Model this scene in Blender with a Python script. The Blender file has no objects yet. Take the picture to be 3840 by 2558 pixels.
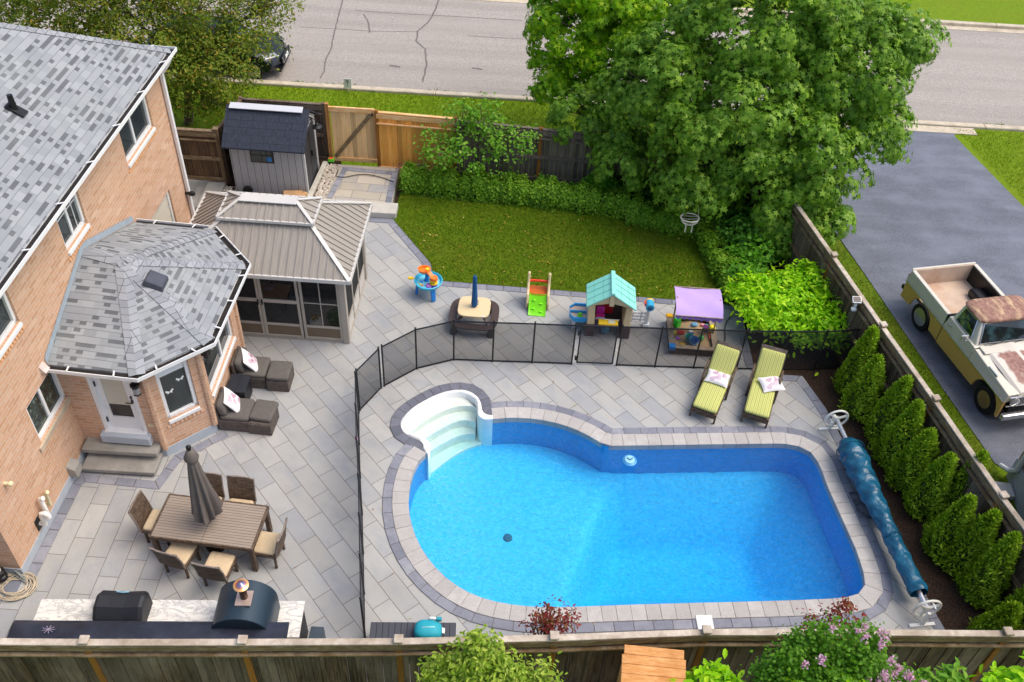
import bpy, bmesh, math, random
import numpy as np
from mathutils import Vector, Matrix
random.seed(7); RNG = np.random.default_rng(11)
SC = bpy.context.scene; COL = SC.collection
rad = math.radians
# ------------------------------------------------------------------ camera
CAM_H = 15.1; FPX = 3516.43; PPX, PPY = 1920.0, 1279.0
def cam_axes():
    d = np.array([1690.37-PPX, 5034.2-PPY, FPX]); up = -d/np.linalg.norm(d)
    fw = np.array([0, 0, 1.]); y = fw-fw.dot(up)*up; y /= np.linalg.norm(y)
    return np.array([np.cross(y, up), y, up])       # rows: world axes in camera space (x right, y down, z forward)
RC = cam_axes()
cam = bpy.data.cameras.new('camera'); co = bpy.data.objects.new('camera', cam); COL.objects.link(co)
cam.sensor_width = 36; cam.lens = FPX/3840*36; cam.clip_end = 600; cam.clip_start = .1
m = Matrix.Identity(4)
for i in range(3):
    m[i][0] = RC[i][0]; m[i][1] = -RC[i][1]; m[i][2] = -RC[i][2]
m[2][3] = CAM_H; co.matrix_world = m; SC.camera = co
# ------------------------------------------------------------------ light: bright overcast
SUN_EL, SUN_AZ = rad(60), rad(85)
w = bpy.data.worlds.new('World'); SC.world = w; w.use_nodes = True
sky = w.node_tree.nodes.new('ShaderNodeTexSky'); sky.sky_type = 'NISHITA'; sky.sun_disc = False
sky.sun_elevation = SUN_EL; sky.sun_rotation = SUN_AZ; sky.dust_density = 4.0; sky.air_density = 1.0; sky.ozone_density = 0.6
bg = w.node_tree.nodes['Background']; bg.inputs[1].default_value = 0.15
w.node_tree.links.new(sky.outputs[0], bg.inputs[0])
sl = bpy.data.lights.new('sun', 'SUN'); sl.energy = 1.0; sl.angle = rad(45); sl.color = (1, .93, .83)
so = bpy.data.objects.new('sun', sl); COL.objects.link(so)
sd = Vector((math.sin(SUN_AZ)*math.cos(SUN_EL), math.cos(SUN_AZ)*math.cos(SUN_EL), math.sin(SUN_EL)))
so.rotation_euler = sd.to_track_quat('Z', 'Y').to_euler()
vs = SC.view_settings; vs.view_transform = 'Standard'; vs.look = 'None'; vs.exposure = 0.64; vs.gamma = 1
SC.cycles.max_bounces = 8; SC.cycles.transparent_max_bounces = 24; SC.cycles.diffuse_bounces = 4
SC.cycles.use_denoising = True; SC.cycles.caustics_reflective = False; SC.cycles.caustics_refractive = False
# ------------------------------------------------------------------ measuring helpers (photo pixel, 3840 wide -> point in the place)
def ray(px, py): return RC @ np.array([px-PPX, py-PPY, FPX])
def G(px, py, z=0.0):
    d = ray(px, py); t = (z-CAM_H)/d[2]; return (d[0]*t, d[1]*t, z)
def crop(ox, oy, w, zw):
    s = w/zw
    return lambda x, y, z=0.0: G(ox+x*s, oy+y*s, z)
VW = lambda x, y, z=0.0: G(x*3840/2354, y*3840/2354, z)
def VY(x, y, Y):
    d = ray(x*3840/2354, y*3840/2354); t = Y/d[1]; return (d[0]*t, Y, CAM_H+d[2]*t)
# ------------------------------------------------------------------ materials
def lin(c):
    return tuple(((v/255)/12.92 if v/255 <= .04045 else ((v/255+.055)/1.055)**2.4) for v in c)
class Mt:
    def __init__(s, name, rough=.6, metal=0.0, spec=.4):
        s.m = bpy.data.materials.new(name); s.m.use_nodes = True; s.t = s.m.node_tree
        s.b = s.t.nodes['Principled BSDF']; s.b.inputs['Roughness'].default_value = rough
        s.b.inputs['Metallic'].default_value = metal; s.b.inputs['Specular IOR Level'].default_value = spec
        s.tc = None
    def n(s, typ, **kw):
        nd = s.t.nodes.new(typ)
        for k, v in kw.items(): setattr(nd, k, v)
        return nd
    def L(s, a, b): s.t.links.new(a, b)
    def co(s, kind='Object'):
        if s.tc is None: s.tc = s.n('ShaderNodeTexCoord')
        return s.tc.outputs[kind]
    def map(s, vec, loc=(0, 0, 0), rot=(0, 0, 0), sc=(1, 1, 1)):
        nd = s.n('ShaderNodeMapping'); s.L(vec, nd.inputs[0])
        nd.inputs[1].default_value = loc; nd.inputs[2].default_value = rot; nd.inputs[3].default_value = sc
        return nd.outputs[0]
    def noise(s, scale, vec=None, detail=3, rough=.55, dist=0):
        nd = s.n('ShaderNodeTexNoise'); s.L(vec if vec is not None else s.co(), nd.inputs['Vector'])
        nd.inputs['Scale'].default_value = scale; nd.inputs['Detail'].default_value = detail
        nd.inputs['Roughness'].default_value = rough; nd.inputs['Distortion'].default_value = dist
        return nd.outputs[0]
    def voro(s, scale, vec=None, feature='F1', out=0):
        nd = s.n('ShaderNodeTexVoronoi', feature=feature); s.L(vec if vec is not None else s.co(), nd.inputs['Vector'])
        nd.inputs['Scale'].default_value = scale; return nd.outputs[out]
    def wave(s, scale, vec, dist=0, detail=0, dscale=1, prof='SIN', d='X'):
        nd = s.n('ShaderNodeTexWave', wave_profile=prof, bands_direction=d); s.L(vec, nd.inputs['Vector'])
        nd.inputs['Scale'].default_value = scale; nd.inputs['Distortion'].default_value = dist
        nd.inputs['Detail'].default_value = detail; nd.inputs['Detail Scale'].default_value = dscale; return nd.outputs['Fac']
    def ramp(s, fac, stops, interp='LINEAR'):
        nd = s.n('ShaderNodeValToRGB'); nd.color_ramp.interpolation = interp; e = nd.color_ramp.elements
        while len(e) < len(stops): e.new(.5)
        for el, (p, c) in zip(e, stops):
            el.position = p; el.color = (c, c, c, 1) if isinstance(c, (int, float)) else (*c[:3], 1)
        s.L(fac, nd.inputs[0]); return nd.outputs[0]
    def mix(s, fac, a, b, mode='MIX'):
        nd = s.n('ShaderNodeMix', data_type='RGBA', blend_type=mode)
        for i, v in ((0, fac), (6, a), (7, b)):
            if isinstance(v, (int, float)): nd.inputs[i].default_value = v if i == 0 else (v, v, v, 1)
            elif isinstance(v, tuple): nd.inputs[i].default_value = (*v[:3], 1)
            else: s.L(v, nd.inputs[i])
        return nd.outputs[2]
    def math(s, op, a, b=0.0):
        nd = s.n('ShaderNodeMath', operation=op)
        for i, v in enumerate((a, b)):
            if isinstance(v, (int, float)): nd.inputs[i].default_value = v
            else: s.L(v, nd.inputs[i])
        return nd.outputs[0]
    def brick(s, vec, bw, rh, mortar, off=.5, bias=0.0, smooth=.1, c1=0.0, c2=1.0, freq=2):
        nd = s.n('ShaderNodeTexBrick', offset=off, offset_frequency=freq); s.L(vec, nd.inputs['Vector'])
        nd.inputs['Color1'].default_value = (c1, c1, c1, 1); nd.inputs['Color2'].default_value = (c2, c2, c2, 1)
        nd.inputs['Mortar'].default_value = (.5, .5, .5, 1)
        nd.inputs['Scale'].default_value = 1; nd.inputs['Mortar Size'].default_value = mortar
        nd.inputs['Mortar Smooth'].default_value = smooth; nd.inputs['Bias'].default_value = bias
        nd.inputs['Brick Width'].default_value = bw; nd.inputs['Row Height'].default_value = rh
        return nd.outputs['Color'], nd.outputs['Fac']
    def col(s, c):
        i = s.b.inputs['Base Color']
        if isinstance(c, tuple): i.default_value = (*c[:3], 1)
        else: s.L(c, i)
        return s
    def rough(s, c): s.L(c, s.b.inputs['Roughness'])
    def bump(s, h, strength=.3, dist=.01):
        nd = s.n('ShaderNodeBump'); nd.inputs['Strength'].default_value = strength; nd.inputs['Distance'].default_value = dist
        s.L(h, nd.inputs['Height']); s.L(nd.outputs[0], s.b.inputs['Normal'])
def k(c, f): return tuple(max(0, min(1, v*f)) for v in c)
def simple(name, rgb, rough=.55, var=.16, scale=5, metal=0, bump=0, bscale=60, spec=.4, dirt=None):
    M = Mt(name, rough, metal, spec); c = lin(rgb)
    o = M.mix(M.ramp(M.noise(scale, detail=5), [(.3, 0), (.7, 1)]), k(c, 1-var), k(c, 1+var))
    if dirt: o = M.mix(M.ramp(M.noise(scale*.6, M.map(M.co(), (3, 1, 7)), detail=6, rough=.7), [(.5, 0), (.72, dirt[1])]), o, lin(dirt[0]))
    M.col(o)
    if bump: M.bump(M.noise(bscale, detail=4), bump, .01)
    return M.m
def leafmat(name, cols, trans=.35, rough=.5, big=.5, scale=1.2):
    M = Mt(name, rough, 0, .2)
    g = M.n('ShaderNodeNewGeometry'); c = M.ramp(g.outputs['Random Per Island'], [(i/(len(cols)-1), lin(cc)) for i, cc in enumerate(cols)])
    c = M.mix(M.ramp(M.noise(scale, detail=2), [(.35, 0), (.65, big)]), c, M.mix(1.0, c, (1.25, 1.2, .75), 'MULTIPLY'))
    M.col(c)
    tr = M.n('ShaderNodeBsdfTranslucent'); M.L(M.mix(1.0, c, (1.1, 1.3, .5), 'MULTIPLY'), tr.inputs[0])
    ms = M.n('ShaderNodeMixShader'); ms.inputs[0].default_value = trans
    M.L(M.b.outputs[0], ms.inputs[1]); M.L(tr.outputs[0], ms.inputs[2])
    M.L(ms.outputs[0], M.t.nodes['Material Output'].inputs[0])
    return M.m
def woodmat(name, c1, c2, c3=None, rough=.75, sc=(14, 14, .7), streak=.6, pw=None):
    """grain runs along local z; pw: board width (m) along the face for a tone per board"""
    M = Mt(name, rough, 0, .25); v = M.map(M.co(), sc=sc)
    c = M.mix(M.ramp(M.noise(2.2, v, 6, .65, .5), [(.38, 0), (.62, 1)]), lin(c1), lin(c2))
    if c3: c = M.mix(M.ramp(M.noise(.9, M.map(M.co(), (5, 2, 1), sc=(1.5, 1.5, .45)), 5, .7), [(.42, 0), (.68, streak)]), c, lin(c3))
    gi = M.n('ShaderNodeNewGeometry'); c = M.mix(1.0, c, M.ramp(gi.outputs['Random Per Island'], [(0, .62), (.5, 1.0), (1, 1.25)]), 'MULTIPLY') if pw else c
    if pw: c = M.mix(M.ramp(M.noise(9, M.map(M.co(), (2, 3, 1), sc=(9, 9, 2.2)), 3, .7), [(.62, 0), (.72, .45)]), c, lin((168, 158, 146)))
    M.col(c); M.bump(M.noise(4, v, 5, .6), .25, .006)
    return M.m
# ------------------------------------------------------------------ mesh builder
class MB:
    def __init__(s): s.v = []; s.f = []; s.mi = []; s.k = 0; s.T = None
    def add(s, vs, fs):
        o = len(s.v)
        if s.T is not None: vs = [tuple(s.T @ Vector(p)) for p in vs]
        s.v += [tuple(p) for p in vs]; s.f += [tuple(i+o for i in f) for f in fs]; s.mi += [s.k]*len(fs); return s
    def box(s, c, d, rz=0, rx=0, ry=0):
        x, y, z = (q/2 for q in d)
        vs = [(-x, -y, -z), (x, -y, -z), (x, y, -z), (-x, y, -z), (-x, -y, z), (x, -y, z), (x, y, z), (-x, y, z)]
        if rz or rx or ry:
            R = Matrix.Rotation(rz, 3, 'Z') @ Matrix.Rotation(ry, 3, 'Y') @ Matrix.Rotation(rx, 3, 'X'); vs = [R @ Vector(p) for p in vs]
        vs = [(p[0]+c[0], p[1]+c[1], p[2]+c[2]) for p in vs]
        return s.add(vs, [(0, 3, 2, 1), (4, 5, 6, 7), (0, 1, 5, 4), (1, 2, 6, 5), (2, 3, 7, 6), (3, 0, 4, 7)])
    def bx(s, a, b): return s.box([(a[i]+b[i])/2 for i in range(3)], [abs(b[i]-a[i]) for i in range(3)])
    def beam(s, p0, p1, w, h, up=(0, 0, 1), w2=None, h2=None):
        p0, p1 = Vector(p0), Vector(p1); d = (p1-p0).normalized(); u = Vector(up)
        if abs(d.dot(u)) > .98: u = Vector((1, 0, 0))
        sd = d.cross(u).normalized(); u = sd.cross(d).normalized(); vs = []
        for p, ww, hh in ((p0, w, h), (p1, w2 or w, h2 or h)):
            for a, b in ((-1, -1), (1, -1), (1, 1), (-1, 1)): vs.append(p+sd*a*ww/2+u*b*hh/2)
        return s.add(vs, [(0, 1, 2, 3), (7, 6, 5, 4), (0, 4, 5, 1), (1, 5, 6, 2), (2, 6, 7, 3), (3, 7, 4, 0)])
    def tube(s, pts, r, seg=8, cap=True):
        pts = [Vector(p) for p in pts]; n = len(pts); rr = r if isinstance(r, (list, tuple)) else [r]*n; vs = []; fs = []; u = None
        for i, p in enumerate(pts):
            d = (pts[min(i+1, n-1)]-pts[max(i-1, 0)]).normalized()
            if u is None:
                u = Vector((0, 0, 1)) if abs(d.z) < .9 else Vector((1, 0, 0))
            u = (u-d*u.dot(d)).normalized(); b = d.cross(u)
            for j in range(seg):
                a = 2*math.pi*j/seg; vs.append(p+(u*math.cos(a)+b*math.sin(a))*rr[i])
        for i in range(n-1):
            for j in range(seg):
                q = (j+1) % seg; fs.append((i*seg+j, i*seg+q, (i+1)*seg+q, (i+1)*seg+j))
        if cap: fs += [tuple(range(seg-1, -1, -1)), tuple(range((n-1)*seg, n*seg))]
        return s.add(vs, fs)
    def lathe(s, prof, c=(0, 0, 0), seg=20, R=None, cap=True, sx=1, sy=1):
        vs = []; fs = []; n = len(prof)
        for r, z in prof:
            for j in range(seg):
                a = 2*math.pi*j/seg; p = Vector((r*math.cos(a)*sx, r*math.sin(a)*sy, z))
                if R is not None: p = R @ p
                vs.append((p[0]+c[0], p[1]+c[1], p[2]+c[2]))
        for i in range(n-1):
            for j in range(seg):
                q = (j+1) % seg; fs.append((i*seg+j, i*seg+q, (i+1)*seg+q, (i+1)*seg+j))
        if cap: fs += [tuple(range(seg-1, -1, -1)), tuple(range((n-1)*seg, n*seg))]
        return s.add(vs, fs)
    def prism(s, poly, z0, z1):
        n = len(poly); vs = [(p[0], p[1], z0) for p in poly]+[(p[0], p[1], z1) for p in poly]
        return s.add(vs, [tuple(range(n-1, -1, -1)), tuple(range(n, 2*n))]+[(i, (i+1) % n, n+(i+1) % n, n+i) for i in range(n)])
    def ext(s, poly, vec):
        n = len(poly); a = [Vector(p) for p in poly]; b = [p+Vector(vec) for p in a]
        nm = Vector((0, 0, 0))
        for i in range(n): nm += a[i].cross(a[(i+1) % n])
        fs = [tuple(range(n-1, -1, -1)), tuple(range(n, 2*n))]+[(i, (i+1) % n, n+(i+1) % n, n+i) for i in range(n)]
        if nm.dot(Vector(vec)) < 0: fs = [tuple(reversed(q)) for q in fs]
        return s.add(a+b, fs)
    def face(s, pts): return s.add(pts, [tuple(range(len(pts)))])
    def grid(s, fn, nu, nv, wrap=False):
        vs = [fn(i/nu, j/nv) for j in range(nv+1) for i in range(nu+1)]
        return s.add(vs, [(j*(nu+1)+i, j*(nu+1)+i+1, (j+1)*(nu+1)+i+1, (j+1)*(nu+1)+i) for j in range(nv) for i in range(nu)])
    def sq(s, c, d, e=.35, e2=.35, nu=20, nv=10, R=None):
        """superquadric: rounded box / cushion / ball"""
        f = lambda a, p: math.copysign(abs(a)**p, a); vs = []; fs = []
        for j in range(nv+1):
            ph = -math.pi/2+math.pi*j/nv
            for i in range(nu):
                th = 2*math.pi*i/nu
                p = Vector((d[0]/2*f(math.cos(ph), e2)*f(math.cos(th), e), d[1]/2*f(math.cos(ph), e2)*f(math.sin(th), e), d[2]/2*f(math.sin(ph), e2)))
                if R is not None: p = R @ p
                vs.append((p[0]+c[0], p[1]+c[1], p[2]+c[2]))
        for j in range(nv):
            for i in range(nu):
                q = (i+1) % nu; fs.append((j*nu+i, j*nu+q, (j+1)*nu+q, (j+1)*nu+i))
        return s.add(vs, fs)
    def build(s, name, mats, parent=None, smooth=None, bevel=0, loc=None, rz=0, seg=1):
        me = bpy.data.meshes.new(name); me.from_pydata(s.v, [], s.f)
        mats = mats if isinstance(mats, (list, tuple)) else [mats]
        for q in mats: me.materials.append(q)
        me.polygons.foreach_set('material_index', s.mi); auto_uv(me)
        if smooth is not None:
            me.polygons.foreach_set('use_smooth', [True]*len(me.polygons)); me.set_sharp_from_angle(angle=rad(smooth))
        o = bpy.data.objects.new(name, me); COL.objects.link(o)
        if parent is not None: o.parent = parent
        if loc is not None: o.location = loc
        o.rotation_euler.z = rz
        if bevel:
            b = o.modifiers.new('bevel', 'BEVEL'); b.width = bevel; b.segments = seg; b.limit_method = 'ANGLE'; b.angle_limit = rad(40)
        return o
def auto_uv(me):
    uv = me.uv_layers.new(name='UVMap').data; co_ = [v.co for v in me.vertices]
    for p in me.polygons:
        n = p.normal; t = Vector((0, 0, 1)).cross(n)
        t = t.normalized() if t.length > .05 else Vector((1, 0, 0)); b = n.cross(t)
        for li in p.loop_indices:
            c = co_[me.loops[li].vertex_index]; uv[li].uv = (c.dot(t), c.dot(b))
def tag(o, label, cat, group=None, kind=None):
    if label: o['label'] = label
    if cat: o['category'] = cat
    if group: o['group'] = group
    if kind: o['kind'] = kind
    return o
def struct(o, kind='structure', label=None, cat=None):
    o['kind'] = kind
    if label: o['label'] = label
    if cat: o['category'] = cat
    return o
def thing(name, label, cat, loc=(0, 0, 0), rz=0, group=None):
    o = bpy.data.objects.new(name, None); COL.objects.link(o); o.empty_display_size = .2
    o.location = loc; o.rotation_euler.z = rz; return tag(o, label, cat, group)
def dup(o, loc=None, rz=None, label=None, parent=None):
    c = o.copy(); COL.objects.link(c)
    if parent is not None: c.parent = parent
    if loc is not None: c.location = loc
    if rz is not None: c.rotation_euler.z = rz
    if label: c['label'] = label
    for ch in list(o.children): dup(ch, parent=c)
    return c
def fill_poly(name, outer, holes, z, mat, uvrot=None):
    bm = bmesh.new()
    for loop in [outer]+list(holes):
        vs = [bm.verts.new((p[0], p[1], z)) for p in loop]
        for i in range(len(vs)): bm.edges.new((vs[i], vs[(i+1) % len(vs)]))
    bmesh.ops.triangle_fill(bm, use_beauty=True, use_dissolve=False, edges=bm.edges[:])
    for f in bm.faces:
        if f.normal.z < 0: f.normal_flip()
    me = bpy.data.meshes.new(name); bm.to_mesh(me); bm.free(); me.materials.append(mat); auto_uv(me)
    o = bpy.data.objects.new(name, me); COL.objects.link(o); return o
# ------------------------------------------------------------------ foliage builder (numpy)
def leaf_tpl(kind):
    if kind == 'oval':
        v = [(0, 0, 0), (.35, .2, .05), (.75, .17, .02), (1, 0, -.1), (.75, -.17, .02), (.35, -.2, .05)]; f = [(0, 3, 2, 1), (0, 5, 4, 3)]
    elif kind == 'round':
        v = [(0, 0, 0), (.25, .3, .06), (.75, .3, .04), (1, 0, -.06), (.75, -.3, .04), (.25, -.3, .06)]; f = [(0, 3, 2, 1), (0, 5, 4, 3)]
    elif kind == 'maple':
        p = []
        for i, (a, r) in enumerate([(-150, .32), (-118, .55), (-85, .3), (-52, .85), (-27, .4), (0, 1.0), (27, .4), (52, .85), (85, .3), (118, .55), (150, .32)]):
            p.append((r*math.cos(rad(a)), r*math.sin(rad(a)), -.18*r*r))
        v = [(0, 0, .02)]+p; f = [(0, i, i+1) for i in range(1, 11)]
    elif kind == 'spray':
        v = [(0, 0, 0), (.45, .22, .05), (1, .06, -.05), (1.05, -.04, -.05), (.5, -.22, .05)]; f = [(0, 4, 3, 2, 1)]
    else:
        v = [(0, 0, 0), (.5, .14, 0), (1, 0, -.05), (.5, -.14, 0)]; f = [(0, 3, 2, 1)]
    return np.array(v, float), f
def leaves(name, pos, nrm, size, kind, mat, parent=None, tang=None):
    tv, tf = leaf_tpl(kind); n = len(pos); nrm = nrm/np.linalg.norm(nrm, axis=1, keepdims=True)
    if tang is None: tang = RNG.normal(size=(n, 3))
    t = tang-nrm*(tang*nrm).sum(1, keepdims=True); t /= np.linalg.norm(t, axis=1, keepdims=True)+1e-9
    b = np.cross(nrm, t); s = np.broadcast_to(np.asarray(size, float), (n,)).reshape(n, 1, 1)
    V = (tv[None, :, 0:1]*t[:, None]+tv[None, :, 1:2]*b[:, None]+tv[None, :, 2:3]*nrm[:, None])*s+pos[:, None]
    kk = len(tv); loops = np.concatenate([np.array(q) for q in tf]); cnt = np.array([len(q) for q in tf])
    me = bpy.data.meshes.new(name); me.vertices.add(n*kk); me.vertices.foreach_set('co', V.reshape(-1))
    al = (loops[None]+np.arange(n)[:, None]*kk).reshape(-1); me.loops.add(len(al)); me.loops.foreach_set('vertex_index', al.astype(np.int32))
    tot = np.tile(cnt, n); st = np.concatenate([[0], np.cumsum(tot)[:-1]])
    me.polygons.add(len(tot)); me.polygons.foreach_set('loop_start', st.astype(np.int32)); me.polygons.foreach_set('loop_total', tot.astype(np.int32))
    me.update(calc_edges=True); me.validate(); me.materials.append(mat)
    me.polygons.foreach_set('use_smooth', [True]*len(me.polygons))
    o = bpy.data.objects.new(name, me); COL.objects.link(o)
    if parent is not None: o.parent = parent
    return o
def rdir(n):
    d = RNG.normal(size=(n, 3)); return d/np.linalg.norm(d, axis=1, keepdims=True)
def crown_pts(lobes, nclump, per, clump_r, flat=.55, shell=(.55, 1.02), low=-.6, dome=False):
    """clumps scattered over the shell of each lobe (center, radii); returns leaf positions and outward normals"""
    vol = np.array([l[1][0]*l[1][1]+l[1][0]*l[1][2]+l[1][1]*l[1][2] for l in lobes]); vol = vol/vol.sum(); P = []; N = []
    for (c, r), q in zip(lobes, vol):
        m_ = max(1, int(nclump*q)); d = rdir(m_*2); d = d[d[:, 2] > low][:m_]
        rr = RNG.uniform(shell[0]**2, shell[1]**2, (len(d), 1))**.5
        cc = np.array(c)+d*np.array(r)*rr
        for ci, di in zip(cc, d):
            k_ = max(2, int(per*RNG.uniform(.5, 1.4))); cr = clump_r*RNG.uniform(.6, 1.3)
            if dome:      # a spray: leaves lie like roof tiles over a small dome that leans outward
                ax = di*.8+np.array([0, 0, .75]); ax /= np.linalg.norm(ax); u_ = rdir(k_); u_ = u_*np.sign((u_*ax).sum(1, keepdims=True)); hgt = (u_*ax).sum(1, keepdims=True)
                o = (u_-ax*hgt*.45)*cr*RNG.uniform(.55, 1.05, (k_, 1)); P.append(ci+o); N.append(u_*.9+ax*.5+RNG.normal(size=(k_, 3))*.25); continue
            o = RNG.normal(size=(k_, 3))*cr*.5; o[:, 2] *= flat
            o[:, 2] -= .35*(o[:, 0]**2+o[:, 1]**2)/cr
            P.append(ci+o); N.append(np.tile(di, (k_, 1))*.55+np.array([0, 0, .75])+RNG.normal(size=(k_, 3))*.42)
    return np.concatenate(P), np.concatenate(N)
# ================================================================== MATERIALS of the setting
def m_grass(name, a, b, c, sc=1.0, yellow=.35):
    M = Mt(name, .8, 0, .15)
    fine = M.noise(55*sc, detail=4, rough=.7); mid = M.noise(5, detail=4); bigp = M.noise(.7, detail=5, rough=.6)
    o = M.mix(M.ramp(fine, [(.3, 0), (.7, 1)]), lin(a), lin(b))
    o = M.mix(M.ramp(mid, [(.42, 0), (.66, .75)]), o, lin(c))
    o = M.mix(M.ramp(bigp, [(.45, 0), (.7, yellow)]), o, lin((132, 128, 40)))
    o = M.mix(M.ramp(M.noise(14, M.map(M.co(), sc=(1, .6, 1)), 4, .7), [(.42, 0), (.7, .5)]), o, k(lin(a), .7))
    M.col(o); M.bump(fine, .8, .03); return M.m
M_VERGE = m_grass('grass_verge', (88, 120, 8), (136, 160, 22), (110, 142, 12), .8, .25)
M_LAWN = m_grass('grass_lawn', (70, 102, 8), (116, 134, 24), (86, 118, 10), 1, .42)
def m_asphalt(name, base, spk, patch, bs, bigs=.35, pf=.6, rough=.85):
    M = Mt(name, rough, 0, .3)
    o = M.mix(M.ramp(M.noise(bs, detail=2, rough=.8), [(.35, 0), (.65, 1)]), lin(base), lin(spk))
    o = M.mix(M.ramp(M.noise(bigs, M.map(M.co(), sc=(1, 1.6, 1)), 5, .6), [(.4, 0), (.66, pf)]), o, lin(patch))
    o = M.mix(M.ramp(M.noise(1.1, M.map(M.co(), sc=(.07, 1.3, 1)), 4, .6), [(.4, 0), (.65, .35)]), o, k(lin(base), .85))
    o = M.mix(M.ramp(M.noise(.55, M.map(M.co(), (7, 3, 0), sc=(.7, 1.2, 1)), 3, .5), [(.70, 0), (.78, .5)]), o, k(lin(base), .6))
    M.col(o); M.bump(M.noise(bs, detail=2), .35, .006); return M.m
M_ROAD = m_asphalt('old_asphalt', (142, 136, 129), (180, 172, 163), (162, 154, 145), 22)
M_DRIVE = m_asphalt('sealed_asphalt', (84, 88, 98), (112, 117, 128), (122, 128, 141), 26, .9, .7, .6)
M_CONC = simple('concrete', (196, 184, 162), .85, .14, 4, bump=.3, bscale=40, dirt=((120, 112, 92), .5))
M_MULCH = Mt('mulch', .95, 0, .1)
M_MULCH.col(M_MULCH.mix(M_MULCH.ramp(M_MULCH.noise(40, detail=4, rough=.7), [(.35, 0), (.7, 1)]), lin((40, 30, 24)), lin((94, 74, 60)))); M_MULCH.bump(M_MULCH.noise(45, detail=3), .9, .03); M_MULCH = M_MULCH.m
def m_paver(name, rot, loc, L, W, mort=.0065, tones=((167, 167, 164), (179, 179, 175), (160, 162, 164)), blue=(140, 148, 158), tan=(180, 170, 156)):
    M = Mt(name, .72, 0, .3); v = M.map(M.co('UV'), (loc[0], loc[1], 0), (0, 0, rad(rot)))
    bc, bf = M.brick(v, L, W, mort, smooth=.25)
    o = M.ramp(bc, [(0, lin(tones[0])), (.5, lin(tones[1])), (1, lin(tones[2]))])
    wv = M.mix(.06, M.co(), bc)       # shift the blotches from stone to stone
    bl = M.n('ShaderNodeVectorMath', operation='MULTIPLY_ADD'); M.L(bc, bl.inputs[0]); bl.inputs[1].default_value = (31, 17, 9); M.L(M.map(v, sc=(1.0, 1.6, 1)), bl.inputs[2])
    o = M.mix(M.ramp(M.noise(1.9, bl.outputs[0], 4, .6), [(.47, 0), (.75, .5)]), o, lin(blue))
    o = M.mix(M.ramp(M.noise(1.5, M.map(bl.outputs[0], (4, 9, 2)), 4, .6), [(.58, 0), (.78, .4)]), o, lin(tan))
    o = M.mix(M.ramp(M.noise(38, detail=3, rough=.7), [(.3, .0), (.75, .16)]), o, lin((120, 116, 112)))
    o = M.mix(M.ramp(M.noise(.6, detail=6, rough=.65), [(.45, 0), (.72, .35)]), o, M.mix(1.0, o, (.72, .70, .66), 'MULTIPLY'))
    o = M.mix(M.ramp(M.noise(3.3, M.map(M.co(), (4, 4, 0)), 6, .7), [(.66, 0), (.74, .3)]), o, lin((170, 140, 112)))
    o = M.mix(bf, o, lin((112, 106, 100)))
    M.col(o); M.bump(M.math('SUBTRACT', M.math('MULTIPLY', M.noise(30, detail=3), .25), bf), .5, .006); return M.m
M_PAV = m_paver('paver_diagonal', 49.1, (11.767+.40, -4.530), .80, .372)
M_PAV2 = m_paver('paver_straight', 90.5, (9.17+.39, 8.07), .782, .372)
M_PAV3 = m_paver('paver_tan', 2.5, (0, .1), .80, .372, tones=((176, 168, 152), (192, 182, 164), (160, 160, 160)))
def m_stone(name, tones, blotch, rough=.75):
    M = Mt(name, rough, 0, .3); g = M.n('ShaderNodeNewGeometry')
    o = M.ramp(g.outputs['Random Per Island'], [(i/(len(tones)-1), lin(t)) for i, t in enumerate(tones)])
    o = M.mix(M.ramp(M.noise(4, detail=6, rough=.7), [(.42, 0), (.7, .55)]), o, lin(blotch))
    o = M.mix(M.ramp(M.noise(60, detail=2), [(.4, 0), (.8, .3)]), o, (.08, .08, .08))
    M.col(o); M.bump(M.noise(25, detail=5), .35, .01); return M.m
M_DARKST = m_stone('border_stone', [(122, 125, 136), (146, 148, 158), (132, 134, 146), (158, 159, 166)], (104, 108, 122))
M_COPING = m_stone('coping_stone', [(182, 179, 174), (192, 189, 184), (176, 172, 168), (198, 195, 190)], (164, 158, 154))
M_DARKST2 = m_stone('step_stone_border', [(100, 103, 115), (118, 120, 132), (108, 111, 122)], (84, 88, 102))
M_JOINT = simple('joint_sand', (112, 106, 100), .95)
M_SLAB = simple('step_slab', (150, 147, 140), .8, .16, 2.5, bump=.3, bscale=30, dirt=((116, 112, 104), .6))
M_SLABL = simple('pale_slab', (192, 188, 178), .8, .1, 3, bump=.2)
# ================================================================== layout from measured points
cP = crop(1440, 1380, 960, 2352); c25 = crop(2560, 1706, 1280, 2354); c26 = crop(2560, 853, 1280, 2353)
def chaikin(p, n=2, closed=False):
    for _ in range(n):
        q = [] if closed else [p[0]]
        for a, b in zip(p, p[1:]+([p[0]] if closed else [])):
            q += [tuple(a[i]*.75+b[i]*.25 for i in range(len(a))), tuple(a[i]*.25+b[i]*.75 for i in range(len(a)))]
        if not closed: q.append(p[-1])
        p = q
    return p
def resample(p, step, closed=False):
    p = [np.array(q[:2], float) for q in p]
    if closed: p = p+[p[0]]
    s = np.concatenate([[0], np.cumsum([np.linalg.norm(b-a) for a, b in zip(p, p[1:])])]); n = max(1, round(s[-1]/step)); out = []
    P = np.array(p)
    for t in np.linspace(0, s[-1], n+1): out.append((np.interp(t, s, P[:, 0]), np.interp(t, s, P[:, 1])))
    return out[:-1] if closed else out
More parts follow.
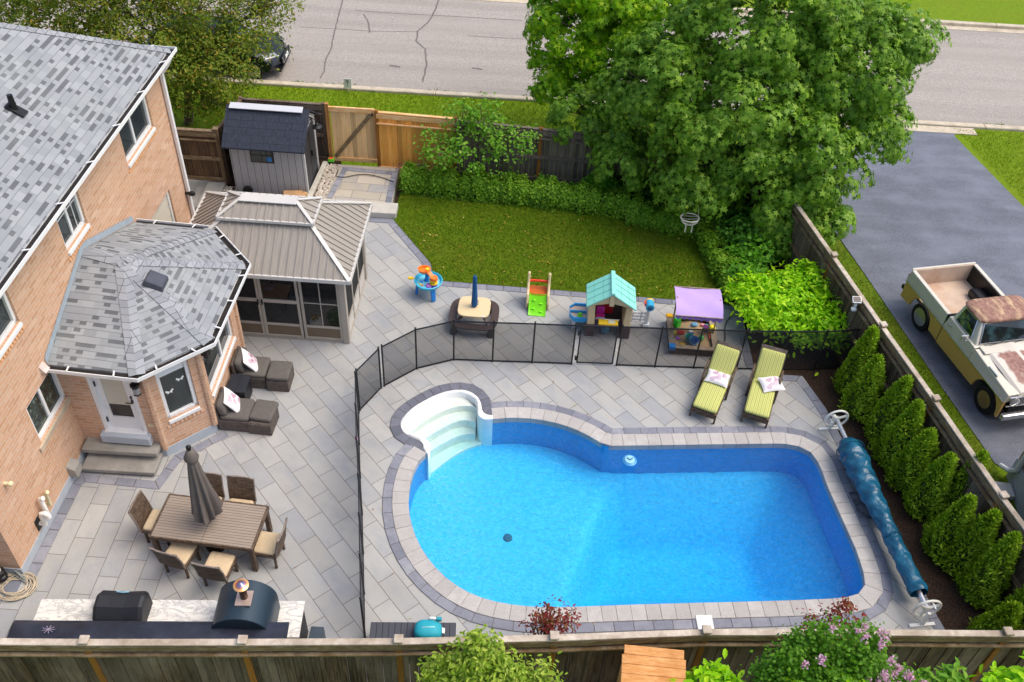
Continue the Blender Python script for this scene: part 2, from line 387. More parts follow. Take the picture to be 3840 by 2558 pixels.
def offset(p, d):
    """shift an open polyline to its left by d (mitred)"""
    P = [np.array(q[:2]) for q in p]; out = []
    for i, q in enumerate(P):
        a = q-P[i-1] if i else P[1]-q; b = P[i+1]-q if i < len(P)-1 else q-P[i-1]
        a = a/np.linalg.norm(a); b = b/np.linalg.norm(b); na = np.array([-a[1], a[0]]); nb = np.array([-b[1], b[0]])
        n = na+nb; n /= np.linalg.norm(n); out.append(tuple(q+n*d/max(.5, n.dot(na))))
    return out
arcR = chaikin([cP(1000, 472), cP(1130, 460), cP(1280, 461), cP(1430, 474), cP(1620, 516), cP(1760, 566), cP(1880, 622), cP(1960, 670), cP(2030, 718)], 1)
crn1 = chaikin([c26(500, 1493), c26(730, 1490), c26(860, 1528), c25(905, 5), c25(955, 85), c25(1000, 220)], 2)
crn2 = chaikin([c25(1200, 660), c25(1262, 850), c25(1262, 930), c25(1190, 985), c25(1040, 1002), c25(600, 1018)], 2)
cB = crop(1280, 1706, 1280, 2354)
arcL = chaikin([cB(2100, 1040), cB(1500, 1062), cB(1290, 1058), cB(1080, 1030), cB(900, 975), cB(740, 880), cB(600, 740), cB(510, 590), cB(462, 430), cB(455, 300), cB(475, 160), cB(520, 50)][:12]+[cP(385, 785)], 1)
RIM = [p[:2] for p in arcR+crn1+crn2+arcL]                  # water's edge, clockwise, step right end -> step left end
SO = [p[:2] for p in chaikin([cP(385, 785), cP(366, 752), cP(362, 706), cP(328, 668), cP(270, 650), cP(182, 602), cP(150, 540), cP(160, 475), cP(222, 398), cP(330, 325), cP(500, 238), cP(620, 208), cP(730, 204), cP(802, 226), cP(862, 272), cP(893, 330), cP(898, 390), cP(930, 432), cP(1000, 440)], 1)]
SI = [p[:2] for p in chaikin([cP(405, 800), cP(430, 748), cP(424, 692), cP(385, 656), cP(290, 632), cP(215, 566), cP(192, 520), cP(204, 468), cP(262, 398), cP(360, 330), cP(500, 262), cP(640, 232), cP(740, 235), cP(815, 272), cP(856, 330), cP(858, 425), cP(890, 466), cP(935, 480), cP(1000, 474)], 1)]
POOL = RIM+SO[1:-1]
def in_poly(x, y, P):
    c = False; j = len(P)-1
    for i in range(len(P)):
        if (P[i][1] > y) != (P[j][1] > y) and x < (P[j][0]-P[i][0])*(y-P[i][1])/(P[j][1]-P[i][1])+P[i][0]: c = not c
        j = i
    return c
# ------------------------------------------------------------------ ground, road, drive
POOLX = offset(POOL+[POOL[0]], .03)[:-1]
if not in_poly(*POOLX[0], POOL): pass
gx, gy = 150, 150
struct(fill_poly('ground', [(-gx, -40), (gx, -40), (gx, 200), (-gx, 200)], [POOLX], -.09, M_VERGE))
b = MB(); b.bx((-gx, 27.95, -.3), (gx, 35.45, -.075)); struct(b.build('road', M_ROAD))
# cracks sealed in the road: thin dark ribbons
M_CRACK = simple('crack_seal', (112, 106, 100), .9)
cr = MB()
for pts, wd in (([(788, 0), (778, 40), (768, 75), (762, 110), (748, 140), (745, 165), (735, 180)], .05), ([(1008, 0), (1000, 25), (985, 50), (960, 72), (957, 95), (978, 112), (980, 150), (972, 188)], .06),
                ([(835, 32), (845, 45), (850, 75)], .05), ([(815, 24), (900, 30), (1050, 38), (1200, 47)], .03), ([(770, 66), (860, 72), (960, 73)], .025), ([(1075, 82), (1150, 87), (1210, 90)], .025), ([(690, 62), (770, 66)], .02), ([(895, 150), (920, 154)], .12), ([(1085, 156), (1110, 160)], .1)):
    P = resample(pts, 4); P = [VW(x+random.uniform(-1.2, 1.2), y, -.07)[:2] for x, y in P]
    A, B = offset(P, wd/2), offset(P, -wd/2)
    for i in range(len(P)-1): cr.face([(*B[i], -.07), (*B[i+1], -.07), (*A[i+1], -.07), (*A[i], -.07)])
cr.build('road_cracks', M_CRACK)['kind'] = 'structure'
def curb(name, y0, y1, up):
    b = MB()
    for i in range(-24, 30):
        x0 = i*3.0
        b.bx((x0+.004, y0, -.3), (x0+2.996, y1, up))
    return struct(b.build(name, M_CONC, bevel=.02))
curb('near_curb', 27.72, 27.95, .0)
curb('far_curb', 35.63, 35.85, .06); b = MB(); b.bx((-80, 35.3, -.3), (80, 35.63, -.06)); struct(b.build('far_gutter_strip', M_CONC))
b = MB(); b.prism([(-gx, 35.85), (gx, 35.85), (gx, 200), (-gx, 200)], -.3, .04); struct(b.build('far_verge', M_VERGE))
dl = [VW(1895, 490), VW(2000, 640), VW(2150, 860), VW(2290, 1060)]; dr = [VW(2195, 308), VW(2354, 470)]
ex = lambda a, b, t: (a[0]+(b[0]-a[0])*t, a[1]+(b[1]-a[1])*t)
nearR = (17.6, 12.6)
dpoly = [(7.3, 27.72), (7.7, 24.5), dl[0][:2], dl[1][:2], dl[2][:2], dl[3][:2], (10.95, 12.9), nearR, ex(dr[0], dr[1], 1.0)[:2], dr[0][:2], (14.2, 27.72)]
b = MB(); b.prism(list(reversed(dpoly)), -.2, -.066); struct(b.build('driveway', M_DRIVE))
# apron where the curb drops at the drive
b = MB(); b.bx((7.2, 27.3, -.2), (14.6, 27.70, -.055)); struct(b.build('driveway_apron', M_CONC))
# ------------------------------------------------------------------ patio
pr = [c26(385, 560), c26(400, 980), c26(700, 1018), c26(825, 1025), c26(985, 1245)]
PR = [(5.62, 17.78), (5.66, 15.62), pr[2][:2], pr[3][:2], pr[4][:2], (8.12, 9.4), (8.45, 8.05)]
lawnL = [(-3.45, 20.72), VW(990, 605)[:2], VW(1000, 645)[:2], (5.62, 17.98)]
PATIO = [(-14, 6.6), (8.6, 7.72)]+list(reversed(PR))+[(5.62, 17.98), lawnL[2], lawnL[1], lawnL[0], (-3.5, 20.9), (-9.6, 20.9), (-14, 20.9)]
struct(fill_poly('patio', PATIO, [POOLX], 0, M_PAV), label=None)
zb = [crop(500, 1500, 640, 1544)(690, 480)[:2], crop(0, 1300, 900, 1411)(955, 1375)[:2]]
b = MB(); b.add([(-12, 6.75, .004), (-5.95, 7.3, .004), (zb[1][0], zb[1][1], .004), (zb[0][0], zb[0][1], .004), (-8.6, 12.4, .004), (-8.6, 9, .004), (-12, 9, .004)], [(0, 1, 2, 3, 4, 5, 6)]); struct(b.build('house_side_paving', M_PAV2))
def strip(name, path, width, step, mat, z=.012, side=1, gap=.006, base=True, closed=False, chip=0):
    """a row of single stones laid along a path"""
    P = resample(path, step); A = P; B = offset(P, width*side); b = MB(); b.k = 0
    if side < 0: A, B = B, A
    for i in range(len(P)-1):
        q = [np.array(A[i]), np.array(A[i+1]), np.array(B[i+1]), np.array(B[i])]; c = sum(q)/4
        q = [c+(x-c)*(1-gap*1.6/max(.1, np.linalg.norm(x-c))) for x in q]
        dz = random.uniform(-.002, .003)
        b.prism([tuple(x) for x in q], -.12, z+dz)
    o = b.build(name, mat, bevel=.006)
    o['kind'] = 'structure'
    if base:
        b2 = MB()
        for i in range(len(P)-1): b2.face([(*A[i], z-.009), (*A[i+1], z-.009), (*B[i+1], z-.009), (*B[i], z-.009)])
        b2.build('paving_joint_bed', M_JOINT)['kind'] = 'structure'
    return o
cop_mid = offset(RIM, .31)
strip('pool_coping', offset(RIM, -.02), .33, .27, M_COPING, z=.03, gap=.0022)
strip('pool_border', cop_mid, .19, .36, M_DARKST, z=.02, gap=.003)
strip('pool_step_border', offset(SO, .0), .235, .2, M_DARKST2, z=.022)
BW = .2
strip('lawn_border', [(5.62, 17.98), lawnL[2], lawnL[1], lawnL[0]], BW, .42, M_DARKST, side=1)
strip('bed_border', [(5.64, 17.98), PR[1], PR[2], PR[3], PR[4], PR[5], (8.42, 8.2)], BW, .42, M_DARKST, side=-1)
strip('wall_border', [(-8.54, 9.05), (-8.5, 11.52), (-6.9, 11.44), (-6.78, 12.08), (-5.92, 12.86)], BW, .36, M_DARKST, side=-1, z=.014)
strip('corner_border', [(-10.5, 9.1), (-8.54, 9.05)], .26, .36, M_DARKST, side=-1, z=.011)
# ------------------------------------------------------------------ upper pad beside the shed, step slabs
UP = .17
b = MB(); b.prism([(-5.5, 20.9), (-3.5, 20.9), (-3.55, 22.95), (-5.4, 22.95)], -.1, UP); struct(b.build('gate_pad', M_PAV3))
for nm, path in (('pad_border_left', [(-5.33, 21.25), (-5.14, 22.8)]), ('pad_border_back', [(-5.14, 22.82), (-3.55, 22.74)]), ('pad_border_right', [(-3.55, 22.74), (-3.53, 21.15)])):
    o = strip(nm, path, .17, .34, M_DARKST, z=UP+.014, side=-1)
b = MB(); b.bx((-6.2, 20.72, 0), (-4.85, 21.2, UP+.02)); b.bx((-4.84, 20.7, 0), (-3.34, 21.2, UP+.02)); struct(b.build('pad_step_slab', M_SLABL, bevel=.015))
b = MB(); b.bx((-5.95, 20.5, .0), (-3.3, 20.69, .016)); struct(b.build('pad_step_border', M_DARKST))
b = MB(); b.prism([(-8.35, 20.75), (-5.3, 20.75), (-5.3, 23.4), (-8.35, 23.4)], -.1, UP-.02); struct(b.build('shed_platform', M_MULCH))
# white pebbles between the timber edging and the pad
M_PEB = m_stone('pebble', [(196, 186, 170), (220, 212, 198), (170, 158, 146), (206, 190, 168)], (150, 140, 130))
b = MB()
for i in range(520):
    t = random.random(); y = 21.2+1.7*t; x = random.uniform(-5.62+.0*t, -5.36+.12*t)
    r = random.uniform(.025, .05); b.sq((x, y, UP+random.uniform(0, .03)), (r*2, r*1.6, r*1.2), 1, 1, 7, 4, Matrix.Rotation(random.random()*6, 3, 'Z'))
for i in range(60):
    r = random.uniform(.03, .05); b.sq((random.uniform(-8.2, -7.8), random.uniform(21.1, 21.5), UP+.01), (r*2, r*1.6, r*1.2), 1, 1, 7, 4)
struct(b.build('pebble_strip', M_PEB, smooth=60), 'stuff')
b = MB(); b.beam((-5.77, 21.15, UP+.03), (-5.66, 22.95, UP+.03), .13, .12); tag(b.build('edging_timber', simple('pale_timber', (188, 184, 172), .8), bevel=.01), 'long pale edging timber lying beside the shed door', 'edging')
# side path and slab steps between house and shed
b = MB(); b.bx((-9.7, 19.9, -.1), (-8.3, 22.6, -.02)); struct(b.build('side_path', M_SLAB))
P_ = np.column_stack([RNG.uniform(-9, 20, 1500), RNG.normal(27.96, .05, 1500), np.full(1500, -.075)]); P_ = P_[(np.sin(P_[:, 0]*1.7)+np.sin(P_[:, 0]*4.1+1)) > .1]
struct(leaves('curb_weeds', P_, np.column_stack([RNG.normal(size=(len(P_), 2)), np.full(len(P_), .3)]), .11, 'blade', leafmat('weed_blade', [(84, 112, 20), (120, 140, 40), (150, 150, 70)], .2), tang=np.column_stack([RNG.normal(size=(len(P_), 2))*.6, np.ones(len(P_))])), 'stuff')
for nm, x0, x1, z in (('side_step_lower', -8.95, -8.62, .13), ('side_step_upper', -8.62, -8.15, .30)):
    b = MB(); b.bx((x0, 20.3, -.1), (x1, 22.0 if z < .2 else 21.95, z)); struct(b.build(nm, M_SLAB, bevel=.012))
# ------------------------------------------------------------------ beds and lawn
bed = [(-3.5, 20.95), (5.62, 20.4), (5.64, 15.6), pr[2][:2], pr[3][:2], pr[4][:2], (8.14, 9.3), (8.4, 8.3), (9.4, 8.3), (9.15, 10.8), (8.05, 15.4), (7.3, 23.1), (-3.5, 23.1)]
struct(fill_poly('mulch_bed', bed, [], -.03, M_MULCH))
LAWN = [lawnL[0], lawnL[1], lawnL[2], (5.35, 17.98)]+[VW(*q)[:2] for q in ((1648, 655), (1622, 590), (1600, 545), (1545, 532), (1470, 520), (1430, 498), (1330, 487), (1200, 475), (1090, 467), (1000, 458), (920, 446))]
struct(fill_poly('lawn', LAWN, [], .02, M_LAWN))
M_BLADE = leafmat('grass_blade', [(70, 102, 8), (100, 128, 18), (82, 116, 10), (122, 136, 36)], .3, .6, .3, .8)
def blades(name, poly, dens, h, z, mat):
    xs = [p[0] for p in poly]; ys = [p[1] for p in poly]; n = int((max(xs)-min(xs))*(max(ys)-min(ys))*dens)
    P = np.column_stack([RNG.uniform(min(xs), max(xs), n), RNG.uniform(min(ys), max(ys), n)])
    P = np.array([p for p in P if in_poly(p[0], p[1], poly)]); P = np.column_stack([P, np.full(len(P), z)])
    t = np.column_stack([RNG.normal(size=(len(P), 2))*.55, np.ones(len(P))]); nn = np.column_stack([RNG.normal(size=(len(P), 2)), np.full(len(P), .2)])
    return struct(leaves(name, P, nn, RNG.uniform(.6, 1.3, len(P))*h, 'blade', mat, tang=t), 'stuff')
blades('lawn_grass', LAWN, 1500, .05, .015, M_BLADE)
M_BLADE2 = leafmat('verge_blade', [(80, 116, 6), (120, 148, 16), (98, 134, 10), (140, 146, 40)], .3, .6, .3, .6)
blades('verge_grass', [(-9.5, 23.4), (7.6, 23.4), (7.4, 27.68), (-10, 27.68)], 420, .07, -.09, M_BLADE2)
SIDE = [(7.45, 18.2), (6.3, 23.0), (7.3, 23.6), VW(1893, 492)[:2], dl[1][:2], dl[2][:2], dl[3][:2], (10.6, 11.2), (9.4, 10.6), (8.2, 15.4)]
struct(fill_poly('side_lawn', SIDE, [], -.082, M_LAWN))
blades('side_grass', [VW(1885, 545)[:2], VW(1893, 492)[:2], dl[1][:2], dl[2][:2], dl[3][:2], (10.5, 11.2), (9.4, 10.6), (8.2, 15.4), (7.5, 18.2)], 500, .06, -.09, M_BLADE)
blades('right_grass', [(13.95, 27.6), (20, 27.6), (20, 20), (15.6, 20)], 400, .07, -.09, M_BLADE2)
# strip of grass edging next to the curb, leaf litter
M_LIT = leafmat('fallen_leaf', [(178, 150, 60), (150, 96, 40), (196, 186, 120)], .1)
n = 130; q = np.column_stack([RNG.uniform(-3, 5.3, n), RNG.uniform(18.1, 21.2, n), np.full(n, .06)])
struct(leaves('lawn_litter', np.array([p for p in q if in_poly(p[0], p[1], LAWN)]), np.array([(0, 0, 1.)]*sum(in_poly(p[0], p[1], LAWN) for p in q))+.01, .07, 'oval', M_LIT), 'stuff')
n = 46; q = np.column_stack([RNG.uniform(-4, 6.2, n), RNG.uniform(8.6, 18, n), np.full(n, .022)])
q = np.array([p for p in q if not in_poly(p[0], p[1], POOL) and in_poly(p[0], p[1], PATIO)])
struct(leaves('patio_litter', q, np.tile((0, 0, 1.), (len(q), 1))+RNG.normal(size=(len(q), 3))*.1, .05, 'oval', M_LIT), 'stuff')
# ------------------------------------------------------------------ pool
M_LINER = Mt('pool_liner', .6, 0, .2); M_LINER.col(M_LINER.mix(M_LINER.ramp(M_LINER.noise(13, detail=6, rough=.75, dist=.5), [(.4, 0), (.6, 1)]), lin((58, 182, 230)), lin((92, 204, 244)))); M_LINER = M_LINER.m
rA, rB = np.array(RIM[0]), np.array(RIM[-1]); R_ = resample([tuple(rA+(rA-np.array(RIM[1]))*.9)]+RIM+[tuple(rB+(rB-np.array(RIM[-2]))*.5)], .12); b = MB(); n = len(R_)
b.add([(*p, .0) for p in R_]+[(*p, -2.9) for p in R_], [(i, i+1, n+i+1, n+i) for i in range(n-1)])
def depth(x, y):
    # shallow end left of a line that runs from the inner corner down to the front edge
    a = np.array(VW(1385, 1085)[:2]); e = np.array(VW(1262, 1392)[:2]); d = (e-a)/np.linalg.norm(e-a); nrm = np.array([-d[1], d[0]])
    s = (np.array([x, y])-a).dot(nrm); s = s if nrm[0] > 0 else -s
    t = min(1, max(0, s/.7)); t = t*t*(3-2*t)
    return -.88-.05*min(1, max(-1, s/4))-1.1*t
xs = np.arange(-2.3, 7.4, .15); ys = np.arange(8.6, 14.2, .15)
vv = []
for y in ys:
    for x in xs:
        z = depth(x, y)
        # hopper sides slope up to the walls at the deep end
        dm = min(math.hypot(x-p[0], y-p[1]) for p in R_[::2]); z = max(z, -.93-.85*max(0, dm-.1))
        vv.append((x, y, z))
nx = len(xs); b2 = MB(); b2.add(vv, [(j*nx+i, j*nx+i+1, (j+1)*nx+i+1, (j+1)*nx+i) for j in range(len(ys)-1) for i in range(nx-1)])
M_LINER_SHADED = simple('pool_liner_wall_shaded', (48, 158, 212), .6, .14, 14); struct(b.build('pool_wall', M_LINER_SHADED, smooth=40)); struct(b2.build('pool_floor', M_LINER, smooth=60))  # wall liner coloured darker: shade of the upright faces painted in
WZ = -.11
M_W = Mt('pool_water'); nt = M_W
tr = nt.n('ShaderNodeBsdfTransparent'); tr.inputs[0].default_value = (.93, .98, 1, 1)
gl = nt.n('ShaderNodeBsdfGlossy'); gl.inputs['Roughness'].default_value = .04
wv = nt.math('ADD', nt.noise(7, nt.map(nt.co(), sc=(1, 1.7, 1), rot=(0, 0, .5)), 4, .55, 1.2), nt.math('MULTIPLY', nt.noise(26, nt.map(nt.co(), rot=(0, 0, .4), sc=(1, 1.6, 1)), 3), .5))
bm_ = nt.n('ShaderNodeBump'); bm_.inputs['Strength'].default_value = .8; bm_.inputs['Distance'].default_value = .08; nt.L(wv, bm_.inputs['Height']); nt.L(bm_.outputs[0], gl.inputs['Normal'])
fr = nt.n('ShaderNodeFresnel'); fr.inputs[0].default_value = 1.33; nt.L(bm_.outputs[0], fr.inputs['Normal'])
ms = nt.n('ShaderNodeMixShader'); _geo = nt.n('ShaderNodeNewGeometry'); nt.L(nt.math('MULTIPLY', fr.outputs[0], nt.math('SUBTRACT', 1.0, _geo.outputs['Backfacing'])), ms.inputs[0]); nt.L(tr.outputs[0], ms.inputs[1]); nt.L(gl.outputs[0], ms.inputs[2])
out = nt.t.nodes['Material Output']; nt.L(ms.outputs[0], out.inputs[0])
va = nt.n('ShaderNodeVolumeAbsorption'); va.inputs[0].default_value = (.0, .83, .99, 1); va.inputs[1].default_value = .40; nt.L(va.outputs[0], out.inputs['Volume'])
W_ = offset(POOL+[POOL[0]], .012)[:-1]; nW = len(W_)
wb = bmesh.new(); vs_ = [wb.verts.new((p[0], p[1], WZ)) for p in W_]
for i in range(nW): wb.edges.new((vs_[i], vs_[(i+1) % nW]))
bmesh.ops.triangle_fill(wb, use_beauty=True, edges=wb.edges[:])
r_ = bmesh.ops.extrude_face_region(wb, geom=wb.faces[:]); 
for v in [g for g in r_['geom'] if isinstance(g, bmesh.types.BMVert)]: v.co.z = -2.95
bmesh.ops.recalc_face_normals(wb, faces=wb.faces[:])
me = bpy.data.meshes.new('pool_water'); wb.to_mesh(me); wb.free(); me.materials.append(M_W.m); o = bpy.data.objects.new('pool_water', me); COL.objects.link(o); struct(o)
# moulded step unit
M_WHITE = simple('white_shell', (238, 238, 234), .3, .03, 3)
M_TREAD = simple('cream_tread', (236, 232, 214), .45, .05, 6, dirt=((206, 196, 160), .35))
st = thing('pool_steps', 'white moulded corner steps set into the shallow end of the pool', 'pool steps')
b = MB(); nS = len(SO); nI = len(SI); m_ = 60; A = resample(SO, 99); A = [tuple(np.array(x)) for x in A]
def even(p, n): 
    P = np.array(p); s = np.concatenate([[0], np.cumsum(np.linalg.norm(np.diff(P, axis=0), axis=1))]); t = np.linspace(0, s[-1], n)
    return [(np.interp(q, s, P[:, 0]), np.interp(q, s, P[:, 1])) for q in t]
A = even(SO, m_); B = even(SI, m_); mid = [((p[0]+q[0])/2, (p[1]+q[1])/2) for p, q in zip(A, B)]
vv = [(*p, -.05) for p in A]+[(*p, .02) for p in A]+[(*p, .045) for p in mid]+[(*p, .015) for p in B]+[(*(np.array(p)*.985+np.array(q)*.015), -1.2) for p, q in zip(B, mid)]
b.add(vv, [(r*m_+i, r*m_+i+1, (r+1)*m_+i+1, (r+1)*m_+i) for r in range(4) for i in range(m_-1)])

for i in (0, m_-1): b.face([(*A[i], .0), (*mid[i], .04), (*B[i], .0), (*B[i], -1.2), (*A[i], -1.2)])
b.build('shell', M_WHITE, st, smooth=60)
back = [cP(215, 566), cP(192, 520), cP(204, 468), cP(262, 398), cP(360, 330), cP(500, 262), cP(640, 232), cP(740, 235), cP(815, 272), cP(856, 330)]
T = [(-.125, [(856, 352), (730, 335), (600, 365), (470, 420), (340, 500), (235, 590)], []),
     (-.30, [(845, 485), (745, 455), (640, 480), (550, 530), (440, 590), (350, 655)], [(235, 590)]),
     (-.52, [(838, 572), (730, 580), (640, 612), (560, 655), (490, 690), (430, 735)], [(300, 645), (380, 660)]),
     (-.78, [(900, 655), (800, 682), (700, 730), (600, 790), (500, 868), (405, 945)], [(235, 590), (350, 655), (425, 700), (432, 760), (395, 850)])]
for z, lip, side in T:
    zz = z*.8; P = [cP(x, y, zz)[:2] for x, y in ([(b_) for b_ in []])]
    lipw = chaikin([cP(x, y, zz)[:2] for x, y in lip], 2); sd = [cP(x, y, zz)[:2] for x, y in reversed(side)]
    poly = [p[:2] for p in back]+lipw+sd
    q = MB(); q.prism(poly, -1.3, z); q.build('tread', M_TREAD, st, bevel=.025, seg=2)
def small(name, mb, mat, label, cat, **kw):
    return tag(mb.build(name, mat, **kw), label, cat)
M_NAVY = simple('navy_plastic', (26, 58, 100), .4); M_BLUEP = simple('blue_plastic', (60, 150, 205), .35); M_WHT = simple('white_plastic', (236, 236, 232), .4, .03)
x, y, _ = VW(1447, 1060, WZ); fl = thing('chlorine_floater', 'round blue floating dispenser with white cap drifting in the pool', 'floater', (x, y, WZ))
b = MB(); b.lathe([(.02, -.09), (.11, -.07), (.15, -.02), (.155, .02), (.13, .04)], seg=24); b.build('float_body', simple('floater_blue', (70, 150, 205), .35), fl, smooth=50)
b = MB(); b.lathe([(.11, .03), (.105, .06), (.0, .066)], seg=24); cp_ = b.build('cap', simple('pale_blue', (150, 205, 232), .4), fl, smooth=50)
b = MB(); b.beam((-.06, .03, .07), (0, -.03, .07), .018, .008); b.beam((.06, .03, .07), (0, -.03, .07), .018, .008); b.build('cap_mark', M_NAVY, cp_)
x, y, _ = VW(1167, 1238, -.88); b = MB(); b.lathe([(.10, 0), (.09, .03), (.04, .045), (.0, .045)], (x, y, depth(x, y)-.005), 18); small('floor_drain', b, simple('drain_dark', (40, 96, 120), .5), 'round dark drain on the floor of the shallow end', 'drain', smooth=40)
x, y, _ = VW(1515, 1043, -.3); b = MB(); b.lathe([(.085, 0), (.085, .03), (.055, .035), (.05, .01)], (x, y+.22, -.32), 18, Matrix.Rotation(rad(90), 3, 'X')); small('return_fitting', b, M_NAVY, 'round dark return fitting on the far wall of the deep end', 'pool fitting', smooth=40)
x, y, _ = VW(1620, 1432, .03); b = MB(); b.box((x, y, .04), (.30, .30, .02), rz=.07); small('skimmer_lid', b, M_WHT, 'square white skimmer lid on the paving beside the front fence', 'lid', bevel=.01)
# puddle by the cover reel
M_WET = Mt('wet_paving', .12, 0, .4); M_WET.col(M_WET.mix(M_WET.ramp(M_WET.noise(6, detail=4), [(.4, 0), (.6, 1)]), lin((84, 86, 92)), lin((124, 126, 132)))); M_WET = M_WET.m
pd = [c25(1140, 262), c25(1200, 255), c25(1225, 320), c25(1300, 395), c25(1330, 450), c25(1215, 440), c25(1180, 350)]
b = MB(); b.face([(p[0], p[1], .0345) for p in reversed(pd)]); struct(b.build('puddle', M_WET))
# ================================================================== HOUSE
def m_brick(name, c1, c2, c3, mortar):
    M = Mt(name, .85, 0, .2); v = M.co('UV')
    bc, bf = M.brick(M.map(v, (.05, .01, 0)), .26, .083, .008, smooth=.2)
    o = M.ramp(bc, [(0, lin(c1)), (.45, lin(c2)), (.8, lin(c2)), (1, lin(c3))])
    o = M.mix(M.ramp(M.noise(1.6, v, 4), [(.4, 0), (.7, .45)]), o, lin((206, 156, 112)))
    o = M.mix(M.ramp(M.noise(30, v, 4, .7), [(.45, 0), (.8, .4)]), o, lin((226, 190, 160)))
    o = M.mix(bf, o, lin(mortar)); M.col(o); M.bump(M.math('SUBTRACT', M.math('MULTIPLY', M.noise(40, v), .3), bf), .55, .008); return M.m
M_BRICK = m_brick('buff_brick', (190, 144, 110), (207, 164, 134), (218, 182, 154), (206, 190, 172))
M_SILLBR = simple('sill_brick', (208, 156, 112), .85, .2, 20)
def m_shingle(name):
    M = Mt(name, .9, 0, .15); v = M.co('UV')
    bc, bf = M.brick(v, .24, .145, .004, .5, smooth=.3)
    o = M.ramp(bc, [(0, lin((142, 146, 150))), (.5, lin((151, 155, 158))), (1, lin((162, 166, 169)))])
    b2, f2 = M.brick(M.map(v, (.06, 0, 0)), .13, .145, .0, .5)
    sep = M.n('ShaderNodeSeparateXYZ'); M.L(v, sep.inputs[0])
    fr = M.math('FRACT', M.math('DIVIDE', sep.outputs[1], .145))
    up = M.math('MULTIPLY', M.math('GREATER_THAN', fr, .48), M.math('GREATER_THAN', b2, .63))
    o = M.mix(M.math('MULTIPLY', up, .85), o, lin((84, 86, 90)))
    o = M.mix(M.math('LESS_THAN', fr, .05), o, lin((96, 98, 102)))
    o = M.mix(M.ramp(M.noise(120, v, 2), [(.4, 0), (.7, .35)]), o, lin((104, 106, 110)))
    o = M.mix(M.ramp(M.noise(.7, v, 3), [(.45, 0), (.7, .3)]), o, lin((150, 156, 152)))
    M.col(o); M.bump(M.math('ADD', M.math('MULTIPLY', M.math('SUBTRACT', 1.0, fr), .8), M.math('MULTIPLY', bc, .3)), .55, .012); return M.m
M_SHING = m_shingle('shingles')
M_CAP = Mt('ridge_cap', .9, 0, .15); _v = M_CAP.co('UV'); _bc, _bf = M_CAP.brick(_v, .5, .15, .006, 0)
M_CAP.col(M_CAP.mix(_bf, M_CAP.mix(M_CAP.ramp(M_CAP.noise(90, _v), [(.4, 0), (.7, .5)]), M_CAP.ramp(_bc, [(0, lin((142, 146, 151))), (1, lin((166, 169, 173)))]), lin((118, 121, 126))), lin((92, 94, 98)))); M_CAP = M_CAP.m
M_TRIM = simple('white_trim', (232, 233, 232), .4, .04, 3); M_DARK = simple('gutter_dark', (38, 34, 32), .9, .4, 9)
M_FLASH = simple('galvanised_flashing', (176, 190, 200), .45, .08, 6, metal=.3)
M_FOUND = simple('foundation', (176, 184, 192), .85, .06, 4)
M_GLASS = Mt('dark_glass', .04, 0, .6); M_GLASS.col(M_GLASS.mix(M_GLASS.ramp(M_GLASS.noise(1.3, detail=2), [(.3, 0), (.7, 1)]), lin((32, 38, 40)), lin((62, 70, 70)))); M_GLASS = M_GLASS.m
M_BLIND = simple('cream_blind', (206, 200, 182), .8, .06, 2)
M_BLACK = simple('black_metal', (24, 24, 26), .4, .2); M_STONESILL = simple('stone_sill', (186, 170, 148), .85, .14, 6, bump=.3)
HS = thing('brick_house', 'two storey buff brick house with grey shingled hip roof beside the patio', 'house', (-8.45, 14, 0), -.022)
class Pl:
    """vertical plane through two plan points; P(s, z, d): along, up, inward"""
    def __init__(s, a, b):
        s.a = np.array(a, float); d = np.array(b, float)-s.a; s.len = float(np.linalg.norm(d)); s.u = d/s.len; s.n = np.array([s.u[1], -s.u[0]])
    def __call__(s, t, z, d=0.0):
        p = s.a+s.u*t-s.n*d; return (p[0], p[1], z)
def wallmesh(b, P, s0, s1, z0, z1, ops, dep=.11):
    xs = sorted({s0, s1, *[o[0] for o in ops], *[o[1] for o in ops]}); zs = sorted({z0, z1, *[o[2] for o in ops], *[o[3] for o in ops]})
    for i in range(len(xs)-1):
        for j in range(len(zs)-1):
            cx, cz = (xs[i]+xs[i+1])/2, (zs[j]+zs[j+1])/2
            if any(o[0] < cx < o[1] and o[2] < cz < o[3] for o in ops): continue
            b.face([P(xs[i], zs[j]), P(xs[i+1], zs[j]), P(xs[i+1], zs[j+1]), P(xs[i], zs[j+1])])
    for o in ops:
        a, c, e, g = o[:4]
        for q in (((a, e), (a, g)), ((c, g), (c, e)), ((a, g), (c, g)), ((c, e), (a, e))):
            (x0, y0), (x1, y1) = q; b.face([P(x0, y0), P(x1, y1), P(x1, y1, dep), P(x0, y0, dep)])
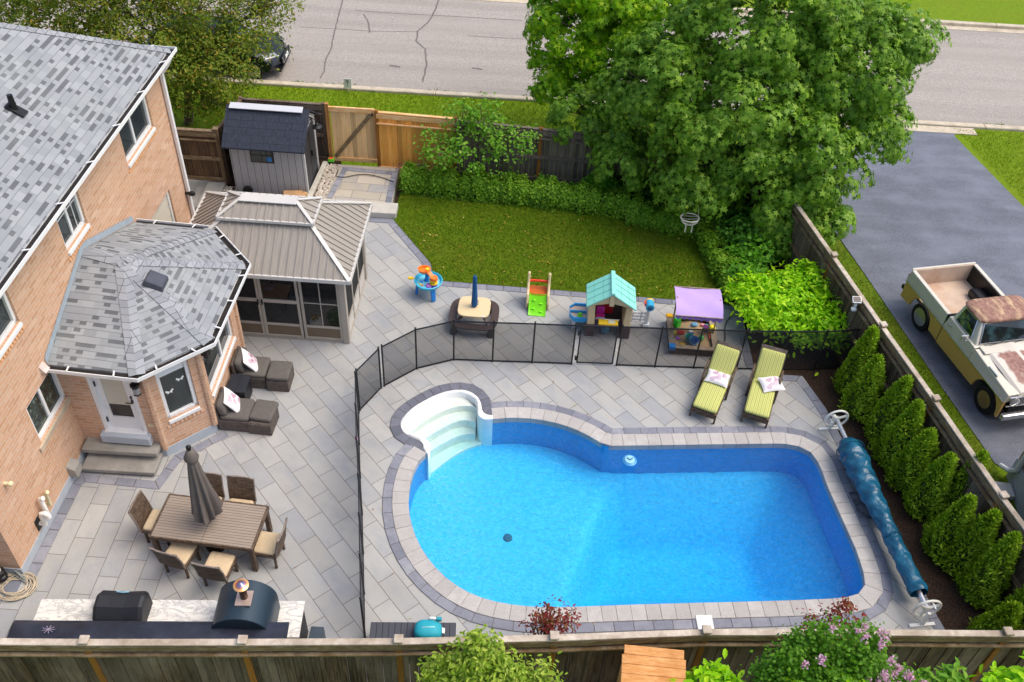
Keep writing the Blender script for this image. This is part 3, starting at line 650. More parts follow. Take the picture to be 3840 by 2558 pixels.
def window(parent, P, o, mull=(), bars=(), sill='white', blind=0, name='window', fw=.075, label=None, pane=None):
    a, c, e, g = o[:4]; b = MB(); d = .075
    for p, q in (((a+fw/2, e), (a+fw/2, g)), ((c-fw/2, e), (c-fw/2, g)), ((a, g-fw/2), (c, g-fw/2)), ((a, e+fw/2), (c, e+fw/2))):
        b.beam(P(*p, d), P(*q, d), fw, .07, up=tuple(P.n)+(0,))
    for t in mull: b.beam(P(a+(c-a)*t, e+fw, d+.01), P(a+(c-a)*t, g-fw, d+.01), .07, .05, up=tuple(P.n)+(0,))
    w_ = b.build(name, M_TRIM, parent, bevel=.006)
    if label: w_['label'] = label
    b = MB(); b.face([P(a, e, d+.02), P(c, e, d+.02), P(c, g, d+.02), P(a, g, d+.02)]); b.build('pane', pane or M_GLASS, w_)
    if bars:
        b = MB()
        for kind, t in bars:
            if kind == 'v': b.beam(P(a+(c-a)*t, e, d+.008), P(a+(c-a)*t, g, d+.008), .018, .012, up=tuple(P.n)+(0,))
            else: b.beam(P(a, e+(g-e)*t, d+.008), P(c, e+(g-e)*t, d+.008), .018, .012, up=tuple(P.n)+(0,))
        b.build('glazing_bar', M_TRIM, w_)
    if blind:
        b = MB(); zt = g-fw
        for i in range(5):
            z0_ = g-(g-e)*blind*(i+1)/5; z1_ = g-(g-e)*blind*i/5
            b.add([P(a+fw, z0_, d-.002), P(c-fw, z0_, d-.002), P(c-fw, z1_, d+.016), P(a+fw, z1_, d+.016)], [(0, 1, 2, 3)])
        b.build('blind', M_BLIND if blind > .5 else M_TRIM, w_)
    if sill:
        b = MB(); th = .10 if sill == 'stone' else .07; ov = .12 if sill == 'stone' else .02
        A = [P(a-ov*(sill == 'stone'), e-th, .09), P(a-ov*(sill == 'stone'), e+.005, .09), P(a-ov*(sill == 'stone'), e-.02, -.035), P(a-ov*(sill == 'stone'), e-th-.02, -.035)]
        Bp = [P(c+ov*(sill == 'stone'), e-th, .09), P(c+ov*(sill == 'stone'), e+.005, .09), P(c+ov*(sill == 'stone'), e-.02, -.035), P(c+ov*(sill == 'stone'), e-th-.02, -.035)]
        b.add(A+Bp, [(0, 1, 2, 3), (7, 6, 5, 4), (0, 4, 5, 1), (1, 5, 6, 2), (2, 6, 7, 3), (3, 7, 4, 0)])
        b.build('sill', M_STONESILL if sill == 'stone' else M_TRIM, w_)
    return w_
def rowlock(b, P, a, c, z):
    n = int((c-a)/.085)
    for i in range(n):
        t = a+(c-a)*(i+.5)/n
        b.beam(P(t, z-.10, .02), P(t, z-.09, -.014), .068, .085)
PM = Pl((0, -4.85), (0, 5.33))          # garden wall of the house; s = y+4.85, outward +x
o_k = (-3.05+4.85, -1.87+4.85, 1.58, 2.5); o_s = (2.5+4.85, 4.4+4.85, .35, 2.15)
o_1 = (2.8+4.85, 4.4+4.85, 3.84, 5.08); o_2 = (-.3+4.85, .65+4.85, 3.88, 5.08); o_3 = (-3.9+4.85, -2.3+4.85, 3.92, 5.08)
b = MB(); wallmesh(b, PM, 0, PM.len, .22, 5.18, [o_k, o_s, o_1, o_2, o_3])
for P_ in (Pl((0, 5.33), (-9, 5.33)), Pl((-9, -4.85), (0, -4.85)), Pl((-9, 5.33), (-9, -4.85))): wallmesh(b, P_, 0, P_.len, .22, 5.18, [])
bw = b.build('wall', M_BRICK, HS)
for o_, z_ in ((o_1, 3.79), (o_2, 3.83), (o_3, 3.87)): b = MB(); rowlock(b, PM, o_[0]-.05, o_[1]+.05, z_); b.build('sill_course', M_SILLBR, HS)
b = MB(); b.bx((-9, -4.865, -.2), (.012, 5.345, .22)); b.build('foundation', M_FOUND, HS)
window(HS, PM, o_1, mull=(.45,)); window(HS, PM, o_2, mull=(.5,), bars=(('h', .5), ('v', .75))); window(HS, PM, o_3, mull=(.5,))
M_KGL = Mt('kitchen_glass', .05, 0, .6); M_KGL.col(M_KGL.ramp(M_KGL.noise(7, detail=4, rough=.7), [(.4, lin((30, 38, 36))), (.58, lin((54, 68, 56))), (.64, lin((110, 116, 100))), (.68, lin((70, 120, 140))), (.74, lin((44, 54, 46)))])); M_KGL = M_KGL.m
window(HS, PM, o_k, mull=(.5,), sill='stone', label='kitchen window on a stone sill with ornaments behind the glass', pane=M_KGL)
window(HS, PM, o_s, mull=(), sill=None, blind=.95, name='patio_window', label='tall window with pale closed blind beside the gazebo')
# main roof: hips, soffit, gutter
E_, zE = .28, 5.2; pit = .647; x0, x1, y0, y1 = -9.45, E_, -5.3, 5.43; hw = (x1-x0)/2; zr = zE+hw*pit
RG = [((x0+x1)/2, y0+hw, zr), ((x0+x1)/2, y1-hw, zr)]
c_ = [(x0, y0, zE), (x1, y0, zE), (x1, y1, zE), (x0, y1, zE)]
b = MB(); b.add(c_+RG, [(1, 2, 5, 4), (3, 0, 4, 5), (2, 3, 5), (0, 1, 4)]); rf = b.build('roof', M_SHING, HS)
b = MB(); b.box(((x0+x1)/2, (y0+y1)/2, zE-.035), (x1-x0-.02, y1-y0-.02, .05)); b.build('soffit', M_TRIM, rf)
def capstrip(b, p, q, w, n1, n2, lift=.012):
    p, q = Vector(p), Vector(q); d = (q-p).normalized()
    def side(nrm): v = Vector(nrm).cross(d).normalized(); return v if v.z < 0 else -v
    a1, a2 = side(n1), side(n2); up = Vector((0, 0, lift)); N = max(2, int((q-p).length/.15))
    for i in range(N):
        s0, s1 = p+(q-p)*i/N, p+(q-p)*(i+1.15)/N; u0 = up*1.9; u1 = up
        b.add([s0+a1*w+u0, s0+u0*1.3, s1+u1*1.3, s1+a1*w+u1, s0+a2*w+u0, s1+a2*w+u1], [(0, 1, 2, 3), (1, 4, 5, 2)])
def capmesh(b, lst, w=.15):
    for p, q, n1, n2 in lst: capstrip(b, p, q, w, n1, n2)
b = MB(); nE = (pit, 0, 1); nN = (0, pit, 1); nS = (0, -pit, 1); nW = (-pit, 0, 1)
capmesh(b, [(RG[1], c_[2], nE, nN), (RG[0], c_[1], nE, nS), (RG[0], RG[1], nE, nW)], .14); b.build('ridge_caps', M_CAP, rf)
def gutter(parent, pts, z, hang=1.2):
    """open gutter along eave points (outside to the right of travel)"""
    w_ = MB(); dk = MB(); hg = MB()
    O = offset(pts, -.135); I = offset(pts, .0); I2 = offset(pts, -.118)
    for i in range(len(pts)-1):
        w_.add([(*I[i], z-.12), (*O[i], z-.075), (*O[i], z+.008), (*I2[i], z+.008), (*I2[i], z-.05), (*I[i+1], z-.12), (*O[i+1], z-.075), (*O[i+1], z+.008), (*I2[i+1], z+.008), (*I2[i+1], z-.05)],
               [(0, 1, 6, 5), (1, 2, 7, 6), (2, 3, 8, 7), (3, 4, 9, 8)])
        dk.add([(*I[i], z-.035), (*I2[i], z-.045), (*I2[i+1], z-.045), (*I[i+1], z-.035)], [(0, 1, 2, 3)])
        L = math.dist(pts[i], pts[i+1]); n = max(1, int(L/hang))
        for q in range(n):
            t = (q+.5)/n; a = np.array(I[i])*(1-t)+np.array(I[i+1])*t; o_ = np.array(O[i])*(1-t)+np.array(O[i+1])*t
            hg.beam((*a, z+.012), (*o_, z+.018), .028, .010)
    g_ = w_.build('gutter', M_TRIM, parent); dk.build('trough', M_DARK, g_); hg.build('hanger', M_TRIM, g_); return g_
gutter(rf, [(x1, y0), (x1, y1), (x1-.9, y1)], zE)
b = MB(); b.tube([(E_+.06, 5.36, 5.1), (.2, 5.32, 4.86), (.07, 5.28, 4.7)], .045, 8); b.beam((.06, 5.27, 4.72), (.06, 5.27, .25), .09, .07)
b.beam((.06, 5.27, .3), (.22, 5.27, .18), .09, .07); b.build('downpipe', M_TRIM, HS)
# plumbing vent
px_, py_, pz_ = -.95, 1.1, zE+(E_+.95)*pit
b = MB(); b.box((px_+.02, py_, pz_+.03), (.36, .2, .03), ry=math.atan(pit)); b.lathe([(.08, 0), (.06, .12), (.05, .32)], (px_-.02, py_, pz_), 12); b.build('vent_stack', M_BLACK, rf, smooth=40)
# ------------------------------------------------------------------ bay
def hl(X, Y): return (X+8.45-(Y-14)*.022, Y-14)
BW_ = [hl(-8.5, 12.13), hl(-6.87, 12.13), hl(-6.07, 12.89), hl(-6.08, 15.22), hl(-6.87, 16.0), hl(-8.4, 16.0)]
P1, P2, P3, P4, P5 = [Pl(BW_[i], BW_[i+1]) for i in range(5)]
od = (.5, 1.38, .66, 2.35); o2 = (.22, .88, .93, 2.33); o3 = (.2, 2.0, .88, 2.3)
b = MB(); wallmesh(b, P1, 0, P1.len, .22, 2.62, [od]); wallmesh(b, P2, 0, P2.len, .22, 2.62, [o2]); wallmesh(b, P3, 0, P3.len, .22, 2.62, [o3]); wallmesh(b, P4, 0, P4.len, .22, 2.62, []); wallmesh(b, P5, 0, P5.len, .22, 2.62, [])
b.build('bay_wall', M_BRICK, HS)
b = MB()
for P_ in (P1, P2, P3, P4, P5): b.add([P_(-.01, -.1, -.015), P_(P_.len+.01, -.1, -.015), P_(P_.len+.01, .24, -.015), P_(-.01, .24, -.015), P_(-.01, .24, .05), P_(P_.len+.01, .24, .05)], [(0, 1, 2, 3), (3, 2, 5, 4)])
b.build('bay_foundation', M_FOUND, HS)
b = MB()      # corner piers stand proud
for q in (BW_[1], BW_[2], BW_[3]): b.prism([(q[0]+.07*math.cos(a), q[1]+.07*math.sin(a)) for a in np.linspace(0, 2*math.pi, 8, endpoint=False)], .24, 2.6)
rowlock(b, P2, .15, .95, .88); rowlock(b, P3, .12, 2.08, .83); b.build('bay_piers', M_BRICK, HS)
M_BAYGL = M_GLASS
w2_ = window(HS, P2, o2, blind=.22, label='narrow bay window with butterfly stickers on the glass'); 
b = MB()
for cx, cz in ((.42, 1.55), (.68, 1.75)):
    for sg in (-1, 1):
        b.face([P2(cx, cz, .093), P2(cx+sg*.07, cz+.06, .093), P2(cx+sg*.085, cz+.01, .093), P2(cx+sg*.045, cz-.015, .093), P2(cx+sg*.055, cz-.05, .093), P2(cx+sg*.01, cz-.03, .093)][::sg])
b.build('butterfly_sticker', M_WHT, w2_)
w3_ = window(HS, P3, o3, mull=(.6,), label='wide bay window facing the lounge chairs', blind=.3)
# door
b = MB(); fw = .09
for p, q in (((od[0]+fw/2, od[2]), (od[0]+fw/2, od[3])), ((od[1]-fw/2, od[2]), (od[1]-fw/2, od[3])), ((od[0], od[3]-fw/2), (od[1], od[3]-fw/2))): b.beam(P1(*p, .06), P1(*q, .06), fw, .1, up=tuple(P1.n)+(0,))
b.beam(P1(od[0]+.02, od[2]+.02, .04), P1(od[1]-.02, od[2]+.02, .04), .2, .04)
dr_ = b.build('door', M_TRIM, HS, bevel=.006); dr_['label'] = 'white glazed back door with cream blind'
b = MB(); a_, c__ = od[0]+fw, od[1]-fw; gl_ = (a_+.13, c__-.13, 1.02, 2.28)
wallmesh(b, P1, a_, c__, od[2]+.03, od[3]-fw, [gl_], .03); ds = MB(); ds.v = [(v[0]-P1.n[0]*.07, v[1]-P1.n[1]*.07, v[2]) for v in b.v]; ds.f = b.f; ds.mi = b.mi; ds.build('door_leaf', M_TRIM, dr_)
b = MB(); b.face([P1(gl_[0], 1.36, .1), P1(gl_[1], 1.36, .1), P1(gl_[1], 2.28, .1), P1(gl_[0], 2.28, .1)]); b.build('door_blind', M_BLIND, dr_)
b = MB(); b.face([P1(gl_[0], 1.02, .1), P1(gl_[1], 1.02, .1), P1(gl_[1], 1.36, .1), P1(gl_[0], 1.36, .1)]); b.build('door_glass', simple('door_glass_dark', (62, 54, 48), .1, .2), dr_)
b = MB(); b.beam(P1(c__-.06, 1.47, .06), P1(c__-.06, 1.56, .06), .05, .03); b.beam(P1(c__-.06, 1.6, .06), P1(c__-.06, 1.66, .06), .05, .03); b.beam(P1(c__-.06, 1.5, .02), P1(c__-.18, 1.5, .02), .02, .02); b.build('door_handle', simple('bronze', (92, 78, 66), .4, metal=.6), dr_)
b = MB(); b.beam(P1(a_+.01, 2.0, .055), P1(a_+.01, 1.88, .055), .03, .02); b.beam(P1(a_+.01, 1.0, .055), P1(a_+.01, .88, .055), .03, .02); b.build('hinge', M_BLACK, dr_)
b = MB(); A0, A1 = P1(.44, .44, -.14), P1(1.44, .66, .02); b.add([P1(.44, .44, -.14), P1(1.44, .44, -.14), P1(1.44, .66, -.14), P1(.44, .66, -.14), P1(.44, .44, .0), P1(1.44, .44, .0), P1(1.44, .68, .0), P1(.44, .68, .0)], [(0, 1, 2, 3), (3, 2, 6, 7), (0, 3, 7, 4), (1, 5, 6, 2), (4, 5, 1, 0)]); b.build('threshold', M_FOUND, HS, bevel=.02)
# wall lamps, outlet, hood, camera
b = MB(); q = P1(1.5, 2.1, -.13); b.lathe([(.09, .12), (.1, .1), (.075, .08), (.07, -.12), (.08, -.14)], q, 6); b.beam(P1(1.5, 2.15, 0), P1(1.5, 2.2, -.12), .05, .05); b.box((q[0], q[1], q[2]+.15), (.05, .05, .06)); lp_ = b.build('wall_lantern', M_BLACK, HS)
b = MB(); b.lathe([(.074, .07), (.073, -.11)], q, 6, cap=False); b.build('lantern_glass', simple('lantern_glass', (150, 150, 150), .1), lp_)
b = MB(); b.beam(P1(1.5, .96, -.01), P1(1.5, .9, -.01), .12, .025, up=tuple(P1.n)+(0,)); b.build('outlet_cover', simple('almond_plastic', (222, 210, 176), .5), HS)
b = MB(); qq = P3(.12, 2.15, -.12); b.box(qq, (.09, .09, .16)); b.box((qq[0]+.04, qq[1]+.1, qq[2]+.02), (.02, .1, .2)); b.beam(P3(.12, 2.1, 0), qq, .04, .04); b.build('floodlight_camera', M_BLACK, HS)
b = MB(); b.add([(0, -2.32, 2.66), (0, -2.16, 2.66), (.0, -2.16, 2.82), (0, -2.32, 2.82), (.1, -2.32, 2.67), (.1, -2.16, 2.67)], [(0, 1, 5, 4), (4, 5, 2, 3), (0, 4, 3), (1, 2, 5)]); b.build('vent_hood', simple('pinkish_metal', (204, 188, 180), .5), HS)
b = MB(); b.lathe([(.06, 0), (.07, .06), (.05, .12), (0, .14)], (.12, 5.2, 1.5), 12, Matrix.Rotation(rad(90), 3, 'Y')); b.box((.05, 5.2, 1.5), (.1, .05, .05)); b.build('security_camera', M_BLACK, HS, smooth=40)
# bay roof
BE = [hl(-8.5, 11.92), hl(-6.8, 11.85), hl(-5.76, 12.86), hl(-5.68, 15.2), hl(-6.66, 16.3), hl(-8.38, 16.36)]; zb_ = 2.66; ap = (*hl(-7.62, 14.02), 3.52); wl = (.0, .2, 3.55)
E3 = [(*p, zb_) for p in BE]; b = MB()
b.add(E3+[ap, wl], [(0, 1, 6, 7), (1, 2, 6), (2, 3, 6), (3, 4, 6), (4, 5, 7, 6)]); br_ = b.build('bay_roof', M_SHING, HS)
b = MB(); b.add([(*p, zb_-.05) for p in BE]+[(0, 2.36, zb_-.05)], [tuple(range(5, -1, -1))]); b.build('bay_soffit', M_TRIM, br_)
def nrm(a, c, e): return tuple((Vector(c)-Vector(a)).cross(Vector(e)-Vector(a)).normalized())
fn = [nrm(E3[0], E3[1], ap), nrm(E3[1], E3[2], ap), nrm(E3[2], E3[3], ap), nrm(E3[3], E3[4], ap), nrm(E3[4], E3[5], ap)]
b = MB(); capmesh(b, [(ap, E3[1], fn[0], fn[1]), (ap, E3[2], fn[1], fn[2]), (ap, E3[3], fn[2], fn[3]), (ap, E3[4], fn[3], fn[4]), (wl, ap, fn[0], fn[4])], .15); b.build('ridge_caps', M_CAP, br_)
gutter(br_, BE, zb_, .7)
b = MB()      # box vent on the big facet
cb = (np.array(E3[2])+np.array(E3[3]))/2*.36+np.array(ap)*.64+np.array([0, -.25, .06]); N_ = Vector(fn[2]); qd = Vector((0, 0, 1)).rotation_difference(N_).to_matrix()
for dz, sx in ((.0, .36), (.07, .34)): pass
b.add([tuple(Vector(cb)+qd @ Vector(p)) for p in [(-.2, -.2, -.03), (.2, -.2, -.03), (.2, .2, -.03), (-.2, .2, -.03), (-.17, -.17, .08), (.17, -.17, .08), (.17, .17, .08), (-.17, .17, .08)]], [(0, 1, 5, 4), (1, 2, 6, 5), (2, 3, 7, 6), (3, 0, 4, 7), (4, 5, 6, 7)])
b.build('roof_vent', simple('vent_plastic', (70, 72, 84), .5), br_, bevel=.015)
b = MB()      # stepped flashing against the wall
for p, q in ((E3[0], wl), (wl, E3[5])):
    p, q = Vector((.012, p[1], p[2]+.02)), Vector((.012, q[1], q[2]+.02)); n = int((q-p).length/.13)
    for i in range(n):
        a, c = p+(q-p)*i/n, p+(q-p)*(i+1)/n; hi = max(a.z, c.z)+.17
        b.face([a, c, Vector((.012, c.y, hi if c.z >= a.z else c.z+.15-(a.z-c.z)+.04)), Vector((.012, a.y, hi if a.z > c.z else a.z+.15-(c.z-a.z)+.04))])
b.build('flashing', M_FLASH, br_)
# things fixed to the wall (part of the house)
M_PVC = simple('white_pvc', (230, 228, 220), .4, .05); M_PVCY = simple('yellowed_pvc', (222, 208, 168), .45, .06)
b = MB(); y_ = -3.8; b.tube([(.0, y_, .42), (.1, y_, .42), (.1, y_, .86), (.1, y_, .9), (.16, y_, .93)], .045, 10); b.build('flue_pipe', M_PVC, HS, smooth=50)
b = MB(); y_ = -3.62; b.tube([(.0, y_, .5), (.09, y_, .5), (.09, y_, .84), (.15, y_, .88)], .04, 10); b.build('flue_pipe', M_PVCY, HS, smooth=50)
b = MB(); y_ = -3.98; b.tube([(.0, y_, .4), (.12, y_, .4), (.12, y_, .62), (.14, y_, .7), (.2, y_, .72), (.25, y_, .68), (.25, y_, .6)], .048, 10); b.build('flue_pipe', M_PVC, HS, smooth=50)
b = MB(); b.box((.01, -3.95, .42), (.03, .26, .26)); b.build('flue_plate', M_BLACK, HS)
b = MB(); b.tube([(.0, -4.28, 1.95), (.08, -4.28, 1.95)], .035, 10); b.sq((.11, -4.28, 1.95), (.09, .1, .1), .8, .8, 10, 6); b.build('wall_tap', M_PVCY, HS, smooth=50)
b = MB(); b.add([(0, -2.72, .18), (0, -2.46, .18), (.0, -2.46, .48), (0, -2.72, .48), (.17, -2.72, .18), (.17, -2.46, .18), (.15, -2.46, .38), (.15, -2.72, .38)], [(0, 1, 5, 4), (4, 5, 6, 7), (7, 6, 2, 3), (0, 4, 7, 3), (1, 2, 6, 5)]); b.build('concrete_shield', M_SLAB, HS, bevel=.01)
b = MB(); b.tube([(-.9, -4.88, 1.6), (-.55, -4.9, 1.05), (-.3, -4.9, .95), (-.2, -4.9, .88), (-.3, -4.9, .75), (-.9, -4.9, .72)], .03, 8); b.build('conduit', simple('grey_conduit', (168, 172, 172), .5), HS, smooth=50)
# ------------------------------------------------------------------ steps at the back door
c3 = crop(0, 1300, 900, 1411)
st_ = thing('door_steps', 'two grey stone slab steps below the white back door', 'steps', (-8.4, 11.5, 0))
b = MB(); b.box((.74, .42, .11), (1.46, .8, .10)); b.box((.74, .42, .03), (1.38, .7, .06)); b.build('step', M_SLAB, st_, bevel=.012)
b = MB(); b.box((.72, .56, .35), (1.5, .5, .11)); b.box((.72, .6, .22), (1.4, .38, .16)); b.build('step', M_SLAB, st_, bevel=.012)
# pool plumbing, hose and cable at the house corner
pm = thing('pool_pump_pipe', 'white elbow pipe with black union at the house corner', 'pipe', (-8.86, 9.0, 0))
b = MB(); b.tube([(-.45, .05, .62), (-.1, .05, .62), (0, .03, .58), (0, 0, .45), (0, 0, .36)], .055, 12); b.tube([(0, 0, .12), (0, 0, .02)], .06, 12); b.build('pipe', M_PVC, pm, smooth=50)
b = MB(); b.lathe([(.06, .1), (.1, .12), (.1, .2), (.075, .22), (.1, .26), (.1, .34), (.06, .36)], seg=14); b.build('union', M_BLACK, pm, smooth=40)
b = MB(); b.box((.0, -.1, .23), (.06, .02, .06)); b.build('badge', simple('red_plastic', (190, 40, 40), .4), pm)
pts = []; R2 = random.Random(3)
for i in range(300):
    a = i/26*2*math.pi; r = .25+.07*math.sin(i*.13)+R2.uniform(-.01, .01); pts.append((r*math.cos(a)*1.15+.02*math.sin(i*.05), r*math.sin(a)*.95+.03*math.cos(i*.031), .02+.05*i/300))
b = MB(); b.tube(pts, .011, 5); tag(b.build('coiled_hose', simple('tan_hose', (186, 172, 148), .6), smooth=60, loc=(-8.62, 8.9, 0)), 'coiled tan hose lying on the paving by the house corner', 'hose')
b = MB(); b.tube([(-.6, .1, .03), (-.3, .22, .22), (0, .2, .28), (.3, .08, .16), (.48, -.02, .04)], .018, 6); b.tube([(-.6, 0, .03), (-.2, .16, .1), (.1, .14, .12), (.46, -.04, .03)], .018, 6); b.tube([(-.7, -.1, .02), (-.3, -.16, .02), (0, -.02, .03), (.35, .05, .03)], .015, 6)
tag(b.build('grey_cable', simple('grey_cable', (128, 132, 128), .5), smooth=60, loc=(-8.95, 9.05, 0)), 'grey cables looped against the house corner', 'cable')
# ================================================================== FENCES
M_FDARK = woodmat('weathered_dark_board', (48, 37, 28), (98, 80, 63), (138, 124, 110), pw=.14)
M_FBACK = woodmat('weathered_grey_board', (88, 78, 70), (128, 116, 104), (78, 66, 56), pw=.14)
M_FCAP = woodmat('weathered_cap', (176, 162, 144), (208, 196, 180), (134, 118, 98), sc=(2, 2, 2), streak=.7)
M_FRAIL = woodmat('rail_brown', (112, 88, 58), (150, 132, 104), (88, 72, 56), sc=(2, 2, 9))
M_FPOST = woodmat('stained_post', (128, 84, 34), (160, 108, 48), (96, 62, 30))
M_CEDAR = woodmat('new_cedar', (224, 152, 64), (240, 182, 98), (206, 126, 46), streak=.5, pw=.14)
M_CEDAR2 = woodmat('pale_cedar', (220, 178, 124), (236, 200, 150), (208, 162, 108), streak=.5, pw=.14)
M_CEDARR = woodmat('cedar_rail', (222, 166, 100), (240, 200, 148), sc=(2, 2, 9))
def fence(name, label, posts, z0, tops, boards, cap, rail, post, inside=1, mid=True, group=None, postcap=True, capw=.11, ledge=.27):
    """posts: plan points; tops: height at each; inside: side of travel (left=+1) that shows the rails"""
    t = thing(name, label, 'fence', (*posts[0], 0), 0, group); o = np.array(posts[0])
    PP = [np.array(p)-o for p in posts]; bd = MB(); cp_ = MB()
    def rail_(p, q, w_, h_): r = MB(); r.beam(p, q, w_, h_); r.build('rail', rail, t)
    for i in range(len(PP)-1):
        a, c = PP[i], PP[i+1]; d = (c-a)/np.linalg.norm(c-a); n = np.array([-d[1], d[0]]); za, zc = tops[i], tops[i+1]; L = np.linalg.norm(c-a)
        nb = max(1, round(L/.14))
        for q in range(nb):
            f0, f1 = (q+.03)/nb, (q+.97)/nb; p0, p1 = a+(c-a)*f0, a+(c-a)*f1; zt = za+(zc-za)*(f0+f1)/2-.04; off = n*(.012*(q % 2)-.006); th = n*.02
            v = [(*(p0-th+off), z0), (*(p1-th+off), z0), (*(p1+th+off), z0), (*(p0+th+off), z0)]; v += [(x, y, zt) for x, y, _ in v]
            bd.add(v, [(0, 3, 2, 1), (4, 5, 6, 7), (0, 1, 5, 4), (1, 2, 6, 5), (2, 3, 7, 6), (3, 0, 4, 7)])
        cp_.beam((*a, za), (*c, zc), capw, .035)
        for sgn in (1, -1):
            k1 = n*.045*sgn
            rail_((*(a+k1), za-.1), (*(c+k1), zc-.1), .025, .13); k2 = n*.055*sgn
            rail_((*(a+k2), za-ledge), (*(c+k2), zc-ledge), .07, .035)
        k3 = n*.05*inside
        if mid: rail_((*(a+k3), (za+z0)/2-.05), (*(c+k3), (zc+z0)/2-.05), .06, .09)
        rail_((*(a+k3), z0+.08), (*(c+k3), z0+.08), .05, .1)
    bd.build('boards', boards, t); cp_.build('cap_board', cap, t, bevel=.006)
    for i, p in enumerate(PP):
        b = MB(); zt = tops[i]+(.06 if postcap else .05); b.beam((*p, z0-.1), (*p, zt), .10, .10, up=(n[0], n[1], 0)); po = b.build('post', post, t, bevel=.006)
        if postcap: b = MB(); b.beam((*p, zt), (*p, zt+.045), .145, .145, up=(n[0], n[1], 0)); b.build('post_cap', cap, po, bevel=.008)
    return t
fence('wooden_fence', 'long weathered board fence along the front edge of the pool yard', [(x_, y_-.13) for x_, y_ in [(-10.9, 6.85), (-8.5, 7.0), (-6.18, 7.13), (-3.82, 7.29), (-1.46, 7.46), (.94, 7.68), (3.34, 7.94), (5.75, 8.1), (8.2, 8.24), (9.72, 8.36), (12, 8.5)]], 0, [1.77]*11, M_FDARK, M_FCAP, M_FRAIL, M_FPOST, inside=-1, mid=False)
fence('wooden_fence', 'board fence between the cedars and the grass strip by the driveway', [(9.72, 8.34), (9.04, 10.85), (8.5, 13.22), (7.98, 15.36), (7.42, 17.77), (6.85, 20.2), (6.2, 22.85)], 0, [1.83]*7, M_FDARK, M_FCAP, M_FRAIL, M_FPOST, inside=1)
fence('wooden_fence', 'grey weathered fence behind the small tree and flower bed', [(-1.95, 23.08), (.45, 23.05), (2.85, 22.98), (5.0, 22.9), (6.1, 22.9)], 0, [1.75, 1.66, 1.58, 1.5, 1.5], M_FBACK, M_FBACK, M_FBACK, M_FPOST, inside=-1, postcap=False, capw=.1)
fence('wooden_fence', 'new orange cedar fence panel to the right of the gate', [(-4.13, 23.1), (-1.95, 23.08)], 0, [1.85, 1.8], M_CEDAR, M_CEDARR, M_CEDARR, M_FPOST, inside=-1, mid=False, postcap=False, capw=.1, ledge=.32)
fence('wooden_fence', 'brown board fence with square post beside the house', [(-11.6, 21.6), (-8.16, 21.58)], .3, [1.85, 1.86], woodmat('brown_board', (82, 62, 44), (116, 92, 68), (66, 50, 38), pw=.14), woodmat('brown_cap', (112, 94, 72), (142, 122, 98), sc=(2, 2, 6)), M_FRAIL, woodmat('brown_post', (98, 78, 56), (128, 106, 80)), inside=-1, capw=.12)
fence('wooden_fence', 'dark fence run hidden behind the garden shed', [(-8.12, 21.75), (-7.95, 23.35), (-5.62, 23.25)], .1, [1.86, 1.86, 1.9], M_FDARK, M_FDARK, M_FDARK, M_FDARK, inside=-1, postcap=False, capw=.1)
gt = thing('wooden_gate', 'pale cedar gate with a diagonal brace beside the shed', 'gate', (-5.5, 23.2, .1))
b = MB()
for i in range(9): x = .06+i*.138; b.box((x+.066, .02, .88+.04), (.13, .022, 1.66))
b.build('boards', M_CEDAR2, gt)
for c_z, s_z in (((.66, -.02, 1.72), (1.3, .06, .14)), ((.66, -.015, .11), (1.26, .05, .12))): b = MB(); b.box(c_z, s_z); b.build('rail', M_CEDARR, gt, bevel=.005)
b = MB(); b.beam((.1, -.022, .18), (1.24, -.022, 1.66), .1, .04, up=(0, -1, 0)); b.build('brace', M_FRAIL, gt)
b = MB(); b.box((-.03, 0, .9), (.11, .11, 1.95)); b.build('post', woodmat('gate_post', (150, 104, 54), (186, 138, 84)), gt, bevel=.006)
b = MB(); b.box((1.235, -.04, 1.62), (.03, .03, .12)); b.build('latch', M_BLACK, gt)
# ------------------------------------------------------------------ gazebo
M_ALU = simple('taupe_aluminium', (168, 160, 148), .4, .05, 3); M_ALUL = simple('pale_aluminium', (200, 197, 191), .35, .04, 3)
M_GROOF = Mt('ribbed_roof', .4, 0, .4); _n = M_GROOF.noise(.8, detail=2)
M_GROOF.col(M_GROOF.mix(M_GROOF.ramp(M_GROOF.noise(26, M_GROOF.map(M_GROOF.co('UV'), sc=(1, .06, 1)), 3), [(.3, 0), (.7, 1)]), lin((142, 135, 126)), lin((160, 153, 143)))); M_GROOF = M_GROOF.m
M_SCREEN = Mt('mesh_screen', .7); _t = M_SCREEN.n('ShaderNodeBsdfTransparent'); _m = M_SCREEN.n('ShaderNodeMixShader'); _m.inputs[0].default_value = .55
M_SCREEN.col((.012, .012, .013)); M_SCREEN.L(_t.outputs[0], _m.inputs[1]); M_SCREEN.L(M_SCREEN.b.outputs[0], _m.inputs[2]); M_SCREEN.L(_m.outputs[0], M_SCREEN.t.nodes['Material Output'].inputs[0]); M_SCREENT = M_SCREEN.m
def screen(name, col, f):
    M = Mt(name, .7); t = M.n('ShaderNodeBsdfTransparent'); mm = M.n('ShaderNodeMixShader'); mm.inputs[0].default_value = f
    M.col(col); M.L(t.outputs[0], mm.inputs[1]); M.L(M.b.outputs[0], mm.inputs[2]); M.L(mm.outputs[0], M.t.nodes['Material Output'].inputs[0]); return M.m
M_SCRD = screen('dark_screen', (.016, .017, .018), .86)
GZ = thing('gazebo', 'taupe metal gazebo with ribbed hip roof and screened sides beside the bay', 'gazebo', (-5.52, 16.95, 0), -.012)
gx0, gx1, gy0, gy1, gh = -1.8, 1.78, -1.22, 1.28, 2.02
b = MB()
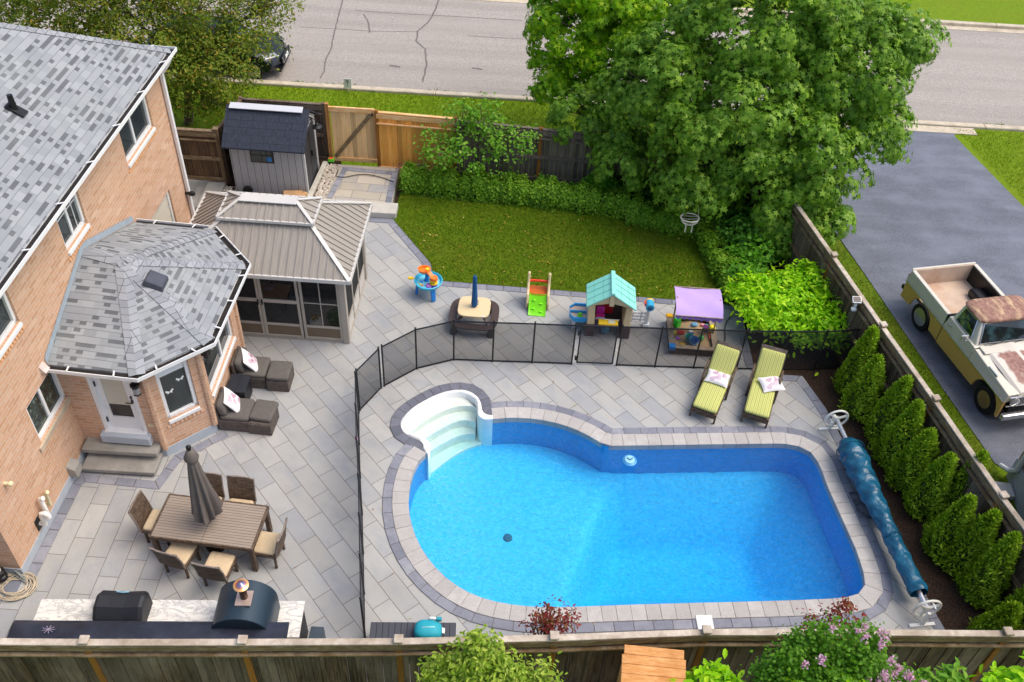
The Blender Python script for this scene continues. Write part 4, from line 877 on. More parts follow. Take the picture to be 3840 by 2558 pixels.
for x in (gx0+.07, gx1-.07):
    for y in (gy0+.07, gy1-.07):
        q = MB(); q.box((x, y, gh/2), (.14, .14, gh)); q.build('post', M_ALU, GZ, bevel=.008)
b = MB()
for y in (gy0+.05, gy1-.05): b.box((0, y, gh-.05), (gx1-gx0-.28, .07, .12)); b.box((0, y, .03), (gx1-gx0-.28, .05, .06))
for x in (gx0+.05, gx1-.05): b.box((x, 0, gh-.05), (.07, gy1-gy0-.28, .12)); b.box((x, 0, .03), (.05, gy1-gy0-.28, .06))
b.build('frame', M_ALU, GZ)
# front: door pair and panels (panel: frame + upper screen + solid kick plate)
def panel(x0_, x1_, name, mids, handle=None, kick=.42, cross=False):
    y = gy0+.04; b = MB(); h1 = gh-.12; fw = .06
    b.box((x0_+fw/2, y, (h1+.07)/2), (fw, .045, h1-.07)); b.box((x1_-fw/2, y, (h1+.07)/2), (fw, .045, h1-.07))
    for z in (h1-fw/2, kick+.03, .1): b.box(((x0_+x1_)/2, y, z), (x1_-x0_-2*fw, .04, fw))
    for z in mids: b.box(((x0_+x1_)/2, y, z), (x1_-x0_-2*fw, .045, .09))
    if cross: b.box(((x0_+x1_)/2, y, (h1+kick)/2), (.022, .03, h1-kick-.1)); b.box(((x0_+x1_)/2, y+.002, 1.15), (x1_-x0_-2*fw, .026, .022))
    p = b.build(name, M_ALU, GZ, bevel=.004)
    b = MB(); b.face([(x0_+fw, y+.008, kick+.05), (x1_-fw, y+.008, kick+.05), (x1_-fw, y+.008, h1-fw), (x0_+fw, y+.008, h1-fw)]); b.build('mesh', M_SCREENT, p)
    b = MB(); b.box(((x0_+x1_)/2, y+.005, (kick+.1)/2+.01), (x1_-x0_-2*fw, .012, kick-.1)); b.build('kick_plate', simple('kick_brown', (112, 96, 78), .5, .05), p)
    if handle is not None: b = MB(); b.box((handle, y-.04, 1.12), (.025, .04, .14)); b.build('handle', M_BLACK, p)
panel(-1.66, -1.02, 'panel', (1.15,)); panel(-1.015, -.17, 'door', (1.15,), -.21); panel(-.16, .72, 'door', (1.15,), -.12); panel(.75, 1.64, 'panel', (), cross=True)
for i in range(3):      # right side: dark screens
    y0_, y1_ = gy0+.14+i*.74, gy0+.14+(i+1)*.74; x = gx1-.05; b = MB()
    for yy in (y0_+.02, y1_-.02): b.box((x, yy, 1.0), (.04, .04, 1.84))
    b.box((x, (y0_+y1_)/2, .5), (.04, .70, .05)); p = b.build('panel', M_ALU, GZ)
    b = MB(); b.face([(x, y0_+.04, .52), (x, y1_-.04, .52), (x, y1_-.04, 1.92), (x, y0_+.04, 1.92)]); b.build('mesh', M_SCRD, p)
    b = MB(); b.box((x, (y0_+y1_)/2, .27), (.012, .66, .4)); b.build('kick_plate', M_ALUL, p)
for x, y, sx, sy in ((gx0+.05, 0, .01, 2.2), (0, gy1-.05, 3.2, .01)):
    b = MB(); b.box((x, y, 1.2), (sx, sy, 1.44)); b.build('mesh', M_SCRD, GZ); b = MB(); b.box((x, y, .25), (sx*1.01, sy*1.01, .44)); b.build('kick_plate', M_ALU, GZ)
# roof
ze, zc = 2.08, 2.74; ex0, ex1, ey0, ey1 = -1.98, 1.97, -1.46, 1.48; ix0, ix1, iy0, iy1 = -1.0, .99, -.42, .44
def hiproof(b, rb, o4, i4, zo, zi, step=.17):
    O = [Vector((*p, zo)) for p in o4]; I = [Vector((*p, zi)) for p in i4]
    for q in range(4):
        a, c, d_, e_ = O[q], O[(q+1) % 4], I[(q+1) % 4], I[q]
        b.face([a, c, d_, e_]); L = (c-a).length; u = (c-a)/L; nn = u.cross((e_-a)).normalized()
        sl = (e_-a)-u*(e_-a).dot(u); s_e = (e_-a).dot(u); s_d = (d_-a).dot(u); n = int(L/step)
        for i in range(1, n):
            t = L*i/n; f = 1.0
            if t < s_e: f = t/s_e
            elif t > s_d: f = (L-t)/(L-s_d)
            if f > .06: rb.beam(a+u*t+nn*.012, a+u*t+sl*f+nn*.012, .03, .028, up=tuple(nn))
o4 = [(ex0, ey0), (ex1, ey0), (ex1, ey1), (ex0, ey1)]; i4 = [(ix0, iy0), (ix1, iy0), (ix1, iy1), (ix0, iy1)]
b = MB(); rb = MB(); hiproof(b, rb, o4, i4, ze, zc); r1 = b.build('roof', M_GROOF, GZ); rb.build('ribs', M_GROOF, r1)
b = MB()
for q in range(4):
    b.beam((*o4[q], ze+.03), (*i4[q], zc+.03), .09, .02); a, c = o4[q], o4[(q+1) % 4]; b.beam((*a, ze-.015), (*c, ze-.015), .05, .09)
b.build('roof_trim', M_ALUL, r1)
c4_ = [(-1.06, -.49), (1.05, -.49), (1.05, .5), (-1.06, .5)]; k4 = [(-.62, -.03), (.62, -.03), (.62, .05), (-.62, .05)]
b = MB(); rb = MB(); hiproof(b, rb, c4_, k4, 2.83, 3.05); cu = b.build('cupola', M_GROOF, GZ); rb.build('ribs', M_GROOF, cu)
b = MB()
for q in range(4):
    b.beam((*c4_[q], 2.86), (*k4[q], 3.08), .075, .02); a, c = c4_[q], c4_[(q+1) % 4]; b.beam((*a, 2.82), (*c, 2.82), .045, .06)
b.box((0, .01, 3.072), (1.26, .3, .02)); b.build('cupola_trim', M_ALUL, cu)
b = MB()
for q in range(4): a, c = i4[q], i4[(q+1) % 4]; b.beam((*a, 2.77), (*c, 2.77), .02, .09)
b.build('cupola_vent', M_BLACK, cu)
# inside the gazebo
M_DFAB = simple('charcoal_fabric', (72, 68, 66), .9, .1, 30, bump=.2, bscale=200)
s_ = thing('sofa', 'dark sofa inside the gazebo along the back screen', 'sofa', (-5.1, 17.55, 0)); b = MB(); b.box((0, 0, .22), (1.7, .7, .3)); b.build('base', M_BLACK, s_, bevel=.02)
b = MB(); b.sq((0, -.03, .42), (1.66, .64, .16), .2, .4); b.build('seat_cushion', M_DFAB, s_, smooth=60); b = MB(); b.sq((0, .3, .6), (1.66, .16, .45), .2, .4); b.build('backrest', M_DFAB, s_, smooth=60)
t_ = thing('coffee_table', 'light wooden coffee table inside the gazebo in front of the sofa', 'table', (-5.75, 16.95, 0)); b = MB(); b.box((0, 0, .43), (.7, .5, .04)); b.build('tabletop', woodmat('light_wood', (170, 118, 62), (196, 146, 86)), t_, bevel=.008)
for x in (-.28, .28):
    for y in (-.18, .18): b = MB(); b.beam((x, y, 0), (x, y, .41), .04, .04); b.build('leg', M_BLACK, t_)
b = MB(); b.sq((-.1, .03, .5), (.22, .2, .1), .6, .6); tag(b.build('folded_towel', simple('mauve_towel', (176, 140, 150), .9, .25, 18), smooth=60, loc=(-5.75, 16.95, 0)), 'mauve towel heaped on the table inside the gazebo', 'towel')
q = thing('side_stool', 'white rounded stool behind the right gazebo screen', 'stool', (-4.55, 15.98, 0)); b = MB(); b.lathe([(.15, 0), (.17, .05), (.17, .4), (.15, .44), (.0, .445)], seg=20); b.build('drum', M_WHT, q, smooth=40)
b = MB(); P_ = rdir(40)*.06; leaves('posy', P_+np.array([-4.55, 15.98, .52]), rdir(40), .06, 'round', leafmat('posy', [(226, 200, 60), (120, 90, 60), (240, 236, 200)], .2)); tag(bpy.data.objects['posy'], 'small posy of yellow flowers on the white stool', 'flowers')
q = thing('potted_plant', 'green plant in a pot in the right corner of the gazebo', 'plant', (-4.12, 16.1, 0)); b = MB(); b.lathe([(.1, 0), (.14, .26), (.12, .26)], seg=16); b.build('pot', simple('terracotta', (150, 92, 66), .8), q)
P_ = rdir(120)*np.array([.17, .17, .2]); o_ = leaves('leaves', P_+np.array([0, 0, .48]), P_+np.array([0, 0, .1]), .12, 'oval', leafmat('pot_leaf', [(44, 92, 26), (80, 130, 40)]), q)
# ------------------------------------------------------------------ shed
M_RESIN = Mt('grey_resin', .6, 0, .3); _b, _f = M_RESIN.brick(M_RESIN.map(M_RESIN.co('UV')), .19, 40, .006, 0, smooth=.1)
M_RESIN.col(M_RESIN.mix(_f, M_RESIN.mix(M_RESIN.ramp(M_RESIN.noise(9, M_RESIN.map(M_RESIN.co(), sc=(8, 8, .5)), 4), [(.3, 0), (.7, 1)]), lin((156, 156, 158)), lin((178, 177, 178))), lin((70, 70, 74)))); M_RESIN.bump(_f, -.5, .01); M_RESIN = M_RESIN.m
M_SROOF = Mt('slate_resin', .55, 0, .3); _v = M_SROOF.co('UV'); _b, _f = M_SROOF.brick(_v, .34, .2, .005, .43, freq=3)
_w = M_SROOF.noise(20, M_SROOF.map(_v, sc=(3, .4, 1)), 3)
M_SROOF.col(M_SROOF.mix(_f, M_SROOF.mix(M_SROOF.ramp(_w, [(.35, 0), (.65, 1)]), lin((36, 42, 54)), lin((58, 64, 78))), lin((18, 20, 26)))); M_SROOF.bump(M_SROOF.math('ADD', _w, _b), .4, .01); M_SROOF = M_SROOF.m
M_DRES = simple('dark_resin', (42, 46, 54), .5, .1, 8)
SH = thing('garden_shed', 'grey resin garden shed with dark slate roof by the gate', 'shed', (-6.82, 22.05, .15), -.015)
wx, wy = .98, .72; hw_, hr = 1.52, 2.2
b = MB(); b.bx((-wx, -wy, 0), (wx, wy, hw_)); b.ext([(wx-.02, -wy, hw_), (wx-.02, wy, hw_), (wx-.02, 0, hr-.06)], (-.02, 0, 0)); b.ext([(-wx, -wy, hw_), (-wx, wy, hw_), (-wx, 0, hr-.06)], (.02, 0, 0)); b.build('wall', M_RESIN, SH)
b = MB(); ov = 1.1; b.ext([(-ov, -.93, 1.47), (-ov, 0, 2.22), (-ov, 0, 2.26), (-ov, -.93, 1.51)], (2*ov, 0, 0)); b.ext([(-ov, .9, 1.62), (-ov, 0, 2.22), (-ov, 0, 2.26), (-ov, .9, 1.66)], (2*ov, 0, 0)); sr_ = b.build('roof', M_SROOF, SH)
b = MB(); b.box((-.03, -.06, 2.265), (1.94, .2, .03), rx=rad(20)); b.build('skylight_strip', simple('frosted_strip', (200, 202, 206), .4, .03), sr_, bevel=.006)
b = MB()
for sx in (-.33, .33):
    pass
b.box((-.12, -wy-.012, 1.22), (.62, .03, .46)); wn = b.build('window', M_BLACK, SH, bevel=.005)
b = MB(); b.face([(-.39, -wy-.031, 1.03), (.15, -wy-.031, 1.03), (.15, -wy-.031, 1.42), (-.39, -wy-.031, 1.42)]); b.build('pane', M_GLASS, wn)
b = MB(); b.box((-.12, -wy-.036, 1.22), (.015, .01, .4)); b.box((.02, -wy-.035, 1.22), (.012, .008, .4)); b.box((-.12, -wy-.035, 1.23), (.54, .009, .015)); b.build('glazing_bar', M_BLACK, wn)
b = MB(); b.face([(0, -wy-.033, 1.05), (.14, -wy-.033, 1.05), (.14, -wy-.033, 1.18), (0, -wy-.033, 1.18)]); b.build('blue_thing_inside', simple('blue_bag', (40, 120, 190), .5), wn)
b = MB(); b.box((wx+.012, -.02, .82), (.03, 1.16, 1.62)); dd = b.build('door', M_DRES, SH, bevel=.006)
b = MB(); b.box((wx+.05, .05, .9), (.05, .03, .16)); b.build('handle', M_BLACK, dd); b = MB(); b.box((wx+.03, -.02, .82), (.008, .02, 1.6)); b.build('seam', M_BLACK, dd)
b = MB()
for y in (-.66, .66): b.box((wx+.015, y, .8), (.04, .1, 1.6))
b.beam((wx+.02, -.7, 1.58), (wx+.02, 0, 2.14), .04, .1); b.beam((wx+.02, .7, 1.66), (wx+.02, 0, 2.14), .04, .1); b.build('corner_trim', simple('pale_grey_trim', (186, 186, 186), .5), SH)
q = thing('barn_lamp', 'black barn style lamp hanging from the shed gable', 'lamp', (-5.78, 22.03, 1.98)); b = MB(); b.tube([(0, 0, .0), (.0, 0, .1), (.12, 0, .16), (.2, 0, .12), (.22, 0, .02)], .012, 6); b.build('arm', M_BLACK, q, smooth=60)
b = MB(); b.lathe([(.02, .04), (.05, .02), (.06, -.02), (.14, -.06), (.145, -.08), (.12, -.07)], (.22, 0, 0), 20); b.build('lamp_shade', M_BLACK, q, smooth=40)
b = MB(); b.lathe([(.13, -.04), (.13, .04)], (0, 0, .13), 18, Matrix.Rotation(rad(90), 3, 'X')); b.tube([(-.15, 0, .02), (.15, 0, .02)], .02); b.tube([(0, 0, .13), (.16, -.02, .2)], .012); tag(b.build('hose_reel', M_BLACK, loc=(-7.45, 21.2, .17), smooth=40), 'black hose reel standing against the shed wall', 'reel')
b = MB(); b.box((0, 0, .12), (.5, .16, .2), rz=.1, rx=.5); b.box((.22, .02, .1), (.26, .22, .14), rz=-.3); tag(b.build('cardboard', simple('kraft_card', (190, 150, 106), .9), loc=(-6.2, 21.17, .15)), 'flattened brown cardboard leaning on the shed wall', 'cardboard')
tb = thing('toy_block', 'small green and orange toy on the pebbles by the gate', 'toy', (-5.5, 23.0, .25)); b = MB(); b.box((0, 0, .03), (.17, .12, .1)); b.build('case', simple('lime_plastic', (90, 200, 50), .4), tb, bevel=.01); b = MB(); b.box((0, -.01, .085), (.13, .08, .02)); b.build('lid', simple('orange_plastic', (240, 110, 50), .4), tb)
b = MB(); P_ = [(-5.35, 23.0), (-5.2, 22.5), (-5.3, 22.3), (-5.0, 22.25), (-4.6, 22.5), (-4.1, 22.45), (-3.6, 22.2)]; b.tube([(*p, .2) for p in resample(chaikin(P_, 2), .08)], .012, 5); tag(b.build('extension_cord', M_BLACK, smooth=60), 'thin black cord trailing across the pad by the gate', 'cord')
# ------------------------------------------------------------------ pool mesh fence
M_FMESH = screen('fence_mesh', (.02, .02, .022), .56)
def pool_fence(label, pts, h=1.22, group='mesh pool fence sections', endpost=True):
    t = thing('mesh_pool_fence', label, 'fence', (*pts[0], 0), 0, group); o = np.array(pts[0])
    for i, p in enumerate(pts):
        p = np.array(p)-o; b = MB(); b.tube([(*p, 0), (*p, h+.04)], .02, 8); b.lathe([(.02, h+.03), (.024, h+.05), (0, h+.07)], (*p, 0), 8); b.build('post', M_BLACK, t, smooth=50)
    for i in range(len(pts)-1):
        a, c = np.array(pts[i])-o, np.array(pts[i+1])-o; b = MB()
        b.face([(*a, .03), (*c, .03), (*c, h-.01), (*a, h-.01)]); pn = b.build('mesh_panel', M_FMESH, t)
        
        for zz in (.03, h-.01): b = MB(); b.beam((*a, zz), (*c, zz), .018, .03); b.build('hem', M_BLACK, pn)
    return t
pool_fence('black mesh pool fence section running towards the front fence', [(-2.25, 8.35), (-2.4, 9.2), (-2.55, 10.05), (-2.71, 10.94), (-2.89, 11.83), (-3.05, 12.70), (-3.2, 13.58)])
pool_fence('short black mesh pool fence panel nearest the curved step end', [(-3.19, 13.66), (-2.83, 14.36)])
pool_fence('black mesh pool fence section bending behind the pool steps', [(-2.77, 14.43), (-2.12, 15.03), (-1.31, 15.39), (-.42, 15.42), (.49, 15.46), (1.4, 15.49)])
pool_fence('black mesh pool fence section behind the sun loungers', [(2.44, 15.54), (3.33, 15.57), (4.23, 15.61), (5.23, 15.66), (6.2, 15.72), (7.06, 15.8), (7.85, 15.95)])
pg = thing('pool_gate', 'framed black mesh gate in the pool fence before the playhouse', 'gate', (1.5, 15.52, 0), .03)
b = MB(); 
for x in (0.02, .84): b.tube([(x, 0, .05), (x, 0, 1.2)], .018, 8)
b.tube([(0.02, 0, .05), (.84, 0, .05)], .018, 8); b.tube([(.02, 0, 1.2), (.84, 0, 1.2)], .018, 8); b.build('frame', M_BLACK, pg, smooth=50)
b = MB(); b.face([(.02, 0, .06), (.84, 0, .06), (.84, 0, 1.19), (.02, 0, 1.19)]); b.build('mesh_panel', M_FMESH, pg)
b = MB(); b.box((.84, -.03, .98), (.06, .07, .16)); b.build('latch', M_BLACK, pg, bevel=.008)
for z in (.2, .98): b = MB(); b.box((-.01, -.02, z), (.07, .06, .09)); b.build('hinge', M_BLACK, pg)
b = MB(); b.tube([(0, 0, 0), (.02, .01, .06), (-.02, 0, .1), (.015, .01, .13), (-.01, 0, .2)], .012, 6); b.box((0, .01, .1), (.05, .03, .05), rz=.5); tag(b.build('ribbon', simple('pink_ribbon', (238, 170, 206), .6), loc=(-2.93, 12.0, .92), smooth=60), 'pink ribbon tied to the left run of the pool fence', 'ribbon')
# ================================================================== FURNITURE
def m_wicker(name, a, b_, sc=1.0):
    M = Mt(name, .6, 0, .3); v = M.co('UV'); bc, bf = M.brick(M.map(v, sc=(sc, sc, sc)), .05, .014, .0018, .5)
    big = M.ramp(M.noise(9, detail=4), [(.35, 0), (.65, .55)])
    M.col(M.mix(bf, M.mix(big, M.mix(M.ramp(bc, [(.2, 0), (.8, 1)]), lin(a), lin(b_)), k(lin(b_), 1.25)), k(lin(a), .35))); M.bump(M.math('SUBTRACT', 1.0, bf), .6, .006); return M.m
M_WICK = m_wicker('brown_wicker', (70, 56, 46), (124, 104, 86)); M_WICK2 = m_wicker('grey_wicker', (80, 71, 66), (116, 105, 98))
M_WICKT = m_wicker('wicker_edge', (124, 110, 100), (160, 146, 136))
M_BEIGE = simple('beige_cushion', (206, 184, 150), .9, .07, 14, bump=.15, bscale=200)
M_CUSH = simple('grey_cushion', (98, 93, 88), .95, .1, 12, bump=.25, bscale=220)
M_TTOP = Mt('slatted_top', .6, 0, .3); _v = M_TTOP.co('UV'); _b, _f = M_TTOP.brick(M_TTOP.map(_v, (0, .0, 0)), 40, .058, .004, 0, smooth=.1)
M_TTOP.col(M_TTOP.mix(_f, M_TTOP.mix(M_TTOP.ramp(M_TTOP.noise(12, M_TTOP.map(_v, sc=(.15, 3, 1)), 4), [(.3, 0), (.7, 1)]), lin((140, 126, 112)), lin((164, 150, 134))), lin((74, 66, 58)))); M_TTOP = M_TTOP.m
tb_ = thing('dining_table', 'rectangular slatted dining table with wicker rim on the patio', 'table', (-5.32, 10.06, 0), -.075)
b = MB(); b.bx((-.92, -.46, .705), (-.06, .46, .735)); b.bx((.06, -.46, .705), (.92, .46, .735)); b.bx((-.06, -.46, .705), (.06, .46, .737)); b.build('tabletop', M_TTOP, tb_)
b = MB()
for y in (-.475, .475): b.box((0, y, .70), (1.92, .035, .085))
for x in (-.945, .945): b.box((x, 0, .70), (.035, .92, .085))
b.build('rim', M_WICK, tb_, bevel=.006)
for x in (-.9, .9):
    for y in (-.43, .43): b = MB(); b.beam((x, y, 0), (x, y, .67), .09, .09); b.build('leg', M_WICK, tb_, bevel=.01)
um = thing('patio_umbrella', 'folded taupe patio umbrella standing in the middle of the dining table', 'umbrella', (-5.31, 10.05, 0))
b = MB(); b.tube([(0, 0, 0), (0, 0, 2.78)], .022, 8); b.lathe([(.2, 0), (.2, .05), (.05, .09), (.04, .3)], seg=16); b.build('pole', simple('bronze_pole', (52, 46, 42), .4, metal=.3), um, smooth=40)
M_CANOPY = simple('taupe_canvas', (106, 98, 92), .9, .12, 5, bump=.2, bscale=120)
def folded(b, z0, z1, r0, r1, pl=9, amp=.4, seg=72, n=16):
    def fn(u, v):
        a = u*2*math.pi; z = z0+(z1-z0)*v; r = (r0+(r1-r0)*v)*(1+amp*(1-v*.75)*math.cos(pl*a+1.2*v)*.6+.12*math.sin(3*a+4*v)*(1-v))
        return (r*math.cos(a), r*math.sin(a), z+.05*(1-v)*math.cos(pl*a))
    b.grid(fn, seg, n)
b = MB(); folded(b, 1.02, 2.55, .235, .075); b.lathe([(.03, 2.42), (.11, 2.5), (.13, 2.56), (.08, 2.68), (.035, 2.76)], seg=16); b.build('canopy', M_CANOPY, um, smooth=70)
b = MB(); b.lathe([(.03, 2.74), (.045, 2.79), (.045, 2.83), (.02, 2.86), (0, 2.865)], seg=12); b.build('finial', M_BLACK, um, smooth=40)
b = MB(); 
for a in (3.9, 5.0, 5.9): b.tube([(.05*math.cos(a), .05*math.sin(a), 1.25), (.07*math.cos(a), .07*math.sin(a), .85)], .012, 6)
b.build('rib_ends', M_BLACK, um); 
for a in (3.9, 5.0): b = MB(); b.beam((.075*math.cos(a), .075*math.sin(a), 1.0), (.1*math.cos(a), .1*math.sin(a), .9), .03, .012); b.build('tag', M_WHT, um)
def make_chair():
    t = thing('dining_chair', 'x', 'chair')
    for x in (-.21, .21):
        for y in (-.2, .2):
            b = MB(); b.beam((x, y, .0), (x, y*.98, .38), .04, .045); b.build('leg', M_WICK, t, bevel=.006)
    b = MB(); b.box((0, 0, .37), (.5, .5, .08)); b.build('seat', M_WICK, t, bevel=.01)
    b = MB(); b.sq((0, .015, .435), (.47, .47, .08), .18, .5); b.build('cushion', M_BEIGE, t, smooth=60)
    def fn(u, v):
        x = (u-.5)*.5; z = .38+.56*v; return (x, -.235-.10*v**1.6-.02*(1-(2*u-1)**2), z)
    b = MB(); n_ = 10; b.grid(fn, n_, 10)
    b.add([(p[0], p[1]-.032, p[2]) for p in b.v], [tuple(reversed(f)) for f in b.f])
    nu = n_+1; off = nu*11; ed = [i for i in range(nu)]+[nu*j+n_ for j in range(1, 11)]+[nu*10+i for i in range(n_-1, -1, -1)]+[nu*j for j in range(9, 0, -1)]
    b.f += [(ed[i], ed[(i+1) % len(ed)], off+ed[(i+1) % len(ed)], off+ed[i]) for i in range(len(ed))]; b.mi += [0]*len(ed)
    b.build('backrest', M_WICK, t, smooth=40)
    b = MB(); b.tube([fn(0, 0.02), fn(0, .5), fn(0, 1), fn(.25, 1.0), fn(.5, 1), fn(.75, 1), fn(1, 1), fn(1, .5), fn(1, .02)], .02, 6); b.v = [(x, y-.016, z) for x, y, z in b.v]; b.build('back_rim', M_WICKT, t, smooth=60)
    return t
ch0 = make_chair(); first = True
for (x, y, a, lb) in [(-6.36, 10.2, -96, 'brown wicker dining chair at the left end of the table by the house'), (-4.26, 9.86, 84, 'brown wicker dining chair at the right end of the table'),
                      (-4.97, 10.58, 176, 'dining chair to the right of the umbrella at the back of the table'), (-5.58, 10.62, 178, 'dining chair mostly hidden behind the folded umbrella'),
                      (-5.78, 9.55, -14, 'angled dining chair at the front left of the table, beige seat pulled out'), (-5.02, 9.34, -8, 'dining chair at the front of the table just above the pizza oven')]:
    o = ch0 if first else dup(ch0); first = False; o.location = (x, y, 0.004); o.rotation_euler.z = rad(a); o['label'] = lb; o['group'] = 'wicker dining chairs around the table'
# ------------------------------------------------------------------ pillows with palm fronds
M_PIL = simple('white_pillow', (232, 228, 230), .9, .04, 8, bump=.1, bscale=80); M_FROND = simple('mauve_print', (190, 138, 168), .9, .2, 30)
def pillow(label, loc, R, w=.42, h=.42, t=.14, seed=0):
    r = random.Random(seed); o = thing('throw_pillow', label, 'pillow', loc, group='white pillows with mauve palm fronds')
    def S(u, v, sd=1):
        e = (1-abs(u)**3)*(1-abs(v)**3); pin = 1-.10*(1-abs(u*v))*max(abs(u), abs(v))**2
        return R @ Vector((u*w/2*(1-.07*(1-v*v)**1*abs(u)), v*h/2*(1-.07*(1-u*u)*abs(v)), sd*t/2*max(0, e)**.55))
    b = MB(); b.grid(lambda u, v: S(2*u-1, 2*v-1, 1), 14, 14); b.grid(lambda u, v: S(1-2*u, 2*v-1, -1), 14, 14); b.build('cover', M_PIL, o, smooth=70)
    b = MB()
    for (u0, v0, a, L) in [(-.55, -.75, 1.2, .9), (.1, -.5, 1.6, 1.0), (.55, .0, 1.9, .8), (-.45, .15, 1.0, .75)]:
        a += r.uniform(-.5, .5)
        for i in range(7):
            s = L*i/7; u, v = u0+math.cos(a)*s, v0+math.sin(a)*s
            for sg in (-1, 1):
                a2 = a+sg*.95; l = .34*(1-i/9); q = []
                for f, wd in ((0, .012), (.5, .032), (1, .005)):
                    uu, vv_ = u+math.cos(a2)*l*f, v+math.sin(a2)*l*f; px, py = -math.sin(a2)*wd, math.cos(a2)*wd; q.append(((uu+px, vv_+py), (uu-px, vv_-py)))
                if max(abs(z) for pr_ in q for p in pr_ for z in p) > .93: continue
                nv = R @ Vector((0, 0, .003))
                for (p1, p2), (p3, p4) in zip(q, q[1:]): b.face([S(*p2)+nv, S(*p4)+nv, S(*p3)+nv, S(*p1)+nv])
    b.build('frond_print', M_FROND, o); return o
def RM(rz=0, rx=0, ry=0): return Matrix.Rotation(rz, 3, 'Z') @ Matrix.Rotation(ry, 3, 'Y') @ Matrix.Rotation(rx, 3, 'X')
# ------------------------------------------------------------------ lounge chairs and ottomans by the bay
M_OTTW = M_WICK2
def lounge(label, x, y, rz=0):
    t = thing('lounge_chair', label, 'chair', (x, y, 0), rz, 'armless wicker lounge chairs by the bay window')
    b = MB(); b.box((.34, 0, .16), (.64, .61, .30)); b.build('base', M_WICK2, t, bevel=.012)
    b = MB(); b.sq((.36, 0, .36), (.62, .6, .13), .18, .45); b.build('seat_cushion', M_CUSH, t, smooth=60)
    b = MB(); b.box((.015, 0, .36), (.06, .62, .66), ry=rad(-5)); b.build('backrest', M_WICK2, t, bevel=.012)
    b = MB(); b.sq((.13, 0, .56), (.17, .58, .36), .35, .5, R=None); b.v = [(p[0]-(p[2]-.5)*.16, p[1], p[2]) for p in b.v]; b.build('back_cushion', M_CUSH, t, smooth=60); return t
def otto(label, x, y, rz=0, shift=(0, 0, 0)):
    t = thing('ottoman', label, 'ottoman', (x, y, 0), rz, 'wicker ottomans in front of the lounge chairs')
    b = MB(); b.box((.24, 0, .15), (.48, .56, .30)); b.box((.24, 0, .31), (.44, .52, .02)); b.build('base', M_OTTW, t, bevel=.01)
    b = MB(); b.sq((.25+shift[0], shift[1], .37), (.49, .56, .12), .18, .45, R=RM(shift[2])); b.build('cushion', M_CUSH, t, smooth=60); return t
lounge('grey wicker lounge chair nearest the gazebo doors', -5.98, 14.43); otto('grey ottoman neatly covered by its cushion, nearest the gazebo doors', -5.29, 14.35)
lounge('grey wicker lounge chair at the corner of the bay foundation', -6.02, 13.17, -.03); otto('grey ottoman with its cushion slid back and wicker edge bare', -5.36, 13.1, -.06, (.0, .07, -.05))
pillow('white frond pillow leaning on the lounge chair nearest the gazebo', (-5.68, 14.42, .55), RM(.35, 0, rad(58)), .52, .5, .15, 1)
pillow('white frond pillow leaning on the lounge chair by the bay foundation', (-5.76, 13.22, .55), RM(.25, 0, rad(58)), .52, .5, .15, 2)
sd_ = thing('side_table', 'black slatted side table between the two lounge chairs', 'table', (-5.79, 13.79, 0))
M_SLAT = Mt('black_slats', .45, 0, .4); _b, _f = M_SLAT.brick(M_SLAT.co('UV'), 40, .045, .005, 0); M_SLAT.col(M_SLAT.mix(_f, lin((46, 50, 58)), lin((14, 14, 16)))); M_SLAT = M_SLAT.m
b = MB(); b.box((0, 0, .24), (.38, .5, .46)); b.build('body', simple('black_resin', (30, 31, 35), .5), sd_, bevel=.01); b = MB(); b.box((0, 0, .485), (.42, .54, .03)); b.build('tabletop', M_SLAT, sd_, bevel=.006)
